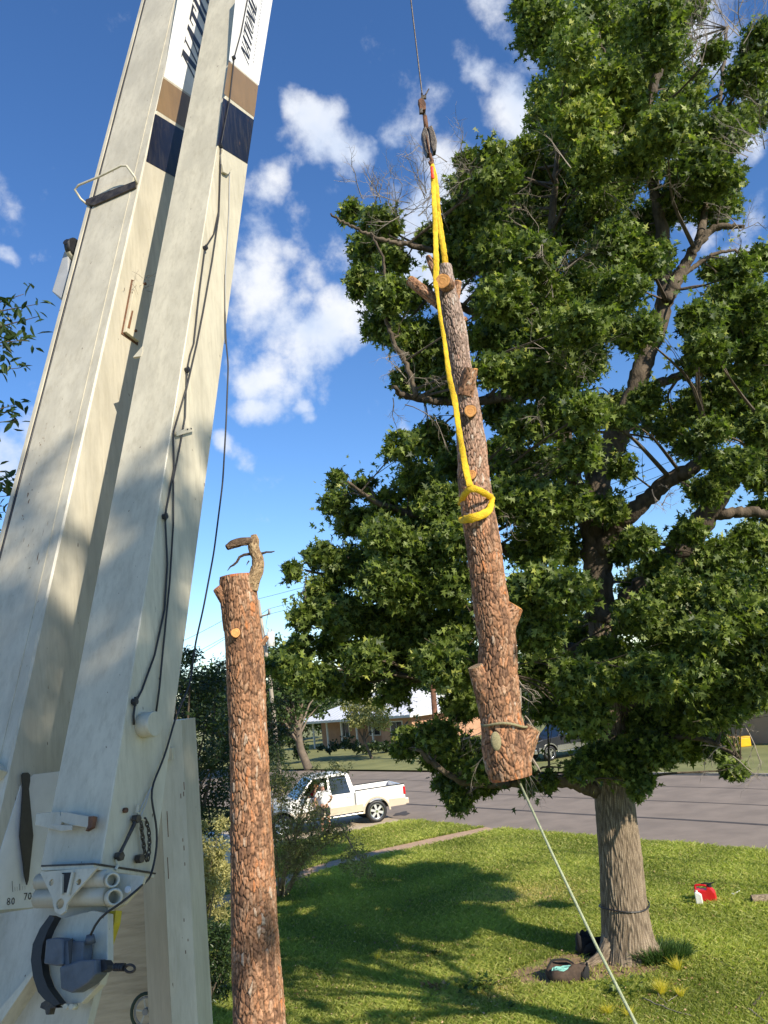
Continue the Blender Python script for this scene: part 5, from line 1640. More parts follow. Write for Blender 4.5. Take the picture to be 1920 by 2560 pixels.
CL = """1180 60 60;1150 20 45;1230 110 60;1290 40 70;1350 60 60;1190 210 46;1240 190 50;1180 262 40;1260 260 60;1320 180 60;1400 150 60;1350 260 60;1420 40 60;1440 110 45;1490 20 36
1210 320 60;1130 332 38;1065 335 32;1012 350 26;1015 400 42;1070 390 52;1140 400 60;1200 410 50;1280 350 60;1330 400 50;1380 340 50;1440 280 55;1470 230 46;1500 170 40;1545 110 24;1640 90 40;1620 160 42;1650 230 40;1590 270 46;1540 300 56;1500 360 56;1558 385 44;1580 440 24;1545 450 44;1470 430 50
1000 470 50;1070 470 60;1140 480 60;930 512 30;1000 550 55;1080 550 60;1150 560 60;1220 500 55;1290 460 55;1330 520 50;1400 480 50;1400 560 50;1290 560 55;1240 620 60;1170 650 60;1090 640 56;1060 650 40;1340 620 55
1540 580 30;1600 590 42;1650 560 36;1570 640 50;1630 660 55;1510 690 42;1590 730 56;1650 760 48;1530 750 46;1580 830 52;1645 850 50;1515 870 44;1600 900 54;1535 930 36;1650 925 46;1480 900 30;1500 790 30
1060 720 50;1120 730 56;1190 730 60;1260 700 56;1320 700 50;1380 720 46;1065 800 40;1130 810 50;1200 820 56;1260 780 50;1085 885 40;1130 920 52;1200 900 50;1265 890 46;1340 900 30;1395 860 34;1400 910 32
1080 985 44;1130 1010 56;1200 1000 50;1260 980 44;1320 965 30;1100 1080 56;1170 1090 56;1235 1090 46;1350 1010 30;1500 960 30
757 455 28;826 485 40;795 540 44;850 560 34;780 610 36;840 640 44;895 640 38;826 705 42;885 730 46;945 720 36;925 780 42;890 820 40;960 830 40
870 965 38;930 950 46;985 1000 44;905 1040 46;960 1090 56;905 1120 54;990 1160 56;727 1035 22;728 1085 32;785 1050 24;830 1085 34;770 1130 38;835 1160 50;910 1195 56;632 1235 22;690 1200 34;692 1275 40;755 1225 50;830 1250 56;900 1280 56;970 1260 56;660 1330 36;740 1330 50;820 1350 56;900 1370 56;980 1360 56
720 1400 36;790 1420 50;870 1440 54;950 1430 54;1010 1440 50;1000 1520 40
1160 1180 56;1225 1180 46;1160 1270 56;1230 1280 54;1160 1360 56;1240 1370 56;1310 1420 50;1380 1170 34;1420 1220 34;1385 1260 44;1440 1275 44;1500 1210 44;1560 1210 50;1620 1180 54;1660 1100 34;1500 1290 56;1570 1290 58;1640 1280 58;1380 1330 50;1450 1360 56;1530 1370 56;1610 1370 58
1480 962 34;1440 930 30;1485 1150 34;1530 1060 34;1600 1010 44;1650 1020 46;1340 1180 40;1460 900 38;1555 1000 34;1310 1100 40;1500 1060 26;1340 880 40;1600 1330 50;1660 1390 50;1480 1410 50;1130 1300 40;600 1440 26;650 1400 30;640 1450 34;690 1470 40;760 1480 40;850 1500 40
1180 1450 56;1250 1470 56;1330 1470 56;1410 1460 56;1490 1460 56;1570 1460 56;1640 1460 56;1180 1530 40;1262 1550 50;1330 1560 56;1410 1560 56;1480 1540 56;1550 1530 52;1620 1500 44;1290 1640 42;1350 1640 50;1420 1620 46;1490 1600 42;1550 1610 34;1585 1665 24;1385 1695 30;1250 1660 26
890 1600 38;862 1622 20;945 1590 40;1000 1630 44;1035 1660 34;970 1690 32;990 1725 34;1050 1695 24;940 1640 26;1130 1665 22;1180 1690 20;1140 1700 14"""
clumps = [tuple(float(v) for v in q.split()) for ln in CL.split('\n') for q in ln.split(';') if q.strip()]
rg = np.random.default_rng(12)
LN = np.array(LIMBS)
allp = []; ccs = []
tw = MB(); tw_n = 0
trunk_x = 1310
for i, (x, y, r) in enumerate(clumps):
    X, Y_ = ov(x, y)
    off = min(1.0, abs(x - trunk_x) / 600)
    # crown's depth range shrinks with the distance from the trunk
    layers = 2 if r > 40 else 1
    for k in range(layers):
        dd = rg.uniform(-1, 1)
        yy = TY - 0.3 + dd * (3.6 * (1 - off) + 0.7) - off * 1.6
        if x < 1130 and y > 950: yy = min(yy, TY + 1.5)
        yy = max(yy, 11.0)
        if y > 1560: yy = TY - 0.8 + dd * 1.2
        if 1300 < x < 1460 and y > 1600: yy = TY - 1.1 + dd * .5
        c = P(X, Y_, yy)
        rad = r * 1.157 / F * yy / ray(X, Y_)[1] * (1.05 if layers == 1 else 1.0)
        n = int(5.6 * (r ** 1.62) * (0.5 if layers == 1 else .36)) + 20
        n = int(n * rg.uniform(.6, 1.45))
        allp.append(clump_points(c, rad * 1.04, n, rg)); ccs.append((c, rad))
        d_ = np.linalg.norm(LN[:, :3] - c, axis=1) + np.where(LN[:, 2] > c[2] + .3, .8, 0)
        j = int(np.argmin(d_)); a = LN[j, :3]
        if d_[j] < 5:
            m_ = (a + c) / 2 + rg.normal(size=3) * .12 + np.array([0, 0, .12])
            r_b = min(LN[j, 3] * .5, .012 + .012 * d_[j])
            Pp, Rr, t = smooth_path([a, m_, c], [r_b, r_b * .6, .006], 9)
            tw.tube(list(Pp), list(Rr), 5, caps=False)
            for q in range(3):
                p0 = Pp[3 + 2 * q]; tgt = c + rg.normal(size=3) * rad * .6
                tw.tube([p0, (p0 + tgt) / 2 + rg.normal(size=3) * .05, tgt], [.008, .006, .003], 3, caps=False)
o = tw.build('small_branches', LIMB, sg_); o['kind'] = 'stuff'
for i, (c, rd_) in enumerate(ccs):          # loose sprays that bridge neighbouring clumps
    cand = [q for q in ccs if 0.3 < np.linalg.norm(q[0] - c) < 1.7]
    for q in rg.permutation(len(cand))[:1]:
        f = rg.random((34, 1)) * .9 + .05
        bow = np.array([0, 0, .12]) * np.sin(f * pi)
        allp.append(c * (1 - f) + cand[q][0] * f + bow + rg.normal(size=(34, 3)) * .15)
pos = np.concatenate(allp)
n = len(pos)
size = rg.uniform(.07, .145, n)
fr = leaf_frames(n, rg, .35, .45)
tint = np.clip(rg.normal(.44, .27, n), 0, .92)
tint = np.where(rg.random(n) < .03, .99, tint)
# sunlight on the top middle sprays, put into the leaf tint as yellow
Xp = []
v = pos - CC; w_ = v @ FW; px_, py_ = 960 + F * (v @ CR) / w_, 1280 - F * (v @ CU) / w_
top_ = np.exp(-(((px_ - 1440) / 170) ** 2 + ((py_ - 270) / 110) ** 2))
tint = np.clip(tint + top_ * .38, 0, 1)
vis = (px_ > 5) & (px_ < 1915) & (py_ > 5) & (w_ > 0)
score = np.where(vis, size / w_, 0)
idx = np.argsort(-score)[:290]
keep = np.ones(n, bool); keep[idx] = False
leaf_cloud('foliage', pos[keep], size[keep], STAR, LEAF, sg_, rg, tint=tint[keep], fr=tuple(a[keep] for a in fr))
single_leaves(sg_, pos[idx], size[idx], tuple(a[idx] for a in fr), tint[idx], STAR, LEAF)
print('sweetgum leaves', n)
# dead twiggy sprays
dt = MB()
for (x, y, ln, m_, up) in ((850, 470, .9, 5, .06), (800, 440, .7, 4, .06), (930, 430, 1.0, 5, .08), (900, 470, .9, 5, .05), (1000, 370, .7, 4, .05), (1160, 650, 1.3, 6, 0), (1230, 330, 1.1, 5, 0), (1320, 400, 1.0, 5, 0), (1250, 830, 1.2, 6, -.02),
                            (1500, 130, 1.4, 6, .12), (1540, 100, 1.5, 6, .12), (1590, 60, 1.3, 5, .1), (1640, 330, 1.0, 5, .02), (1120, 1080, .8, 4, 0), (1200, 560, 1.0, 5, 0), (1060, 440, .9, 5, 0), (1420, 1060, .5, 2, 0), (870, 850, .8, 5, -.03), (1590, 490, .6, 4, 0), (1150, 950, .7, 4, 0), (1130, 1520, .9, 4, -.1), (1570, 1600, .7, 4, -.06)):
    X, Y_ = ov(x, y)
    for k in range(m_):
        yy = TY - 2.4 - rg.random() * 1.2
        c = P(X + rg.normal() * 22, Y_ + rg.normal() * 22, yy)
        twig(dt, c, np.array([rg.normal() * .8, rg.normal() * .6, rg.normal() * .5 + .5 + up * 5]), ln * rg.uniform(.5, .9), .011, rg, 3, .7, 3, up)
o = dt.build('dead_twigs', DEADWOOD, sg_); o['kind'] = 'stuff'

# ==================================================================== OTHER VEGETATION
def simple_tree(name, base_px, Yd, clump_list, trunk_r, leafmt, tmpl, lsize, dens, label, cat='tree', group=None, seed=1, ybase=0.0, depth=None, trunk=True, barkm=LIMB, up=.5, boost=1.0, stems=None):
    """clumps in photo pixels (x, y, r) around world distance Yd"""
    rg_ = np.random.default_rng(seed)
    b_ = P(base_px[0], base_px[1], Yd); b_[2] = ybase
    r_ = empty(name, b_, label, cat, group)
    pts = []; nodes = []
    dep = depth or 0
    for (x, y, r) in clump_list:
        c = P(x, y, Yd + rg_.uniform(-1, 1) * dep); rad = r / F * Yd / ray(x, y)[1]
        nodes.append((c, rad))
        n_ = int(dens * 11 * (rad ** 2) / lsize ** 2) + 20
        pts.append(clump_points(c, rad, n_, rg_))
    pts = np.concatenate(pts); pts = pts[pts[:, 2] > ybase + .03]
    n_ = len(pts)
    leaf_cloud('foliage', pts, rg_.uniform(.75, 1.3, n_) * lsize, tmpl, leafmt, r_, rg_, up=up, tint=np.clip(rg_.normal(.45, .25, n_), 0, 1))
    if trunk:
        top_c = max(nodes, key=lambda q: q[0][2])[0]
        fork = b_ + (np.array([top_c[0], top_c[1], top_c[2]]) - b_) * .38
        mb_ = MB(); Pp, Rr, t = smooth_path([b_ - [0, 0, .1], (b_ + fork) / 2 + rg_.normal(size=3) * trunk_r * .5, fork], [trunk_r * 1.2, trunk_r, trunk_r * .8], 12)
        mb_.tube(list(Pp), list(Rr), 10); mb_.build('trunk', barkm, r_, smooth=True)
        mb_ = MB()
        for c, rad in nodes:
            a = Pp[int(rg_.integers(6, 12))]
            mb_.tube([a, (a + c) / 2 + rg_.normal(size=3) * rad * .2 + [0, 0, rad * .2], c], [trunk_r * .4, trunk_r * .25, trunk_r * .06], 5, caps=False)
        o_ = mb_.build('branches', barkm, r_); o_['kind'] = 'stuff'
    return r_


def rc(x0, x1, y0, y1, r0_, r1_, n_, seed):
    """n random clumps in a pixel box"""
    g_ = random.Random(seed); return [(g_.uniform(x0, x1), g_.uniform(y0, y1), g_.uniform(r0_, r1_)) for _ in range(n_)]


# dark evergreens behind the boom and the stump
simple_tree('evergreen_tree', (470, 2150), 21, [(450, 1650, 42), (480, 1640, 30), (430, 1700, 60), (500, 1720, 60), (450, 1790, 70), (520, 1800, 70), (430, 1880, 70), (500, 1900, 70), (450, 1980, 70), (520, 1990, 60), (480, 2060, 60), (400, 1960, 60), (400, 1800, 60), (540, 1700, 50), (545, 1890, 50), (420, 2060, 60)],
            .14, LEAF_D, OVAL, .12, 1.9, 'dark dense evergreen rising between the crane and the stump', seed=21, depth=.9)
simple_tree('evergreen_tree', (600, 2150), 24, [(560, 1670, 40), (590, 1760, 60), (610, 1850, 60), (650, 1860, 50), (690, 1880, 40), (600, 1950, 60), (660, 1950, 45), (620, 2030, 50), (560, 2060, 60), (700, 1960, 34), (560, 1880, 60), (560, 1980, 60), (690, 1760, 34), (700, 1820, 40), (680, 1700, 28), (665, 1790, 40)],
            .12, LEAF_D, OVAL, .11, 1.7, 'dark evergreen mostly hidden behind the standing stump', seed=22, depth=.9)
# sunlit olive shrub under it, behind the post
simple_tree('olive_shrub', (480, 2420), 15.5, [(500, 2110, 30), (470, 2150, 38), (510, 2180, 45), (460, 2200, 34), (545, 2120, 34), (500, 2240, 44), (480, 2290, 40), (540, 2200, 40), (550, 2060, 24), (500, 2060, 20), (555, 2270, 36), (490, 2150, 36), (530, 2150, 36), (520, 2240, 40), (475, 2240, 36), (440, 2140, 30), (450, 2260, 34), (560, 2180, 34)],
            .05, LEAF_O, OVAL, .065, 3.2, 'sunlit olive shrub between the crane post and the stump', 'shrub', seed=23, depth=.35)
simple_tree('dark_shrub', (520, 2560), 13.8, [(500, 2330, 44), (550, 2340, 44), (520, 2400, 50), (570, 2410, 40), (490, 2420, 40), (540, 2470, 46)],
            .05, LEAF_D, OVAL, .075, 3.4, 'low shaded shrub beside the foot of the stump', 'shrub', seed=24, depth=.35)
mb = MB()   # bare leaning stems
shr = empty('bare_stem_shrub', G(520, 2500), 'leaning bare stems of an old shrub at the stump', 'shrub')
for k, (q0, q1, q2) in enumerate((((500, 2520), (530, 2420), (580, 2340)), ((510, 2510), (560, 2440), (585, 2380)), ((495, 2500), (505, 2400), (540, 2320)), ((520, 2500), (530, 2450), (572, 2420)))):
    mb = MB(); a = G(*q0); mb.tube(smooth_path([a - [0, 0, .05], P(*q1, a[1] - .3), P(*q2, a[1] - .5)], [.035, .025, .015], 14)[0], list(np.linspace(.04, .014, 14)), 7); mb.build('stem', TANBARK, shr, smooth=True)

# airy branching shrub in front of the pickup
sh = empty('branching_shrub', G(700, 2240), 'airy shrub with pale green leaves in front of the truck', 'shrub')
rg = np.random.default_rng(31)
YS = 21.5
mbm = MB(); sp = []
stems = [[(690, 2240), (715, 2170), (760, 2130), (790, 2060), (780, 2000)], [(685, 2145), (720, 2140), (745, 2085), (770, 2030), (800, 1990)], [(700, 2210), (730, 2120), (700, 2040), (710, 1960)], [(690, 2240), (750, 2160), (830, 2100), (870, 2070)],
         [(700, 2200), (690, 2120), (680, 2020), (690, 1930)], [(720, 2150), (780, 2110), (850, 2050), (880, 2120), (910, 2160)], [(715, 2160), (740, 2080), (760, 2000), (800, 1950), (870, 1940)]]
for st in stems:
    pts = [P(x, y, YS + rg.normal() * .15) for x, y in st]
    pts[0] = G(700, 2240) + rg.normal(size=3) * [.12, .12, 0] - [0, 0, .03]
    Pp, Rr, t = smooth_path(pts, list(np.linspace(.035, .008, len(pts))), 26)
    mbm.tube(list(Pp), list(Rr), 6)
    for i in range(8, 26):
        for k in range(2):
            d = rg.normal(size=3); ln = rg.uniform(.25, .6)
            twig(mbm, Pp[i], d, ln, .006, rg, 1, .6, 3)
            e = Pp[i] + d / np.linalg.norm(d) * ln
            sp.append(Pp[i] + (e - Pp[i]) * rg.random((16, 1)) + rg.normal(size=(16, 3)) * .07)
o = mbm.build('stems', TANBARK, sh); o['kind'] = 'stuff'
for (x, y, r, n_) in ((885, 2130, 30, 130), (900, 2170, 26, 90), (865, 2160, 20, 60), (925, 2185, 12, 30), (790, 2090, 36, 120), (740, 2060, 40, 160), (760, 2120, 40, 160), (830, 2080, 36, 120), (720, 2000, 40, 200), (700, 1940, 44, 200), (770, 1960, 30, 90), (700, 2090, 40, 150), (800, 2040, 30, 80), (840, 1930, 30, 70), (790, 1935, 30, 70), (690, 1880, 36, 120)):
    c = P(x, y, YS + rg.normal() * .2); sp.append(clump_points(c, r / F * YS, int(n_ * 2.6), rg))
sp = np.concatenate(sp); n_ = len(sp)
leaf_cloud('foliage', sp, rg.uniform(.055, .105, n_), OVAL, LEAF_O, sh, rg, tint=np.clip(rg.normal(.35, .3, n_), 0, 1))

# pecan twigs at the left edge: tree standing outside the frame
pt = empty('pecan_tree', (-9.5, 9.0, 0), 'pecan tree whose leafy branch tips enter at the left edge', 'tree')
mb = MB(); Pp, Rr, t = smooth_path([(-9.5, 9, -.1), (-9.4, 9, 3), (-9.0, 8.8, 6.5)], [.3, .25, .18], 20); mb.tube(list(Pp), list(Rr), 12); mb.build('trunk', LIMB, pt, smooth=True)
rg = np.random.default_rng(44); lp3 = []; fx = []
tips = [((95, 760), 12), ((60, 735), 10), ((100, 790), 10), ((40, 770), 14), ((20, 800), 16), ((75, 850), 9), ((30, 860), 14), ((10, 900), 10), ((50, 920), 9), ((45, 1010), 10), ((20, 1030), 12), ((40, 1050), 10), ((10, 1190), 16), ((30, 1200), 14), ((15, 1240), 16), ((10, 1280), 16), ((30, 1180), 10), ((5, 1330), 12)]
mb = MB()
YPn = 7.5
rootp = np.array([-9.0, 8.8, 6.5])
for (x, y), n_ in tips:
    e = P(x, y, YPn + rg.normal() * .15); s_ = P(-220, y + 60 + rg.normal() * 20, YPn)
    mid = (e + s_) / 2 + rg.normal(size=3) * .05
    Pp, Rr, t = smooth_path([rootp, s_, mid, e], [.05, .02, .009, .003], 40); mb.tube(list(Pp), list(Rr), 5, caps=False)
    for k in range(n_ * 8):
        lp3.append(Pp[39 - int(rg.integers(0, 16))] + rg.normal(size=3) * .05)
o = mb.build('branches', LIMB, pt); o['kind'] = 'stuff'
lp3 = np.array(lp3); n_ = len(lp3); szz = rg.uniform(.09, .17, n_); fr = leaf_frames(n_, rg, .8, .5); ti = np.clip(rg.normal(.4, .25, n_), 0, .99)
v = lp3 - CC; w_ = v @ FW; px_ = 960 + F * (v @ CR) / w_
idx = np.argsort(-np.where(px_ > -5, szz / w_, 0))[:200]; keep = np.ones(n_, bool); keep[idx] = False
single_leaves(pt, lp3[idx], szz[idx], tuple(a[idx] for a in fr), ti[idx], OVAL, LEAF_P)
cl = np.concatenate([lp3[keep]] + [clump_points((-9 + rg.normal() * 2, 9.5 + rg.normal() * 2, 8.5 + rg.normal() * 1.6), 1.2, 240, rg) for _ in range(14)])
v = cl - CC; px_ = 960 + F * (v @ CR) / (v @ FW); cl = cl[(px_ < -10)]
leaf_cloud('foliage', cl, rg.uniform(.10, .17, len(cl)), OVAL, LEAF_P, pt, rg)

# shade trees behind the camera's right shoulder (their dapple falls on the boom and the near lawn)
def shade_tree(name, base_, cen, R_, nclump, per, lsz, label, seed, tr=.28):
    rg_ = np.random.default_rng(seed); r_ = empty(name, base_, label, 'tree')
    cen = np.array(cen, float)
    mb_ = MB(); Pp, Rr, t = smooth_path([np.array(base_) - [0, 0, .1], (np.array(base_) + cen) / 2, cen], [tr, tr * .8, tr * .4], 16); mb_.tube(list(Pp), list(Rr), 10); mb_.build('trunk', LIMB, r_, smooth=True)
    pts = []; mb_ = MB()
    for k in range(nclump):
        d = rg_.normal(size=3); d /= np.linalg.norm(d); c = cen + d * np.array(R_) * rg_.random() ** .45
        pts.append(clump_points(c, .62, per, rg_))
        mb_.tube([Pp[10], (Pp[10] + c) / 2 + [0, 0, .3], c], [.06, .04, .012], 4, caps=False)
    pts = np.concatenate(pts)
    v_ = pts - CC; w2 = v_ @ FW; a_ = np.abs(v_ @ CR) / np.maximum(w2, .01); b2 = np.abs(v_ @ CU) / np.maximum(w2, .01)
    pts = pts[~((w2 > 0) & (a_ < .50) & (b2 < .66))]
    leaf_cloud('foliage', pts, rg_.uniform(.8, 1.3, len(pts)) * lsz, STAR, LEAF, r_, rg_)
    o_ = mb_.build('branches', LIMB, r_); o_['kind'] = 'stuff'


def along(p_, k): return np.array(p_, float) + SUNDIR * k
c = along((-1.35, 3.9, 4.3), 19)
shade_tree('shade_tree', (c[0], c[1], 0), c, (3.2, 3.2, 3.1), 215, 60, .20, 'broad shade tree behind the crane operator', 51)
c = along((-2.0, 17.0, 0), 15.0)
shade_tree('shade_tree', (c[0] + 1, c[1], 0), c, (2.6, 3.2, 2.0), 26, 60, .19, 'second shade tree just right of the view', 52)

# far side of the street --------------------------------------------------
simple_tree('oak_tree', (770, 1893), 60, rc(585, 760, 1640, 1800, 40, 60, 15, 3) + [(700, 1620, 42), (640, 1650, 50), (760, 1690, 55), (820, 1700, 45), (800, 1760, 40), (620, 1830, 40), (700, 1830, 34)],
            .26, LEAF_F, QUAD, .30, 1.7, 'spreading oak across the street behind the pickup', seed=61, depth=3, barkm=mat('pale_far_bark', (.20, .155, .115), (.12, .095, .07), rough=.9, scale=3))
simple_tree('mesquite_tree', (930, 1890), 63, [(905, 1775, 30), (940, 1790, 34), (900, 1805, 26), (945, 1765, 26), (880, 1790, 22), (960, 1812, 16), (870, 1765, 20), (925, 1760, 28)],
            .10, LEAF_M, QUAD, .18, 2.6, 'rounded yellow green tree before the metal roofed house', seed=62, depth=1.2)
simple_tree('cedar_tree', (985, 1860), 88, [(950, 1700, 34), (1000, 1690, 34), (1040, 1700, 30), (900, 1720, 30), (985, 1730, 26)], .3, LEAF_F, QUAD, .36, 1.9, 'grey green tree behind the white metal roof', seed=63, depth=2)
cols = ['leafy tree behind the street left of the pole', 'mid green tree beyond the houses', 'bushy tree left of the brick house', 'tall dark tree right of the brick house', 'dark tree over the parked pickup', 'broad tree above the tan house', 'far green tree at the right edge']
for k, (x, y, Yd, w_, n_) in enumerate(((470, 1740, 75, 90, 22), (570, 1760, 80, 70, 18), (730, 1780, 98, 90, 22), (1130, 1690, 80, 70, 10), (1330, 1680, 60, 90, 14), (1560, 1670, 60, 100, 15), (1790, 1650, 62, 110, 15))):
    simple_tree('far_tree', (x, 1870), Yd, rc(x - w_, x + w_, y - 60, y + 60, 34, 52, n_, 70 + k), .4, LEAF_F if k % 2 else LEAF_D, QUAD, .36, 1.5, cols[k], seed=70 + k, depth=3)
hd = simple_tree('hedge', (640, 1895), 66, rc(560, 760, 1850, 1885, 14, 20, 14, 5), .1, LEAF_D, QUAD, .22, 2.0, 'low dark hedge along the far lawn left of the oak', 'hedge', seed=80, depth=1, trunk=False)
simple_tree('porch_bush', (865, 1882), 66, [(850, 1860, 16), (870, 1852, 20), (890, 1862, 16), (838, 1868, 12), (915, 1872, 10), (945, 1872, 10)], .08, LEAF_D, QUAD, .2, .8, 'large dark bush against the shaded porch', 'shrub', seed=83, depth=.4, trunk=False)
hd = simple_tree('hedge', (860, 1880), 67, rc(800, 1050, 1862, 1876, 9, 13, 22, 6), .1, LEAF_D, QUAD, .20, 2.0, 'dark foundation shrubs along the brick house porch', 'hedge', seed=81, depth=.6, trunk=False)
# reddish pine trunk
rp0 = P(1096, 1905, 57)
pn = empty('pine_tree', (rp0[0], rp0[1], 0), 'slim reddish pine trunk before the brick house', 'tree')
mb = MB(); mb.tube([(rp0[0], rp0[1], -.1), P(1090, 1820, 57), P(1080, 1690, 57)], [.24, .2, .17], 10); mb.build('trunk', mat('red_pine_bark', (.19, .085, .05), (.10, .05, .03), rough=.95, scale=3), pn, smooth=True)
rg = np.random.default_rng(9)
leaf_cloud('foliage', np.concatenate([clump_points(P(1080 + rg.normal() * 30, 1650 + rg.normal() * 20, 57), 1.0, 200, rg) for _ in range(7)]), rg.uniform(.2, .35, 1400), QUAD, LEAF_D, pn, rg)

# ==================================================================== PICKUPS
def arch_profile(x0, x1, z0, z1, axles, r, zc=.40, n=10, top=None):
    """side outline: bottom edge with wheel arches, then the top"""
    pts = [(x0, z0)]
    for ax in axles:
        h_ = z0 - zc
        a0 = math.asin(max(-1, min(1, h_ / r)))
        for k in range(n + 1):
            a = (pi - a0) - (pi - 2 * a0) * k / n
            pts.append((ax + r * cos(a), zc + r * sin(a)))
    pts.append((x1, z0))
    pts += top or [(x1, z1), (x0, z1)]
    return pts


def pickup(name, loc, heading, paint, clad, label, group=None):
    t = empty(name, loc, label, 'pickup truck', group)
    h = np.array([heading[0], heading[1], 0.0]); h /= np.linalg.norm(h); l = np.array([-h[1], h[0], 0])
    Fm = Matrix(((h[0], l[0], 0, loc[0]), (h[1], l[1], 0, loc[1]), (0, 0, 1, loc[2]), (0, 0, 0, 1)))
    FX, RX = 1.92, -1.76
    W = .99
    def M(): return MB(Fm)
    # front body with hood and doors (thin shelled sides so that wheel wells stay open)
    prof = arch_profile(-.93, 2.72, .52, 1.15, [FX], .50, top=[(2.80, .62), (2.80, .95), (2.72, 1.10), (2.35, 1.19), (1.25, 1.25), (-.93, 1.22)])
    mb_ = M(); mb_.prism([(x, W, z) for x, z in prof], (0, -.12, 0)); mb_.prism([(x, -W + .12, z) for x, z in prof], (0, -.12, 0))
    mb_.prism([(1.22, -W + .12, 1.245), (2.35, -W + .12, 1.185), (2.72, -W + .12, 1.09), (2.795, -W + .12, .95), (2.795, -W + .12, .60), (2.70, -W + .12, .60), (2.6, -W + .12, 1.0), (1.22, -W + .12, 1.15)], (0, 2 * W - .24, 0))
    body = mb_.build('body', paint, t, bevel=.025)
    mb_ = M(); mb_.box((.1, 0, .60), (4.9, 1.5, .22)); mb_.box((1.9, 0, .85), (1.2, 1.0, .4)); mb_.build('chassis', INTER, t)
    # bed: walls, floor, tailgate
    prof = arch_profile(-2.95, -.97, .58, 1.22, [RX], .50, top=[(-.97, 1.24), (-2.95, 1.26)])
    mb_ = M(); mb_.prism([(x, W, z) for x, z in prof], (0, -.10, 0)); mb_.prism([(x, -W + .10, z) for x, z in prof], (0, -.10, 0))
    mb_.box((-2.91, 0, .93), (.08, 2 * W - .24, .62)); mb_.box((-1.0, 0, .93), (.06, 2 * W - .24, .60)); mb_.box((-1.96, 0, .78), (1.84, 2 * W - .22, .06))
    bed = mb_.build('bed', paint, t, bevel=.015)
    mb_ = M()
    for s in (1, -1): mb_.box((-1.96, s * (W - .05), 1.262), (1.98, .11, .03))
    mb_.build('bed_rail', INTER, t)
    # lower cladding
    for s in (1, -1):
        prof = arch_profile(-2.95, 2.66, .50, .76, [RX, FX], .53, top=[(2.66, .76), (FX + .52, .78), (FX, .98), (FX - .52, .78), (RX + .52, .80), (RX, .99), (RX - .52, .80), (-2.95, .76)])
        # cladding follows the arches: three separate runs
        for (xa, xb) in ((-2.95, RX - .52), (RX + .52, FX - .52), (FX + .52, 2.66)):
            mb_ = M(); mb_.prism([(xa, s * (W + .004), .50), (xb, s * (W + .004), .50), (xb, s * (W + .004), .78), (xa, s * (W + .004), .76)], (0, s * .012, 0)); mb_.build('cladding', clad, t)
        for ax in (RX, FX):
            vs = []; n = 14
            mb_ = M()
            for k in range(n):
                a0, a1 = pi * k / n, pi * (k + 1) / n
                q = [(ax + r_ * cos(a), s * (W + .003), .40 + r_ * sin(a)) for r_, a in ((.495, a0), (.56, a0), (.56, a1), (.495, a1))]
                mb_.prism(q, (0, s * .02, 0))
            mb_.build('arch_trim', clad, t)
        mb_ = M(); mb_.box((.12, s * (W + .06), .44), (2.6, .16, .05)); mb_.build('running_board', CHROME, t, bevel=.01)
    # cab: roof, pillars, glass
    def c_(x, z, s):  # side surface of the cab leaning inwards
        return (x, s * (W - .03 - (z - 1.22) * .30), z)
    roof = [(.62, 1.90), (.30, 1.955), (-.35, 1.965), (-.80, 1.90)]
    vs = []
    mb_ = M()
    rr_ = [(.62, 1.87), (.62, 1.90), (.28, 1.955), (-.35, 1.965), (-.80, 1.92), (-.80, 1.87)]
    mb_.prism([(x, .775, z) for x, z in rr_], (0, -1.55, 0)); cab = mb_.build('cab', paint, t, bevel=.03)
    for s in (1, -1):
        for (x0, x1, w0, w1) in ((1.28, .60, .09, .08), (.02, .02, .10, .08), (-.88, -.74, .16, .14)):
            mb_ = M(); a = np.array(c_(x0, 1.20, s)); b = np.array(c_(x1, 1.89, s))
            mb_.prism([a + [w0 / 2, 0, 0], b + [w1 / 2, 0, 0], b - [w1 / 2, 0, 0], a - [w0 / 2, 0, 0]], (0, -s * .05, 0)); mb_.build('pillar', paint, cab)
        # rear side glass; front side window: glass on the far side only (the near one is wound down)
        mb_ = M(); q = [c_(-.04, 1.24, s), c_(-.04, 1.86, s), c_(-.68, 1.84, s), c_(-.80, 1.24, s)]
        mb_.prism([np.array(p_) - np.array([0, s * .01, 0]) for p_ in q], (0, -s * .01, 0)); mb_.build('side_window', GLASS, cab)
        if s < 0 or paint is DARKP:
            mb_ = M(); q = [c_(1.20, 1.24, s), c_(.60, 1.86, s), c_(.07, 1.86, s), c_(.07, 1.24, s)]
            mb_.prism([np.array(p_) - np.array([0, s * .01, 0]) for p_ in q], (0, -s * .01, 0)); mb_.build('side_window', GLASS, cab)
    mb_ = M(); a, b, c, d = (1.30, .88, 1.235), (.63, .73, 1.88), (.63, -.73, 1.88), (1.30, -.88, 1.235); mb_.prism([a, b, c, d], (.008, 0, .008)); mb_.build('windshield', GLASS, cab)
    mb_ = M(); mb_.prism([(-.90, .80, 1.24), (-.80, .72, 1.86), (-.80, -.72, 1.86), (-.90, -.80, 1.24)], (-.01, 0, 0)); mb_.build('rear_window', GLASS, cab)
    mb_ = M(); mb_.box((-.1, 0, 1.19), (2.0, 1.6, .05)); mb_.box((.3, .42, 1.35), (.16, .5, .5)); mb_.box((.3, -.42, 1.35), (.16, .5, .5)); mb_.box((1.1, 0, 1.24), (.3, 1.5, .1)); mb_.build('interior', INTER, t)
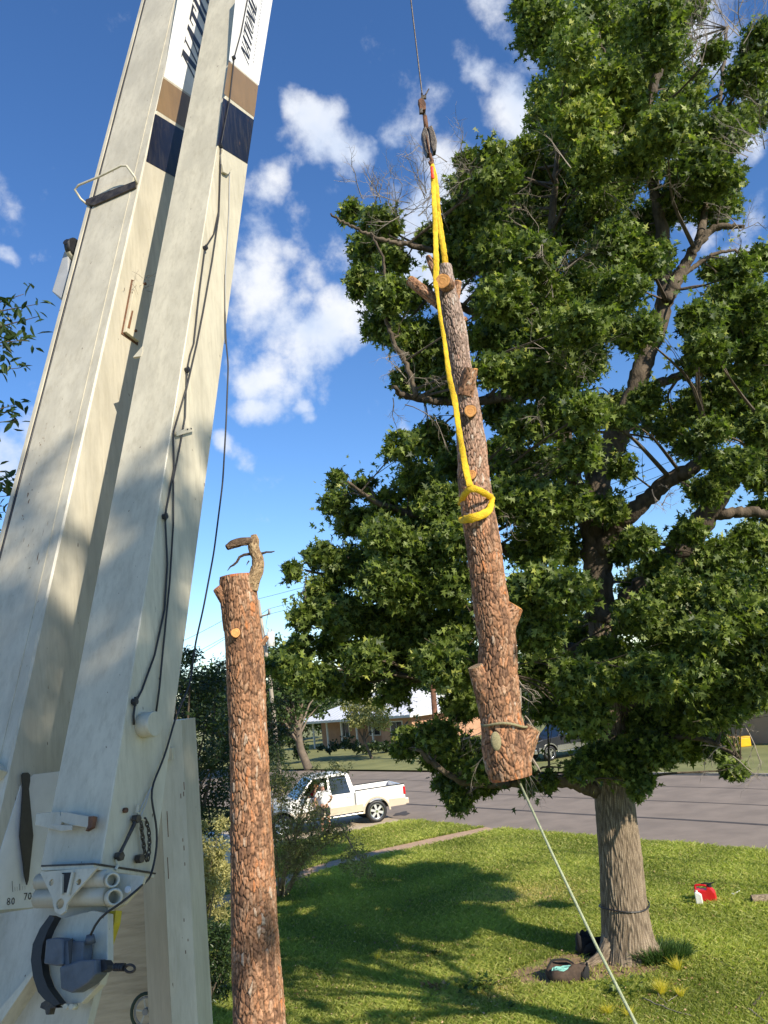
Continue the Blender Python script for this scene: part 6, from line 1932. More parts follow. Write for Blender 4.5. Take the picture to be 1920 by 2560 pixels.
    # door gaps, handles, mirrors, lamps, bumper, grille
    for s in (1, -1):
        for x in (1.18, .04, -.90):
            mb_ = M(); mb_.box((x, s * (W + .001), .92), (.012, .004, .60)); mb_.build('door_gap', INTER, t)
        for x in (.18, -.72):
            mb_ = M(); mb_.box((x, s * (W + .02), 1.08), (.17, .03, .035)); mb_.build('door_handle', paint, t, bevel=.006)
        mb_ = M(); mb_.box((1.02, s * (W + .16), 1.27), (.11, .22, .20)); mb_.box((1.04, s * (W + .03), 1.22), (.05, .12, .05)); mb_.build('mirror', paint, t, bevel=.03)
        mb_ = M(); mb_.box((-2.93, s * (W - .06), 1.03), (.09, .16, .30)); mb_.build('tail_lamp', REDGLASS, t, bevel=.01)
        mb_ = M(); mb_.box((2.74, s * (W - .22), .90), (.14, .42, .22)); mb_.build('headlight', CHROME, t, bevel=.02)
    mb_ = M(); mb_.box((-3.02, 0, .62), (.16, 1.9, .22)); mb_.build('bumper', clad, t, bevel=.03)
    mb_ = M(); mb_.box((2.84, 0, .58), (.18, 1.92, .26)); mb_.build('bumper', CHROME, t, bevel=.03)
    mb_ = M(); mb_.box((2.80, 0, .89), (.05, 1.05, .28)); gr = mb_.build('grille', INTER, t)
    for k in range(3):
        mb_ = M(); mb_.box((2.835, 0, .80 + .09 * k), (.02, 1.0, .03)); mb_.build('grille_bar', CHROME, gr)
    # wheels
    for ax in (FX, RX):
        for s in (1, -1):
            cx, cy, cz = ax, s * (W - .14), .405
            def ringv(r_, y_, n=28): return [(cx + r_ * cos(2 * pi * k / n), y_, cz + r_ * sin(2 * pi * k / n)) for k in range(n)]
            mb_ = M(); n = 28
            rs = [(.27, cy + s * .10), (.31, cy + s * .13), (.375, cy + s * .125), (.405, cy + s * .09), (.405, cy - s * .09), (.37, cy - s * .125), (.27, cy - s * .10)]
            vs = []
            for r_, y_ in rs: vs += ringv(r_, y_)
            fs = [(i * n + k, i * n + (k + 1) % n, (i + 1) * n + (k + 1) % n, (i + 1) * n + k) for i in range(len(rs) - 1) for k in range(n)]
            mb_.add(vs, fs); wh = mb_.build('tyre', BLACK, t, smooth=True)
            mb_ = M(); vs = ringv(.275, cy + s * .105) + ringv(.25, cy + s * .11) + ringv(.245, cy + s * .04) + ringv(.275, cy - s * .09)
            mb_.add(vs, [(i * n + k, i * n + (k + 1) % n, (i + 1) * n + (k + 1) % n, (i + 1) * n + k) for i in range(3) for k in range(n)]); rim = mb_.build('rim', CHROME, wh, smooth=True)
            mb_ = M(); mb_.add(ringv(.26, cy + s * .0), [tuple(range(n))]); mb_.build('brake_disc', INTER, wh)
            for k in range(6):
                a = 2 * pi * k / 6 + .3; d_ = np.array([cos(a), 0, sin(a)]); e_ = np.array([-sin(a), 0, cos(a)])
                c0 = np.array([cx, cy + s * .075, cz])
                mb_ = M(); mb_.prism([c0 + d_ * .04 + e_ * .035, c0 + d_ * .255 + e_ * .052, c0 + d_ * .255 - e_ * .052, c0 + d_ * .04 - e_ * .035], (0, s * .03, 0)); mb_.build('rim_spoke', CHROME if paint is DARKP else mat('silver_rim', (.62, .62, .62), (.55, .55, .55), rough=.3, metal=.3), wh)
            mb_ = M(); mb_.tube([(cx, cy + s * .06, cz), (cx, cy + s * .12, cz)], [.06, .05], 14); mb_.build('hub_cap', CHROME, wh)
    return t, Fm


hd_ = np.array([-.945, -.327]); hd_ /= np.linalg.norm(hd_)
rw = G(946, 2057)[:2]; lt = np.array([-hd_[1], hd_[0]])
tc_ = rw - lt * .99 + hd_ * 1.76
tr, TF = pickup('pickup_truck', (tc_[0], tc_[1], 0.012), hd_, WHITEP, TANP, 'white crew cab pickup with tan lower body parked on the driveway')
h2 = np.array([-.90, -.43]); h2 /= np.linalg.norm(h2); l2 = np.array([-h2[1], h2[0]])
fw_ = G(1380, 1902)[:2]; tc2 = fw_ - l2 * .99 - h2 * 1.92
pickup('pickup_truck', (tc2[0], tc2[1], 0.0), h2, DARKP, CHROME, 'dark pickup parked across the street in the tree shade')


# ==================================================================== PEOPLE
def skinned(name, verts, edges, radii, mt, parent, root=0, sub=1):
    me = bpy.data.meshes.new(name)
    me.from_pydata([tuple(v) for v in verts], edges, [])
    me.materials.append(mt)
    o = link(name, me, None, parent)
    sm = o.modifiers.new('skin', 'SKIN'); sm.use_smooth_shade = True
    for i, v in enumerate(me.skin_vertices[0].data if len(me.skin_vertices) else []):
        pass
    if not len(me.skin_vertices):
        with bpy.context.temp_override(object=o, active_object=o):
            pass
    layer = me.skin_vertices[0] if len(me.skin_vertices) else None
    if layer is None:
        bm = bmesh.new(); bm.from_mesh(me)
        sk = bm.verts.layers.skin.verify()
        bm.verts.ensure_lookup_table()
        for i, v in enumerate(bm.verts):
            r_ = radii[i]; v[sk].radius = (r_, r_) if not hasattr(r_, '__len__') else r_
            v[sk].use_root = (i == root)
        bm.to_mesh(me); bm.free()
    else:
        for i, r_ in enumerate(radii):
            layer.data[i].radius = (r_, r_) if not hasattr(r_, '__len__') else r_
            layer.data[i].use_root = (i == root)
    ss = o.modifiers.new('sub', 'SUBSURF'); ss.levels = sub; ss.render_levels = sub
    return o


def person(name, Fm, J, parent_label, shirt_m, shorts_m, hairm, standing=True, cap=None):
    """J: joints in the local frame"""
    base = Fm @ Vector((J['pel'][0], J['pel'][1], 0))
    t = empty(name, base, parent_label, 'person')
    names = ['pel', 'waist', 'chest', 'neck', 'skull', 'crown', 'shL', 'elL', 'wrL', 'haL', 'shR', 'elR', 'wrR', 'haR', 'hipL', 'knL', 'anL', 'toL', 'hipR', 'knR', 'anR', 'toR']
    rad = dict(pel=.12, waist=.12, chest=.135, neck=.055, skull=.088, crown=.07, shL=.06, elL=.042, wrL=.028, haL=.035, shR=.06, elR=.042, wrR=.028, haR=.035, hipL=.09, knL=.062, anL=.042, toL=.035, hipR=.09, knR=.062, anR=.042, toR=.035)
    ed = [('pel', 'waist'), ('waist', 'chest'), ('chest', 'neck'), ('neck', 'skull'), ('skull', 'crown'), ('chest', 'shL'), ('shL', 'elL'), ('elL', 'wrL'), ('wrL', 'haL'), ('chest', 'shR'), ('shR', 'elR'), ('elR', 'wrR'), ('wrR', 'haR'),
          ('pel', 'hipL'), ('hipL', 'knL'), ('knL', 'anL'), ('anL', 'toL'), ('pel', 'hipR'), ('hipR', 'knR'), ('knR', 'anR'), ('anR', 'toR')]
    names = [n for n in names if n in J]
    W_ = {n: np.array(Fm @ Vector(J[n])) for n in names}
    vs = [W_[n] for n in names]; rd = [rad[n] for n in names]; es = [(names.index(a), names.index(b)) for a, b in ed if a in J and b in J]
    for s in ('L', 'R'):
        hn = 'ha' + s
        if hn not in J: continue
        w0 = W_['wr' + s]; h0 = W_[hn]; d = (h0 - w0); d /= np.linalg.norm(d)
        sd = np.cross(d, [.3, .2, 1.0]); sd /= np.linalg.norm(sd)
        for k, ln in enumerate((.075, .085, .08, .062)):
            o0 = h0 + sd * (.026 * (k - 1.5)); k1 = o0 + d * ln * .55; k2_ = o0 + d * ln * .95 + np.cross(sd, d) * .02
            i0 = len(vs); vs += [k1, k2_]; rd += [.0095, .008]; es += [(names.index(hn), i0), (i0, i0 + 1)]
        i0 = len(vs); vs += [w0 + d * .04 - sd * .05, w0 + d * .075 - sd * .065]; rd += [.011, .009]; es += [(names.index('wr' + s), i0), (i0, i0 + 1)]
    b = skinned('body', vs, es, rd, SKIN, t)
    def mixp(a, b_, f): return W_[a] * (1 - f) + W_[b_] * f
    sv = [W_['pel'] + [0, 0, -.02], W_['waist'], W_['chest'], mixp('chest', 'neck', .62), W_['shL'], mixp('shL', 'elL', .72), W_['shR'], mixp('shR', 'elR', .72)]
    skinned('shirt', sv, [(0, 1), (1, 2), (2, 3), (2, 4), (4, 5), (2, 6), (6, 7)], [(.165, .14), (.155, .13), (.17, .14), .075, .085, .075, .085, .075], shirt_m, t)
    if 'knL' in J:
        skinned('shorts', [W_['pel'] + [0, 0, .03], W_['hipL'], mixp('hipL', 'knL', .85), W_['hipR'], mixp('hipR', 'knR', .85)], [(0, 1), (1, 2), (0, 3), (3, 4)], [(.15, .13), .115, .095, .115, .095], shorts_m, t)
    if 'toL' in J:
        for s in ('L', 'R'):
            mb_ = MB(); a = W_['an' + s]; c = W_['to' + s]; mb_.tube([a + [0, 0, -.01], (a + c) / 2 + [0, 0, -.02], c], [.05, .052, .04], 10); mb_.build('shoe', SHORTS, t, smooth=True)
    mb_ = MB(); c = (W_['skull'] + W_['crown']) / 2 + np.array([0, 0, .035]); mb_.sphere(c, .108, .95, 1, .85, 14, 8); mb_.build('cap' if cap else 'hair', hairm, t, smooth=True)
    return t


# man in a white T-shirt standing at the driver's door (his back to the camera)
mx_, my_ = .38, 1.42
Jm = dict(pel=(mx_, my_, .95), waist=(mx_, my_ - .02, 1.12), chest=(mx_ - .02, my_ - .06, 1.36), neck=(mx_ - .01, my_ - .09, 1.53), skull=(mx_, my_ - .13, 1.63), crown=(mx_, my_ - .13, 1.70),
          shL=(mx_ - .20, my_ - .06, 1.44), elL=(mx_ - .32, my_ - .02, 1.19), wrL=(mx_ - .26, my_ - .18, 1.05), haL=(mx_ - .22, my_ - .24, 1.03),
          shR=(mx_ + .19, my_ - .06, 1.44), elR=(mx_ + .34, my_ - .04, 1.20), wrR=(mx_ + .30, my_ - .02, .98), haR=(mx_ + .29, my_ - .02, .90),
          hipL=(mx_ - .10, my_, .88), knL=(mx_ - .13, my_ - .02, .50), anL=(mx_ - .13, my_ + .03, .10), toL=(mx_ - .14, my_ - .13, .05),
          hipR=(mx_ + .10, my_, .88), knR=(mx_ + .12, my_ - .04, .50), anR=(mx_ + .15, my_ + .02, .10), toR=(mx_ + .16, my_ - .14, .05))
person('person', TF, Jm, 'man in white T-shirt and dark shorts standing at the pickup door', TSHIRT, SHORTS, mat('white_cap', (.6, .6, .58), (.5, .5, .5), rough=.9), cap=True)
# driver in a red shirt, one hand raised at the open window
dx_, dy_ = .52, .74
Jd = dict(pel=(dx_ - .08, dy_, 1.00), waist=(dx_ - .08, dy_, 1.12), chest=(dx_ - .02, dy_ + .06, 1.32), neck=(dx_ - .0, dy_ + .10, 1.47), skull=(dx_ + .01, dy_ + .15, 1.57), crown=(dx_ + .01, dy_ + .15, 1.64),
          shL=(dx_ + .02, dy_ + .24, 1.38), elL=(dx_ + .16, dy_ + .44, 1.33), wrL=(dx_ + .10, dy_ + .50, 1.56), haL=(dx_ + .09, dy_ + .51, 1.63),
          shR=(dx_ + .0, dy_ - .12, 1.38), elR=(dx_ + .22, dy_ - .14, 1.24), wrR=(dx_ + .42, dy_ - .06, 1.30), haR=(dx_ + .50, dy_ - .05, 1.32))
person('person', TF, Jd, 'driver in red shirt raising a hand at the open pickup window', REDSHIRT, SHORTS, mat('orange_cap', (.5, .2, .08), (.4, .15, .06), rough=.9), cap=True)

# ==================================================================== HOUSES
RE3, RM3, Z3 = np.array([RE[0], RE[1], 0]), np.array([RM[0], RM[1], 0]), np.array([0, 0, 1.0])


def house(name, C0, Lf, Ls, hw, hr, label, wall_m, roof_m, porch=None, over=.7, panels=True, windows=()):
    """C0: corner; facade runs along -RE, side wall along +RM"""
    t = empty(name, C0, label, 'house')
    C0 = np.array([C0[0], C0[1], 0.0])
    def X(a, b, z): return C0 - RE3 * a + RM3 * b + Z3 * z
    mb_ = MB()
    pb = porch[2] if porch else 0
    if porch:
        a0, a1, pb = porch
        plan = [X(0, 0, 0), X(a0, 0, 0), X(a0, pb, 0), X(Lf, pb, 0), X(Lf, Ls, 0), X(0, Ls, 0)]
    else:
        plan = [X(0, 0, 0), X(Lf, 0, 0), X(Lf, Ls, 0), X(0, Ls, 0)]
    mb_.prism([p_ - Z3 * .1 for p_ in plan], Z3 * (hw + .1)); mb_.build('wall', wall_m, t)
    o = over; e = hw; r1, r2 = Ls / 2, Lf - Ls / 2
    A, B, Cc, D = X(-o, -o, e), X(Lf + o, -o, e), X(Lf + o, Ls + o, e), X(-o, Ls + o, e)
    R1, R2 = X(r1, Ls / 2, hr), X(r2, Ls / 2, hr)
    mb_ = MB(); mb_.add([A, B, Cc, D, R1, R2, A - Z3 * .16, B - Z3 * .16, Cc - Z3 * .16, D - Z3 * .16], [(0, 1, 5, 4), (1, 2, 5), (2, 3, 4, 5), (3, 0, 4), (0, 6, 7, 1), (1, 7, 8, 2), (2, 8, 9, 3), (3, 9, 6, 0), (6, 9, 8, 7)])
    rf = mb_.build('roof', roof_m, t)
    if panels:
        def panelize(P0, P1, T0, T1, n, nm='roof_panel'):
            for k in range(n):
                f0, f1 = k / n, (k + 1) / n - .10 / n
                def top(f):   # trapezoid: top edge spans the part of the eave under the ridge
                    p_ = P0 + (P1 - P0) * f
                    L_e = np.linalg.norm(P1 - P0); s0 = np.dot(T0 - P0, (P1 - P0)) / L_e ** 2; s1 = np.dot(T1 - P0, (P1 - P0)) / L_e ** 2
                    up0 = T0 - (P0 + (P1 - P0) * s0)
                    g = min(1, f / s0 if s0 > 1e-6 else 1, (1 - f) / (1 - s1) if s1 < 1 - 1e-6 else 1)
                    return p_ + up0 * g * .97
                q = [P0 + (P1 - P0) * f0, P0 + (P1 - P0) * f1, top(f1), top(f0)]
                nn_ = np.cross(P1 - P0, T0 - P0); nn_ /= np.linalg.norm(nn_); nn_ = nn_ if nn_[2] > 0 else -nn_
                mb_ = MB(); mb_.prism([p_ + nn_ * .004 for p_ in q], nn_ * .045); mb_.build(nm, roof_m, rf)
        panelize(A, B, R1, R2, int(Lf / .62)); panelize(D, A, R1, R1, int(Ls / .62))
    mb_ = MB(); mb_.box(((A + B) / 2 - Z3 * .08), (Lf + 2 * o, .04, .18), (RE3, RM3, Z3)); mb_.box(((A + D) / 2 - Z3 * .08), (.04, Ls + 2 * o, .18), (RE3, RM3, Z3)); mb_.build('fascia', WHITEPL if panels else TANWALL, t)
    if porch:
        for a in np.arange(a0 + 1.2, Lf, 2.3):
            mb_ = MB(); mb_.box(X(a, 0, hw / 2), (.13, .13, hw), (RE3, RM3, Z3)); mb_.build('porch_post', WHITEPL, t)
    for (a, b, w_, h_, zc, side) in windows:
        ex = RE3 if side == 'f' else RM3; nn_ = RM3 if side == 'f' else -RE3
        c = X(a, b, zc) - nn_ * (.02 if side == 'f' else 0) + (RE3 * .02 if side == 's' else 0)
        mb_ = MB(); mb_.box(c, (w_ + .16, .06, h_ + .16), (ex, RM3 if side == 'f' else RE3, Z3)); fr_ = mb_.build('window_frame', WHITEPL, t)
        for s in (-.5, .5):
            mb_ = MB(); mb_.box(c - (RM3 if side == 'f' else -RE3) * .02 + ex * s * (w_ / 2), (w_ / 2 - .06, .04, h_), (ex, RM3 if side == 'f' else RE3, Z3)); mb_.build('pane', GLASS, fr_)
    return t, X


hC = G(1036, 1866)
ht, HX = house('brick_house', (hC[0], hC[1], 0), 16, 11, 2.55, 4.7, 'orange brick house with white ribbed metal roof and posted porch', BRICK, ROOFM, porch=(4.2, 16, 1.9), windows=((2.0, 0, 1.5, 1.2, 1.45, 'f'), (7.5, 1.9, 1.6, 1.2, 1.5, 'f'), (12, 1.9, 1.2, 1.2, 1.5, 'f')))
# attached wing seen right of the corner
hC2 = HX(-.02, 5.2, 0)
ac = HX(-1.0, 2.8, 0)
act = empty('air_conditioner', ac, 'grey air conditioning unit beside the sunlit brick wall', 'air conditioner')
mb = MB(); mb.box(ac + Z3 * .45, (.85, .85, .85), (RE3, RM3, Z3)); mb.build('casing', GREYM, act, bevel=.03)
mb = MB(); mb.disc(ac + Z3 * .9, (0, 0, 1), .35, .04, 20); mb.build('fan_grille', INTER, act)
for k in range(6):
    mb = MB(); mb.box(ac + Z3 * (.15 + .1 * k) - RM3 * .435, (.75, .01, .03), (RE3, RM3, Z3)); mb.build('louvre', INTER, act)
b2 = RE3 * -12.0 + RM3 * 43.2
house('tan_house', (b2[0], b2[1], 0), 19, 9, 2.7, 4.6, 'low tan walled house across the street at the right', TANWALL, mat('brown_shingle_roof', (.17, .12, .09), (.12, .09, .07), rough=.9, scale=4), panels=False, windows=((15, 0, 1.5, 1.1, 1.5, 'f'),))
yb = G(1862, 1866)
yt = empty('yellow_bin', yb, 'small yellow plastic bin against the tan house wall', 'bin')
mb = MB(); mb.prism([yb + np.array(q) for q in ((-.30, -.2, 0), (.28, -.2, 0), (.24, .2, 0), (-.26, .2, 0))], (0.02, 0, .46)); mb.build('tub', YELPL, yt, bevel=.04)
mb = MB(); mb.box(yb + Z3 * .48, (.64, .46, .05)); mb.build('lid', YELPL, yt, bevel=.02)
bb = G(1832, 1868)
bt_ = empty('brown_box', bb, 'brown cardboard box lying left of the yellow bin', 'box')
mb = MB(); mb.box(bb + Z3 * .26, (.8, .5, .5), ((.95, .31, .05), (-.31, .95, 0), (-.05, 0, 1))); mb.build('carton', CARDB, bt_, bevel=.01)
mb = MB(); mb.prism([bb + np.array(q) for q in ((-.4, -.25, .51), (-.1, -.25, .53), (-.1, .2, .56), (-.45, .2, .54))], (-.1, .05, .12)); mb.build('flap', CARDB, bt_)

# ==================================================================== UTILITY POLE AND WIRES
YU = 52
pb_ = P(675, 1700, YU)
up_ = empty('utility_pole', (pb_[0], pb_[1], 0), 'leaning utility pole with crossarm and white transformer', 'utility pole')
ptop = P(646, 1500, YU)
mb = MB(); mb.tube([(pb_[0] + .15, pb_[1], -.1), pb_, ptop], [.14, .12, .09], 12); mb.build('pole', WOODPOLE, up_, smooth=True)
mb = MB(); a, b = P(640, 1545, YU - .15), P(676, 1534, YU - .15); mb.tube([a, b], .055, 4); ca_ = mb.build('crossarm', WOODPOLE, up_)
mb = MB(); mb.tube([P(673, 1535, YU - .15), P(673, 1522, YU - .15)], [.07, .09], 10); mb.build('insulator', GREYM, up_, smooth=True)
mb = MB(); c0, c1_ = P(677, 1616, YU - .3), P(676, 1580, YU - .3); mb.tube([c0, c0 + (c1_ - c0) * .03, c0 + (c1_ - c0) * .97, c1_], [.22, .25, .25, .21], 20); trf = mb.build('transformer', WHITEPL, up_, smooth=True)
mb = MB(); mb.tube([P(668, 1590, YU - .15), P(658, 1590, YU)], .06, 6); mb.build('mount', GREYM, up_)
for k in (0, 1):
    mb = MB(); x = 671 + 8 * k; mb.tube([P(x, 1580, YU - .3), P(x, 1572, YU - .3)], [.05, .035], 8); mb.build('bushing', GREYM, trf)
mb = MB(); mb.tube(smooth_path([P(672, 1522, YU - .2), P(668, 1545, YU - .3), P(664, 1570, YU - .3), P(671, 1572, YU - .3)], [.012] * 4, 16)[0], .012, 4); mb.build('jumper_wire', BLACK, up_)


def wire(a, b, Ya, Yb, sag, label, r_=.014):
    A, B = P(*a, Ya), P(*b, Yb); n = 24
    pts = [A + (B - A) * k / n - np.array([0, 0, sag * 4 * (k / n) * (1 - k / n)]) for k in range(n + 1)]
    mb_ = MB(); mb_.tube(pts, r_, 5); o_ = mb_.build('power_line', BLACK); tag(o_, label, 'power line', 'power lines from the utility pole')


dl = (P(100, 1770, 58))
for (a, b, c, l1, l2) in (((300, 1662), (647, 1497), (1960, 1040), 'top power line running left from the pole', 'top power line rising right from the pole'),
                          ((300, 1708), (642, 1543), (1960, 1090), 'middle power line running left from the crossarm', 'middle power line rising right behind the sweetgum'),
                          ((300, 1735), (672, 1522), (1960, 1062), 'third power line running left from the insulator', 'power line rising right from the insulator'),
                          ((300, 1760), (668, 1610), (1960, 1240), 'lowest power line running left of the pole', 'lowest power line behind the sweetgum')):
    wire(a, b, 60, YU, .4, l1); wire(b, c, YU, 30, .5, l2, .011)
# service drop over the street verge whose thin shadow crosses the lawn
def wire_for_shadow(g0, g1, hgt, label):
    k = hgt / SUNDIR[2]
    A, B = np.append(g0, 0) + SUNDIR * k, np.append(g1, 0) + SUNDIR * k
    d = B - A; A -= d * .2; B += d * 1.2
    mb_ = MB(); mb_.tube([A, (A + B) / 2 - [0, 0, .1], B], .03, 6); o_ = mb_.build('power_line', BLACK); tag(o_, label, 'power line', 'power lines from the utility pole')


# ==================================================================== THINGS ON THE LAWN
# gas can with white jug
gc = G(1768, 2258)
can = empty('fuel_can', gc, 'red plastic fuel can standing on the sunny lawn', 'fuel can')
ux = np.array([.93, -.37, 0]); uy = np.array([.37, .93, 0])
def GC(x, y, z): return gc + ux * x + uy * y + Z3 * z
mb = MB(); mb.prism([GC(x, -.11, z) for x, z in ((-.20, 0), (.17, 0), (.205, .06), (.19, .22), (.12, .31), (.05, .32), (.02, .27), (-.10, .27), (-.13, .29), (-.21, .27))], uy * .22); cb = mb.build('body', REDPL, can, bevel=.025)
mb = MB(); mb.tube(smooth_path([GC(-.18, 0, .26), GC(-.185, 0, .345), GC(-.10, 0, .355), GC(.03, 0, .34), GC(.07, 0, .30)], [.02] * 5, 30)[0], .021, 8); mb.build('handle', REDPL, can, smooth=True)
mb = MB(); mb.disc(GC(.10, 0, .335), (0, 0, 1), .045, .05, 16); mb.tube([GC(.10, 0, .37), GC(.02, 0, .385), GC(-.06, 0, .37)], [.02, .016, .012], 8); mb.tube([GC(.10, 0, .37), GC(.20, 0, .395)], [.018, .012], 8); mb.build('spout', BLACK, can)
jg = G(1752, 2268)
jug = empty('white_jug', jg, 'white plastic oil jug beside the red fuel can', 'jug')
def JG(x, y, z): return jg + ux * x + uy * y + Z3 * z
mb = MB(); mb.prism([JG(x, -.05, z) for x, z in ((-.045, 0), (.06, 0), (.055, .24), (.01, .27), (-.05, .30), (-.075, .28), (-.07, .05))], uy * .10); mb.build('body', WHITEPL, jug, bevel=.015)
mb = MB(); mb.disc(JG(-.03, 0, .30), (0, 0, 1), .022, .04, 12); mb.build('cap', WHITEPL, jug)
wt_ = G(1832, 2242)
sp__ = empty('white_spout', wt_, 'small white plastic nozzle lying right of the fuel can', 'nozzle')
mb = MB(); mb.tube([wt_ + [-.10, -.02, .03], wt_ + [.05, .03, .045]], [.03, .022], 8); mb.build('barrel', WHITEPL, sp__, smooth=True)
mb = MB(); mb.tube([wt_ + [.05, .03, .045], wt_ + [.20, .10, .075]], [.012, .010], 6); mb.build('tube', WHITEPL, sp__, smooth=True)
mb = MB(); mb.tube([wt_ + [.0, -.07, .06], wt_ + [.02, .08, .05]], [.012, .012], 6); mb.build('lever', WHITEPL, sp__)
# short log at the right edge
lg0 = G(1882, 2262); lg0[2] = .085
cl_ = empty('cut_log', lg0, 'short cut log lying on grass at the right edge', 'log')
d = np.array([.98, -.18, 0])
bark_tube('bark', [lg0, lg0 + d * .7, lg0 + d * 1.4], [.095, .09, .09], GREYBARK, cl_, np.random.default_rng(71), nu=48, dz=.015, cu=.03, cv=.1, depth=.01)
cut_disc('cut_end', lg0 - d * .004, -d, .093, DARKBARK, cl_, t=.02)

# tool bag
bg0 = G(1418, 2448)
bag = empty('tool_bag', bg0, 'open brown canvas bag with teal rope spilling out', 'bag')
rg = np.random.default_rng(17)
def sack(name, c, rx, ry, hz, mt, parent, seed, open_top=True, n=28, m_=7):
    g_ = np.random.default_rng(seed); vs = []; ph = g_.random(8) * 6
    for i in range(m_):
        z = hz * i / (m_ - 1)
        for k in range(n):
            a = 2 * pi * k / n
            q = 1 + .10 * sin(3 * a + ph[0] + i * .3) + .07 * sin(5 * a + ph[1] - i * .5) + .04 * sin(9 * a + ph[2])
            sh_ = (.92 + .14 * sin(pi * i / (m_ - 1)))
            vs.append(np.array(c) + [rx * q * sh_ * cos(a), ry * q * sh_ * sin(a), z * (1 + .16 * sin(2 * a + ph[3]) + .10 * sin(5 * a + ph[4]))])
    fs = [(i * n + k, i * n + (k + 1) % n, (i + 1) * n + (k + 1) % n, (i + 1) * n + k) for i in range(m_ - 1) for k in range(n)]
    # inner lining folded in
    b_ = len(vs)
    for k in range(n):
        v = np.array(vs[(m_ - 1) * n + k]); vs.append(v * 1.0 + (np.array([c[0], c[1], v[2]]) - v) * .14 - [0, 0, .01])
    for k in range(n):
        v = np.array(vs[(m_ - 1) * n + k]); vs.append(np.array([c[0], c[1], c[2] + hz * .25]) + (v - np.array([c[0], c[1], v[2]])) * .65 * [1, 1, 0])
    for i, o_ in ((0, (m_ - 1) * n), (1, b_)):
        nx = b_ if i == 0 else b_ + n
        fs += [(o_ + k, o_ + (k + 1) % n, nx + (k + 1) % n, nx + k) for k in range(n)]
    fs.append(tuple(b_ + n + k for k in range(n))); fs.append(tuple(range(n))[::-1])
    mb_ = MB(); mb_.add(vs, fs); return mb_.build(name, mt, parent, smooth=True)


sack('sack', bg0, .33, .24, .22, BROWNBAG, bag, 3)
sack('side_pocket', bg0 + np.array([.24, -.08, 0]), .12, .12, .20, BLACKBAG, bag, 5)
rp_ = []
for k in range(70):
    a = k * .55; rp_.append(bg0 + np.array([-.05 + .15 * cos(a) + .05 * sin(k * .3), -.12 + .06 * sin(a), .19 + .03 * sin(a * 1.7)]))
mb = MB(); mb.tube(rp_, .014, 6); o = mb.build('teal_rope', TEAL, None, smooth=True); tag(o, 'coil of teal rope heaped in the brown bag', 'rope')
mb = MB(); mb.tube(smooth_path([bg0 + [-.3, 0, .2], bg0 + [-.2, .05, .30], bg0 + [.05, .1, .27], bg0 + [.15, .1, .2]], [.018] * 4, 20)[0], .016, 6); mb.build('strap', BLACKBAG, bag)
bk = G(1490, 2382)
bb_ = empty('black_bag', bk, 'black bag slumped against the shaded side of the sweetgum', 'bag')
sack('sack', bk, .30, .22, .20, BLACKBAG, bb_, 9); sack('flap', bk + np.array([-.20, .0, .03]), .13, .13, .30, BLACKBAG, bb_, 11)


def tuft(name, c, n, hgt, spread, mt, label, cat, seed, w=.007, lean=.6, droop=.3, ry=None):
    g_ = np.random.default_rng(seed)
    a = g_.random(n) * 2 * pi; rr = np.sqrt(g_.random(n)) * spread * .5
    b0 = np.stack([c[0] + rr * np.cos(a), c[1] + rr * np.sin(a) * (ry or 1), np.full(n, c[2])], 1)
    dr = np.stack([np.cos(a) * lean * g_.random(n), np.sin(a) * lean * g_.random(n), np.ones(n)], 1) + g_.normal(size=(n, 3)) * .18
    dr /= np.linalg.norm(dr, axis=1)[:, None]; h_ = hgt * g_.uniform(.6, 1.15, n)[:, None]
    sd = np.cross(dr, g_.normal(size=(n, 3))); sd /= np.linalg.norm(sd, axis=1)[:, None]
    m1 = b0 + dr * h_ * .55; tp2 = b0 + dr * h_ - np.array([0, 0, 1]) * h_ * droop * g_.random(n)[:, None] + dr * [1, 1, 0] * h_ * .2
    V = np.stack([b0 - sd * w, b0 + sd * w, m1 + sd * w * .8, m1 - sd * w * .8, tp2], 1)
    Fc = np.array([[0, 1, 2], [0, 2, 3], [3, 2, 4]])[None] + (np.arange(n) * 5)[:, None, None]
    o = np_mesh(name, V.reshape(-1, 3), Fc.reshape(-1, 3), mt, None, {'tint': np.repeat(g_.random(n), 5)})
    tag(o, label, cat)
    return o


tg = G(1650, 2400)
tuft('grass_tuft', (tg[0], tg[1], 0), 1500, .34, 1.0, BLADE_D, 'dark green tall grass tuft right of the sweetgum trunk', 'grass', 1, lean=.8, ry=.6)
for k, (x, y, lb, h_, n_) in enumerate(((1695, 2430, 'yellow green needle tuft below the dark grass', .26, 120), (1655, 2490, 'bright yellow pine needle tuft on the lawn', .30, 150), (1702, 2495, 'pale orange pine needle tuft on the lawn', .22, 90), (1520, 2540, 'yellow green needle sprig near the rope foot', .2, 140), (1575, 2545, 'smaller needle sprig right of the rope foot', .18, 110),
                                   (1080, 2545, 'faded needle sprig on the foreground lawn', .14, 70), (945, 2400, 'dull yellow sprig in the lawn shadow edge', .15, 60))):
    g0 = G(x, y); tuft('pine_needle_sprig', (g0[0], g0[1], 0.02), n_, h_, .07, NEEDLE, lb, 'pine sprig', 20 + k, w=.0028, lean=.9, droop=.35)
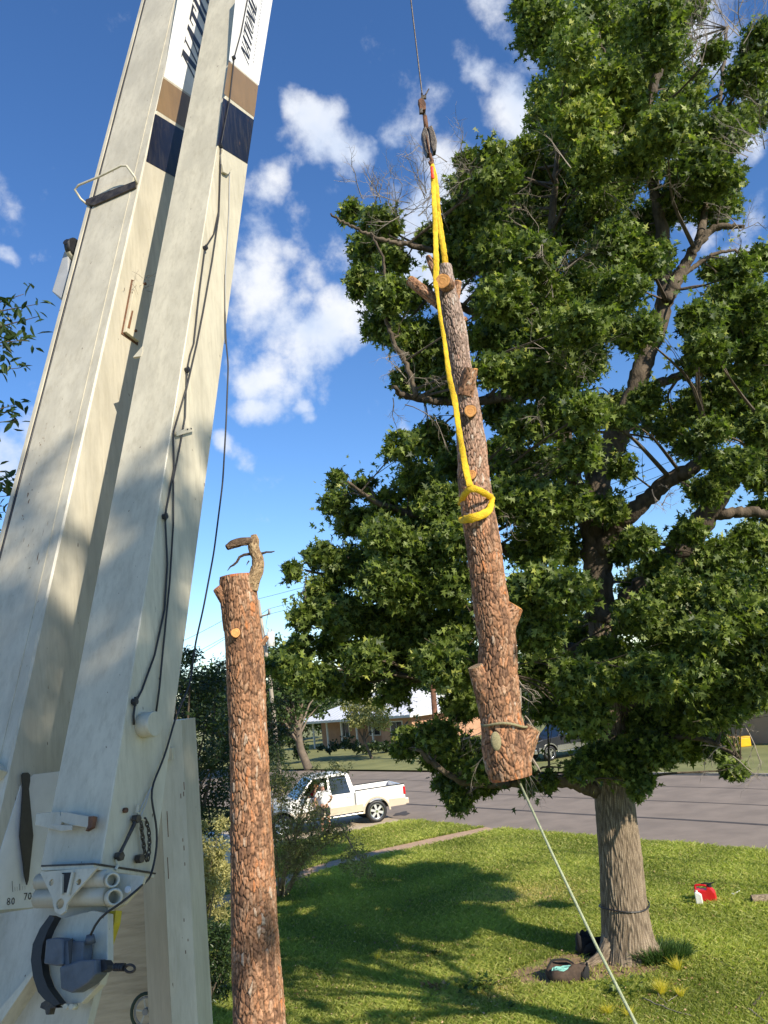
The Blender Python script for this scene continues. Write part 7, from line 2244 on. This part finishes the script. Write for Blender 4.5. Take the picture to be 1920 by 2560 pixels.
# leafy debris / fallen sweetgum sprigs
rg = np.random.default_rng(77)
for k, (x, y, r, n_, mt_, lb) in enumerate(((1195, 2480, .30, 120, LEAF, 'fallen leafy sweetgum branch on the foreground lawn'), (1085, 2480, .18, 50, DEADLEAF, 'curled dead leaves beside the fallen branch'), (1555, 2488, .30, 60, LEAF, 'scattered leafy sprig left of the yellow needles'), (1085, 2388, .10, 14, LEAF, 'small green sprig on the mid lawn'), (1275, 2525, .08, 8, LEAF, 'tiny leaf cluster near the bottom of the lawn'))):
    g0 = G(x, y); t_ = empty('fallen_sprig', g0, lb, 'leaves')
    pts = np.stack([g0[0] + rg.normal(size=n_) * r * .55, g0[1] + rg.normal(size=n_) * r * .45, .04 + rg.random(n_) * r * .5], 1)
    sz = rg.uniform(.07, .12, n_); fr_ = leaf_frames(n_, rg, 1.0, .1)
    single_leaves(t_, pts, sz, fr_, rg.random(n_) * .8, STAR, mt_)
    mb = MB(); twig(mb, g0 + [0, 0, .03], (1, .3, .08), r * 1.6, .008, rg, 1, .5, 4); o = mb.build('twig', DARKBARK, t_); o['kind'] = 'stuff'
# fallen sticks
for k, (q, rr_, lb) in enumerate(((((1880, 2528), (1898, 2510), (1908, 2490)), .022, 'dark forked stick near the lower right corner'), (((1872, 2530), (1890, 2545), (1930, 2575)), .018, 'grey stick crossing the lower right corner'), (((1640, 2480), (1650, 2500), (1668, 2520)), .008, 'thin curved twig below the yellow needles'), (((1705, 2485), (1690, 2500), (1672, 2512)), .008, 'thin pale twig leaning to the needle tuft'),
                                 (((1610, 2505), (1680, 2535), (1730, 2548)), .010, 'dark thin branch lying on the bottom lawn'), (((1775, 2395), (1800, 2412), (1835, 2430)), .012, 'dry twig on the lawn below the fuel can'), (((1060, 2487), (1085, 2496), (1110, 2496)), .012, 'pale dry stick near the fallen leafy branch'))):
    pts = [G(*p_) + [0, 0, .05] for p_ in q]
    mb = MB(); Pp, Rr, t = smooth_path(pts, [rr_, rr_ * .8, rr_ * .5], 12); mb.tube(list(Pp + rg.normal(size=Pp.shape) * [.006, .006, .003]), list(Rr), 6); o = mb.build('stick', DEADWOOD if k != 0 else DARKBARK, None, smooth=True); tag(o, lb, 'stick')
# litter on the ground: scattered leaves, stuff
n_ = 1500
gx = rg.uniform(-3.5, 7, n_); gy = rg.uniform(11, 24, n_)
leaf_cloud('leaf_litter', np.stack([gx, gy, rg.uniform(.03, .06, n_)], 1), rg.uniform(.04, .08, n_), STAR, DEADLEAF, None, rg, up=2.2)
bpy.data.objects['leaf_litter']['label'] = 'scattered dead leaves over the lawn'; bpy.data.objects['leaf_litter']['category'] = 'leaves'
n_ = 900
cx_ = np.concatenate([rg.normal(1.0, 1.1, n_ // 2), rg.uniform(-3, 6, n_ - n_ // 2)]); cy_ = np.concatenate([rg.normal(13.5, 1.0, n_ // 2), rg.uniform(11, 20, n_ - n_ // 2)])
o = leaf_cloud('wood_chips', np.stack([cx_, cy_, rg.uniform(.03, .07, n_)], 1), rg.uniform(.02, .055, n_), QUAD, mat('fresh_wood_chips', (.62, .44, .26), (.45, .28, .15), rough=.9, scale=9), None, rg, up=1.6)
tag(o, 'pale wood chips strewn over the foreground grass', 'wood chips')
# manhole-like dark stain on the road
st_ = G(1005, 2034, -.07); blot('road_stain', st_, .32, .5, -.072, SEAM, 4)
# white low rail behind the shrub
zr = .85
a, b = G(380, 2058, zr), G(610, 2100, zr)
wr = empty('white_wall', (a[0], a[1], 0), 'low white painted board wall behind the olive shrub', 'wall')
d_ = (b - a); Lw = np.linalg.norm(d_); d_ /= Lw; nn_ = np.array([-d_[1], d_[0], 0])
for k in range(4):
    mb = MB(); mb.box((a + b) / 2 + Z3 * (-zr + .12 + .21 * k) , (Lw, .05, .195), (d_, nn_, Z3)); mb.build('board', WHITEWALL, wr)
mb = MB(); mb.box((a + b) / 2 + Z3 * .015, (Lw + .05, .16, .05), (d_, nn_, Z3)); mb.build('coping', WHITEWALL, wr)
for k in range(5):
    mb = MB(); mb.box(a + d_ * (Lw * k / 4) + Z3 * (-zr / 2) + nn_ * .05, (.10, .05, zr), (d_, nn_, Z3)); mb.build('post', WHITEWALL, wr)
# wires' shadows
for q in (((1330, 2128), (1900, 2170)), ((1320, 2162), (1680, 2200))):
    wire_for_shadow(G(*q[0])[:2], G(*q[1])[:2], 7.5, 'overhead service wire above the lawn, ' + ('nearer the street' if q[0][1] < 2150 else 'nearer the sweetgum'))

# children copied or built without tags keep plain names; nothing else to do
print('objects', len(bpy.data.objects))
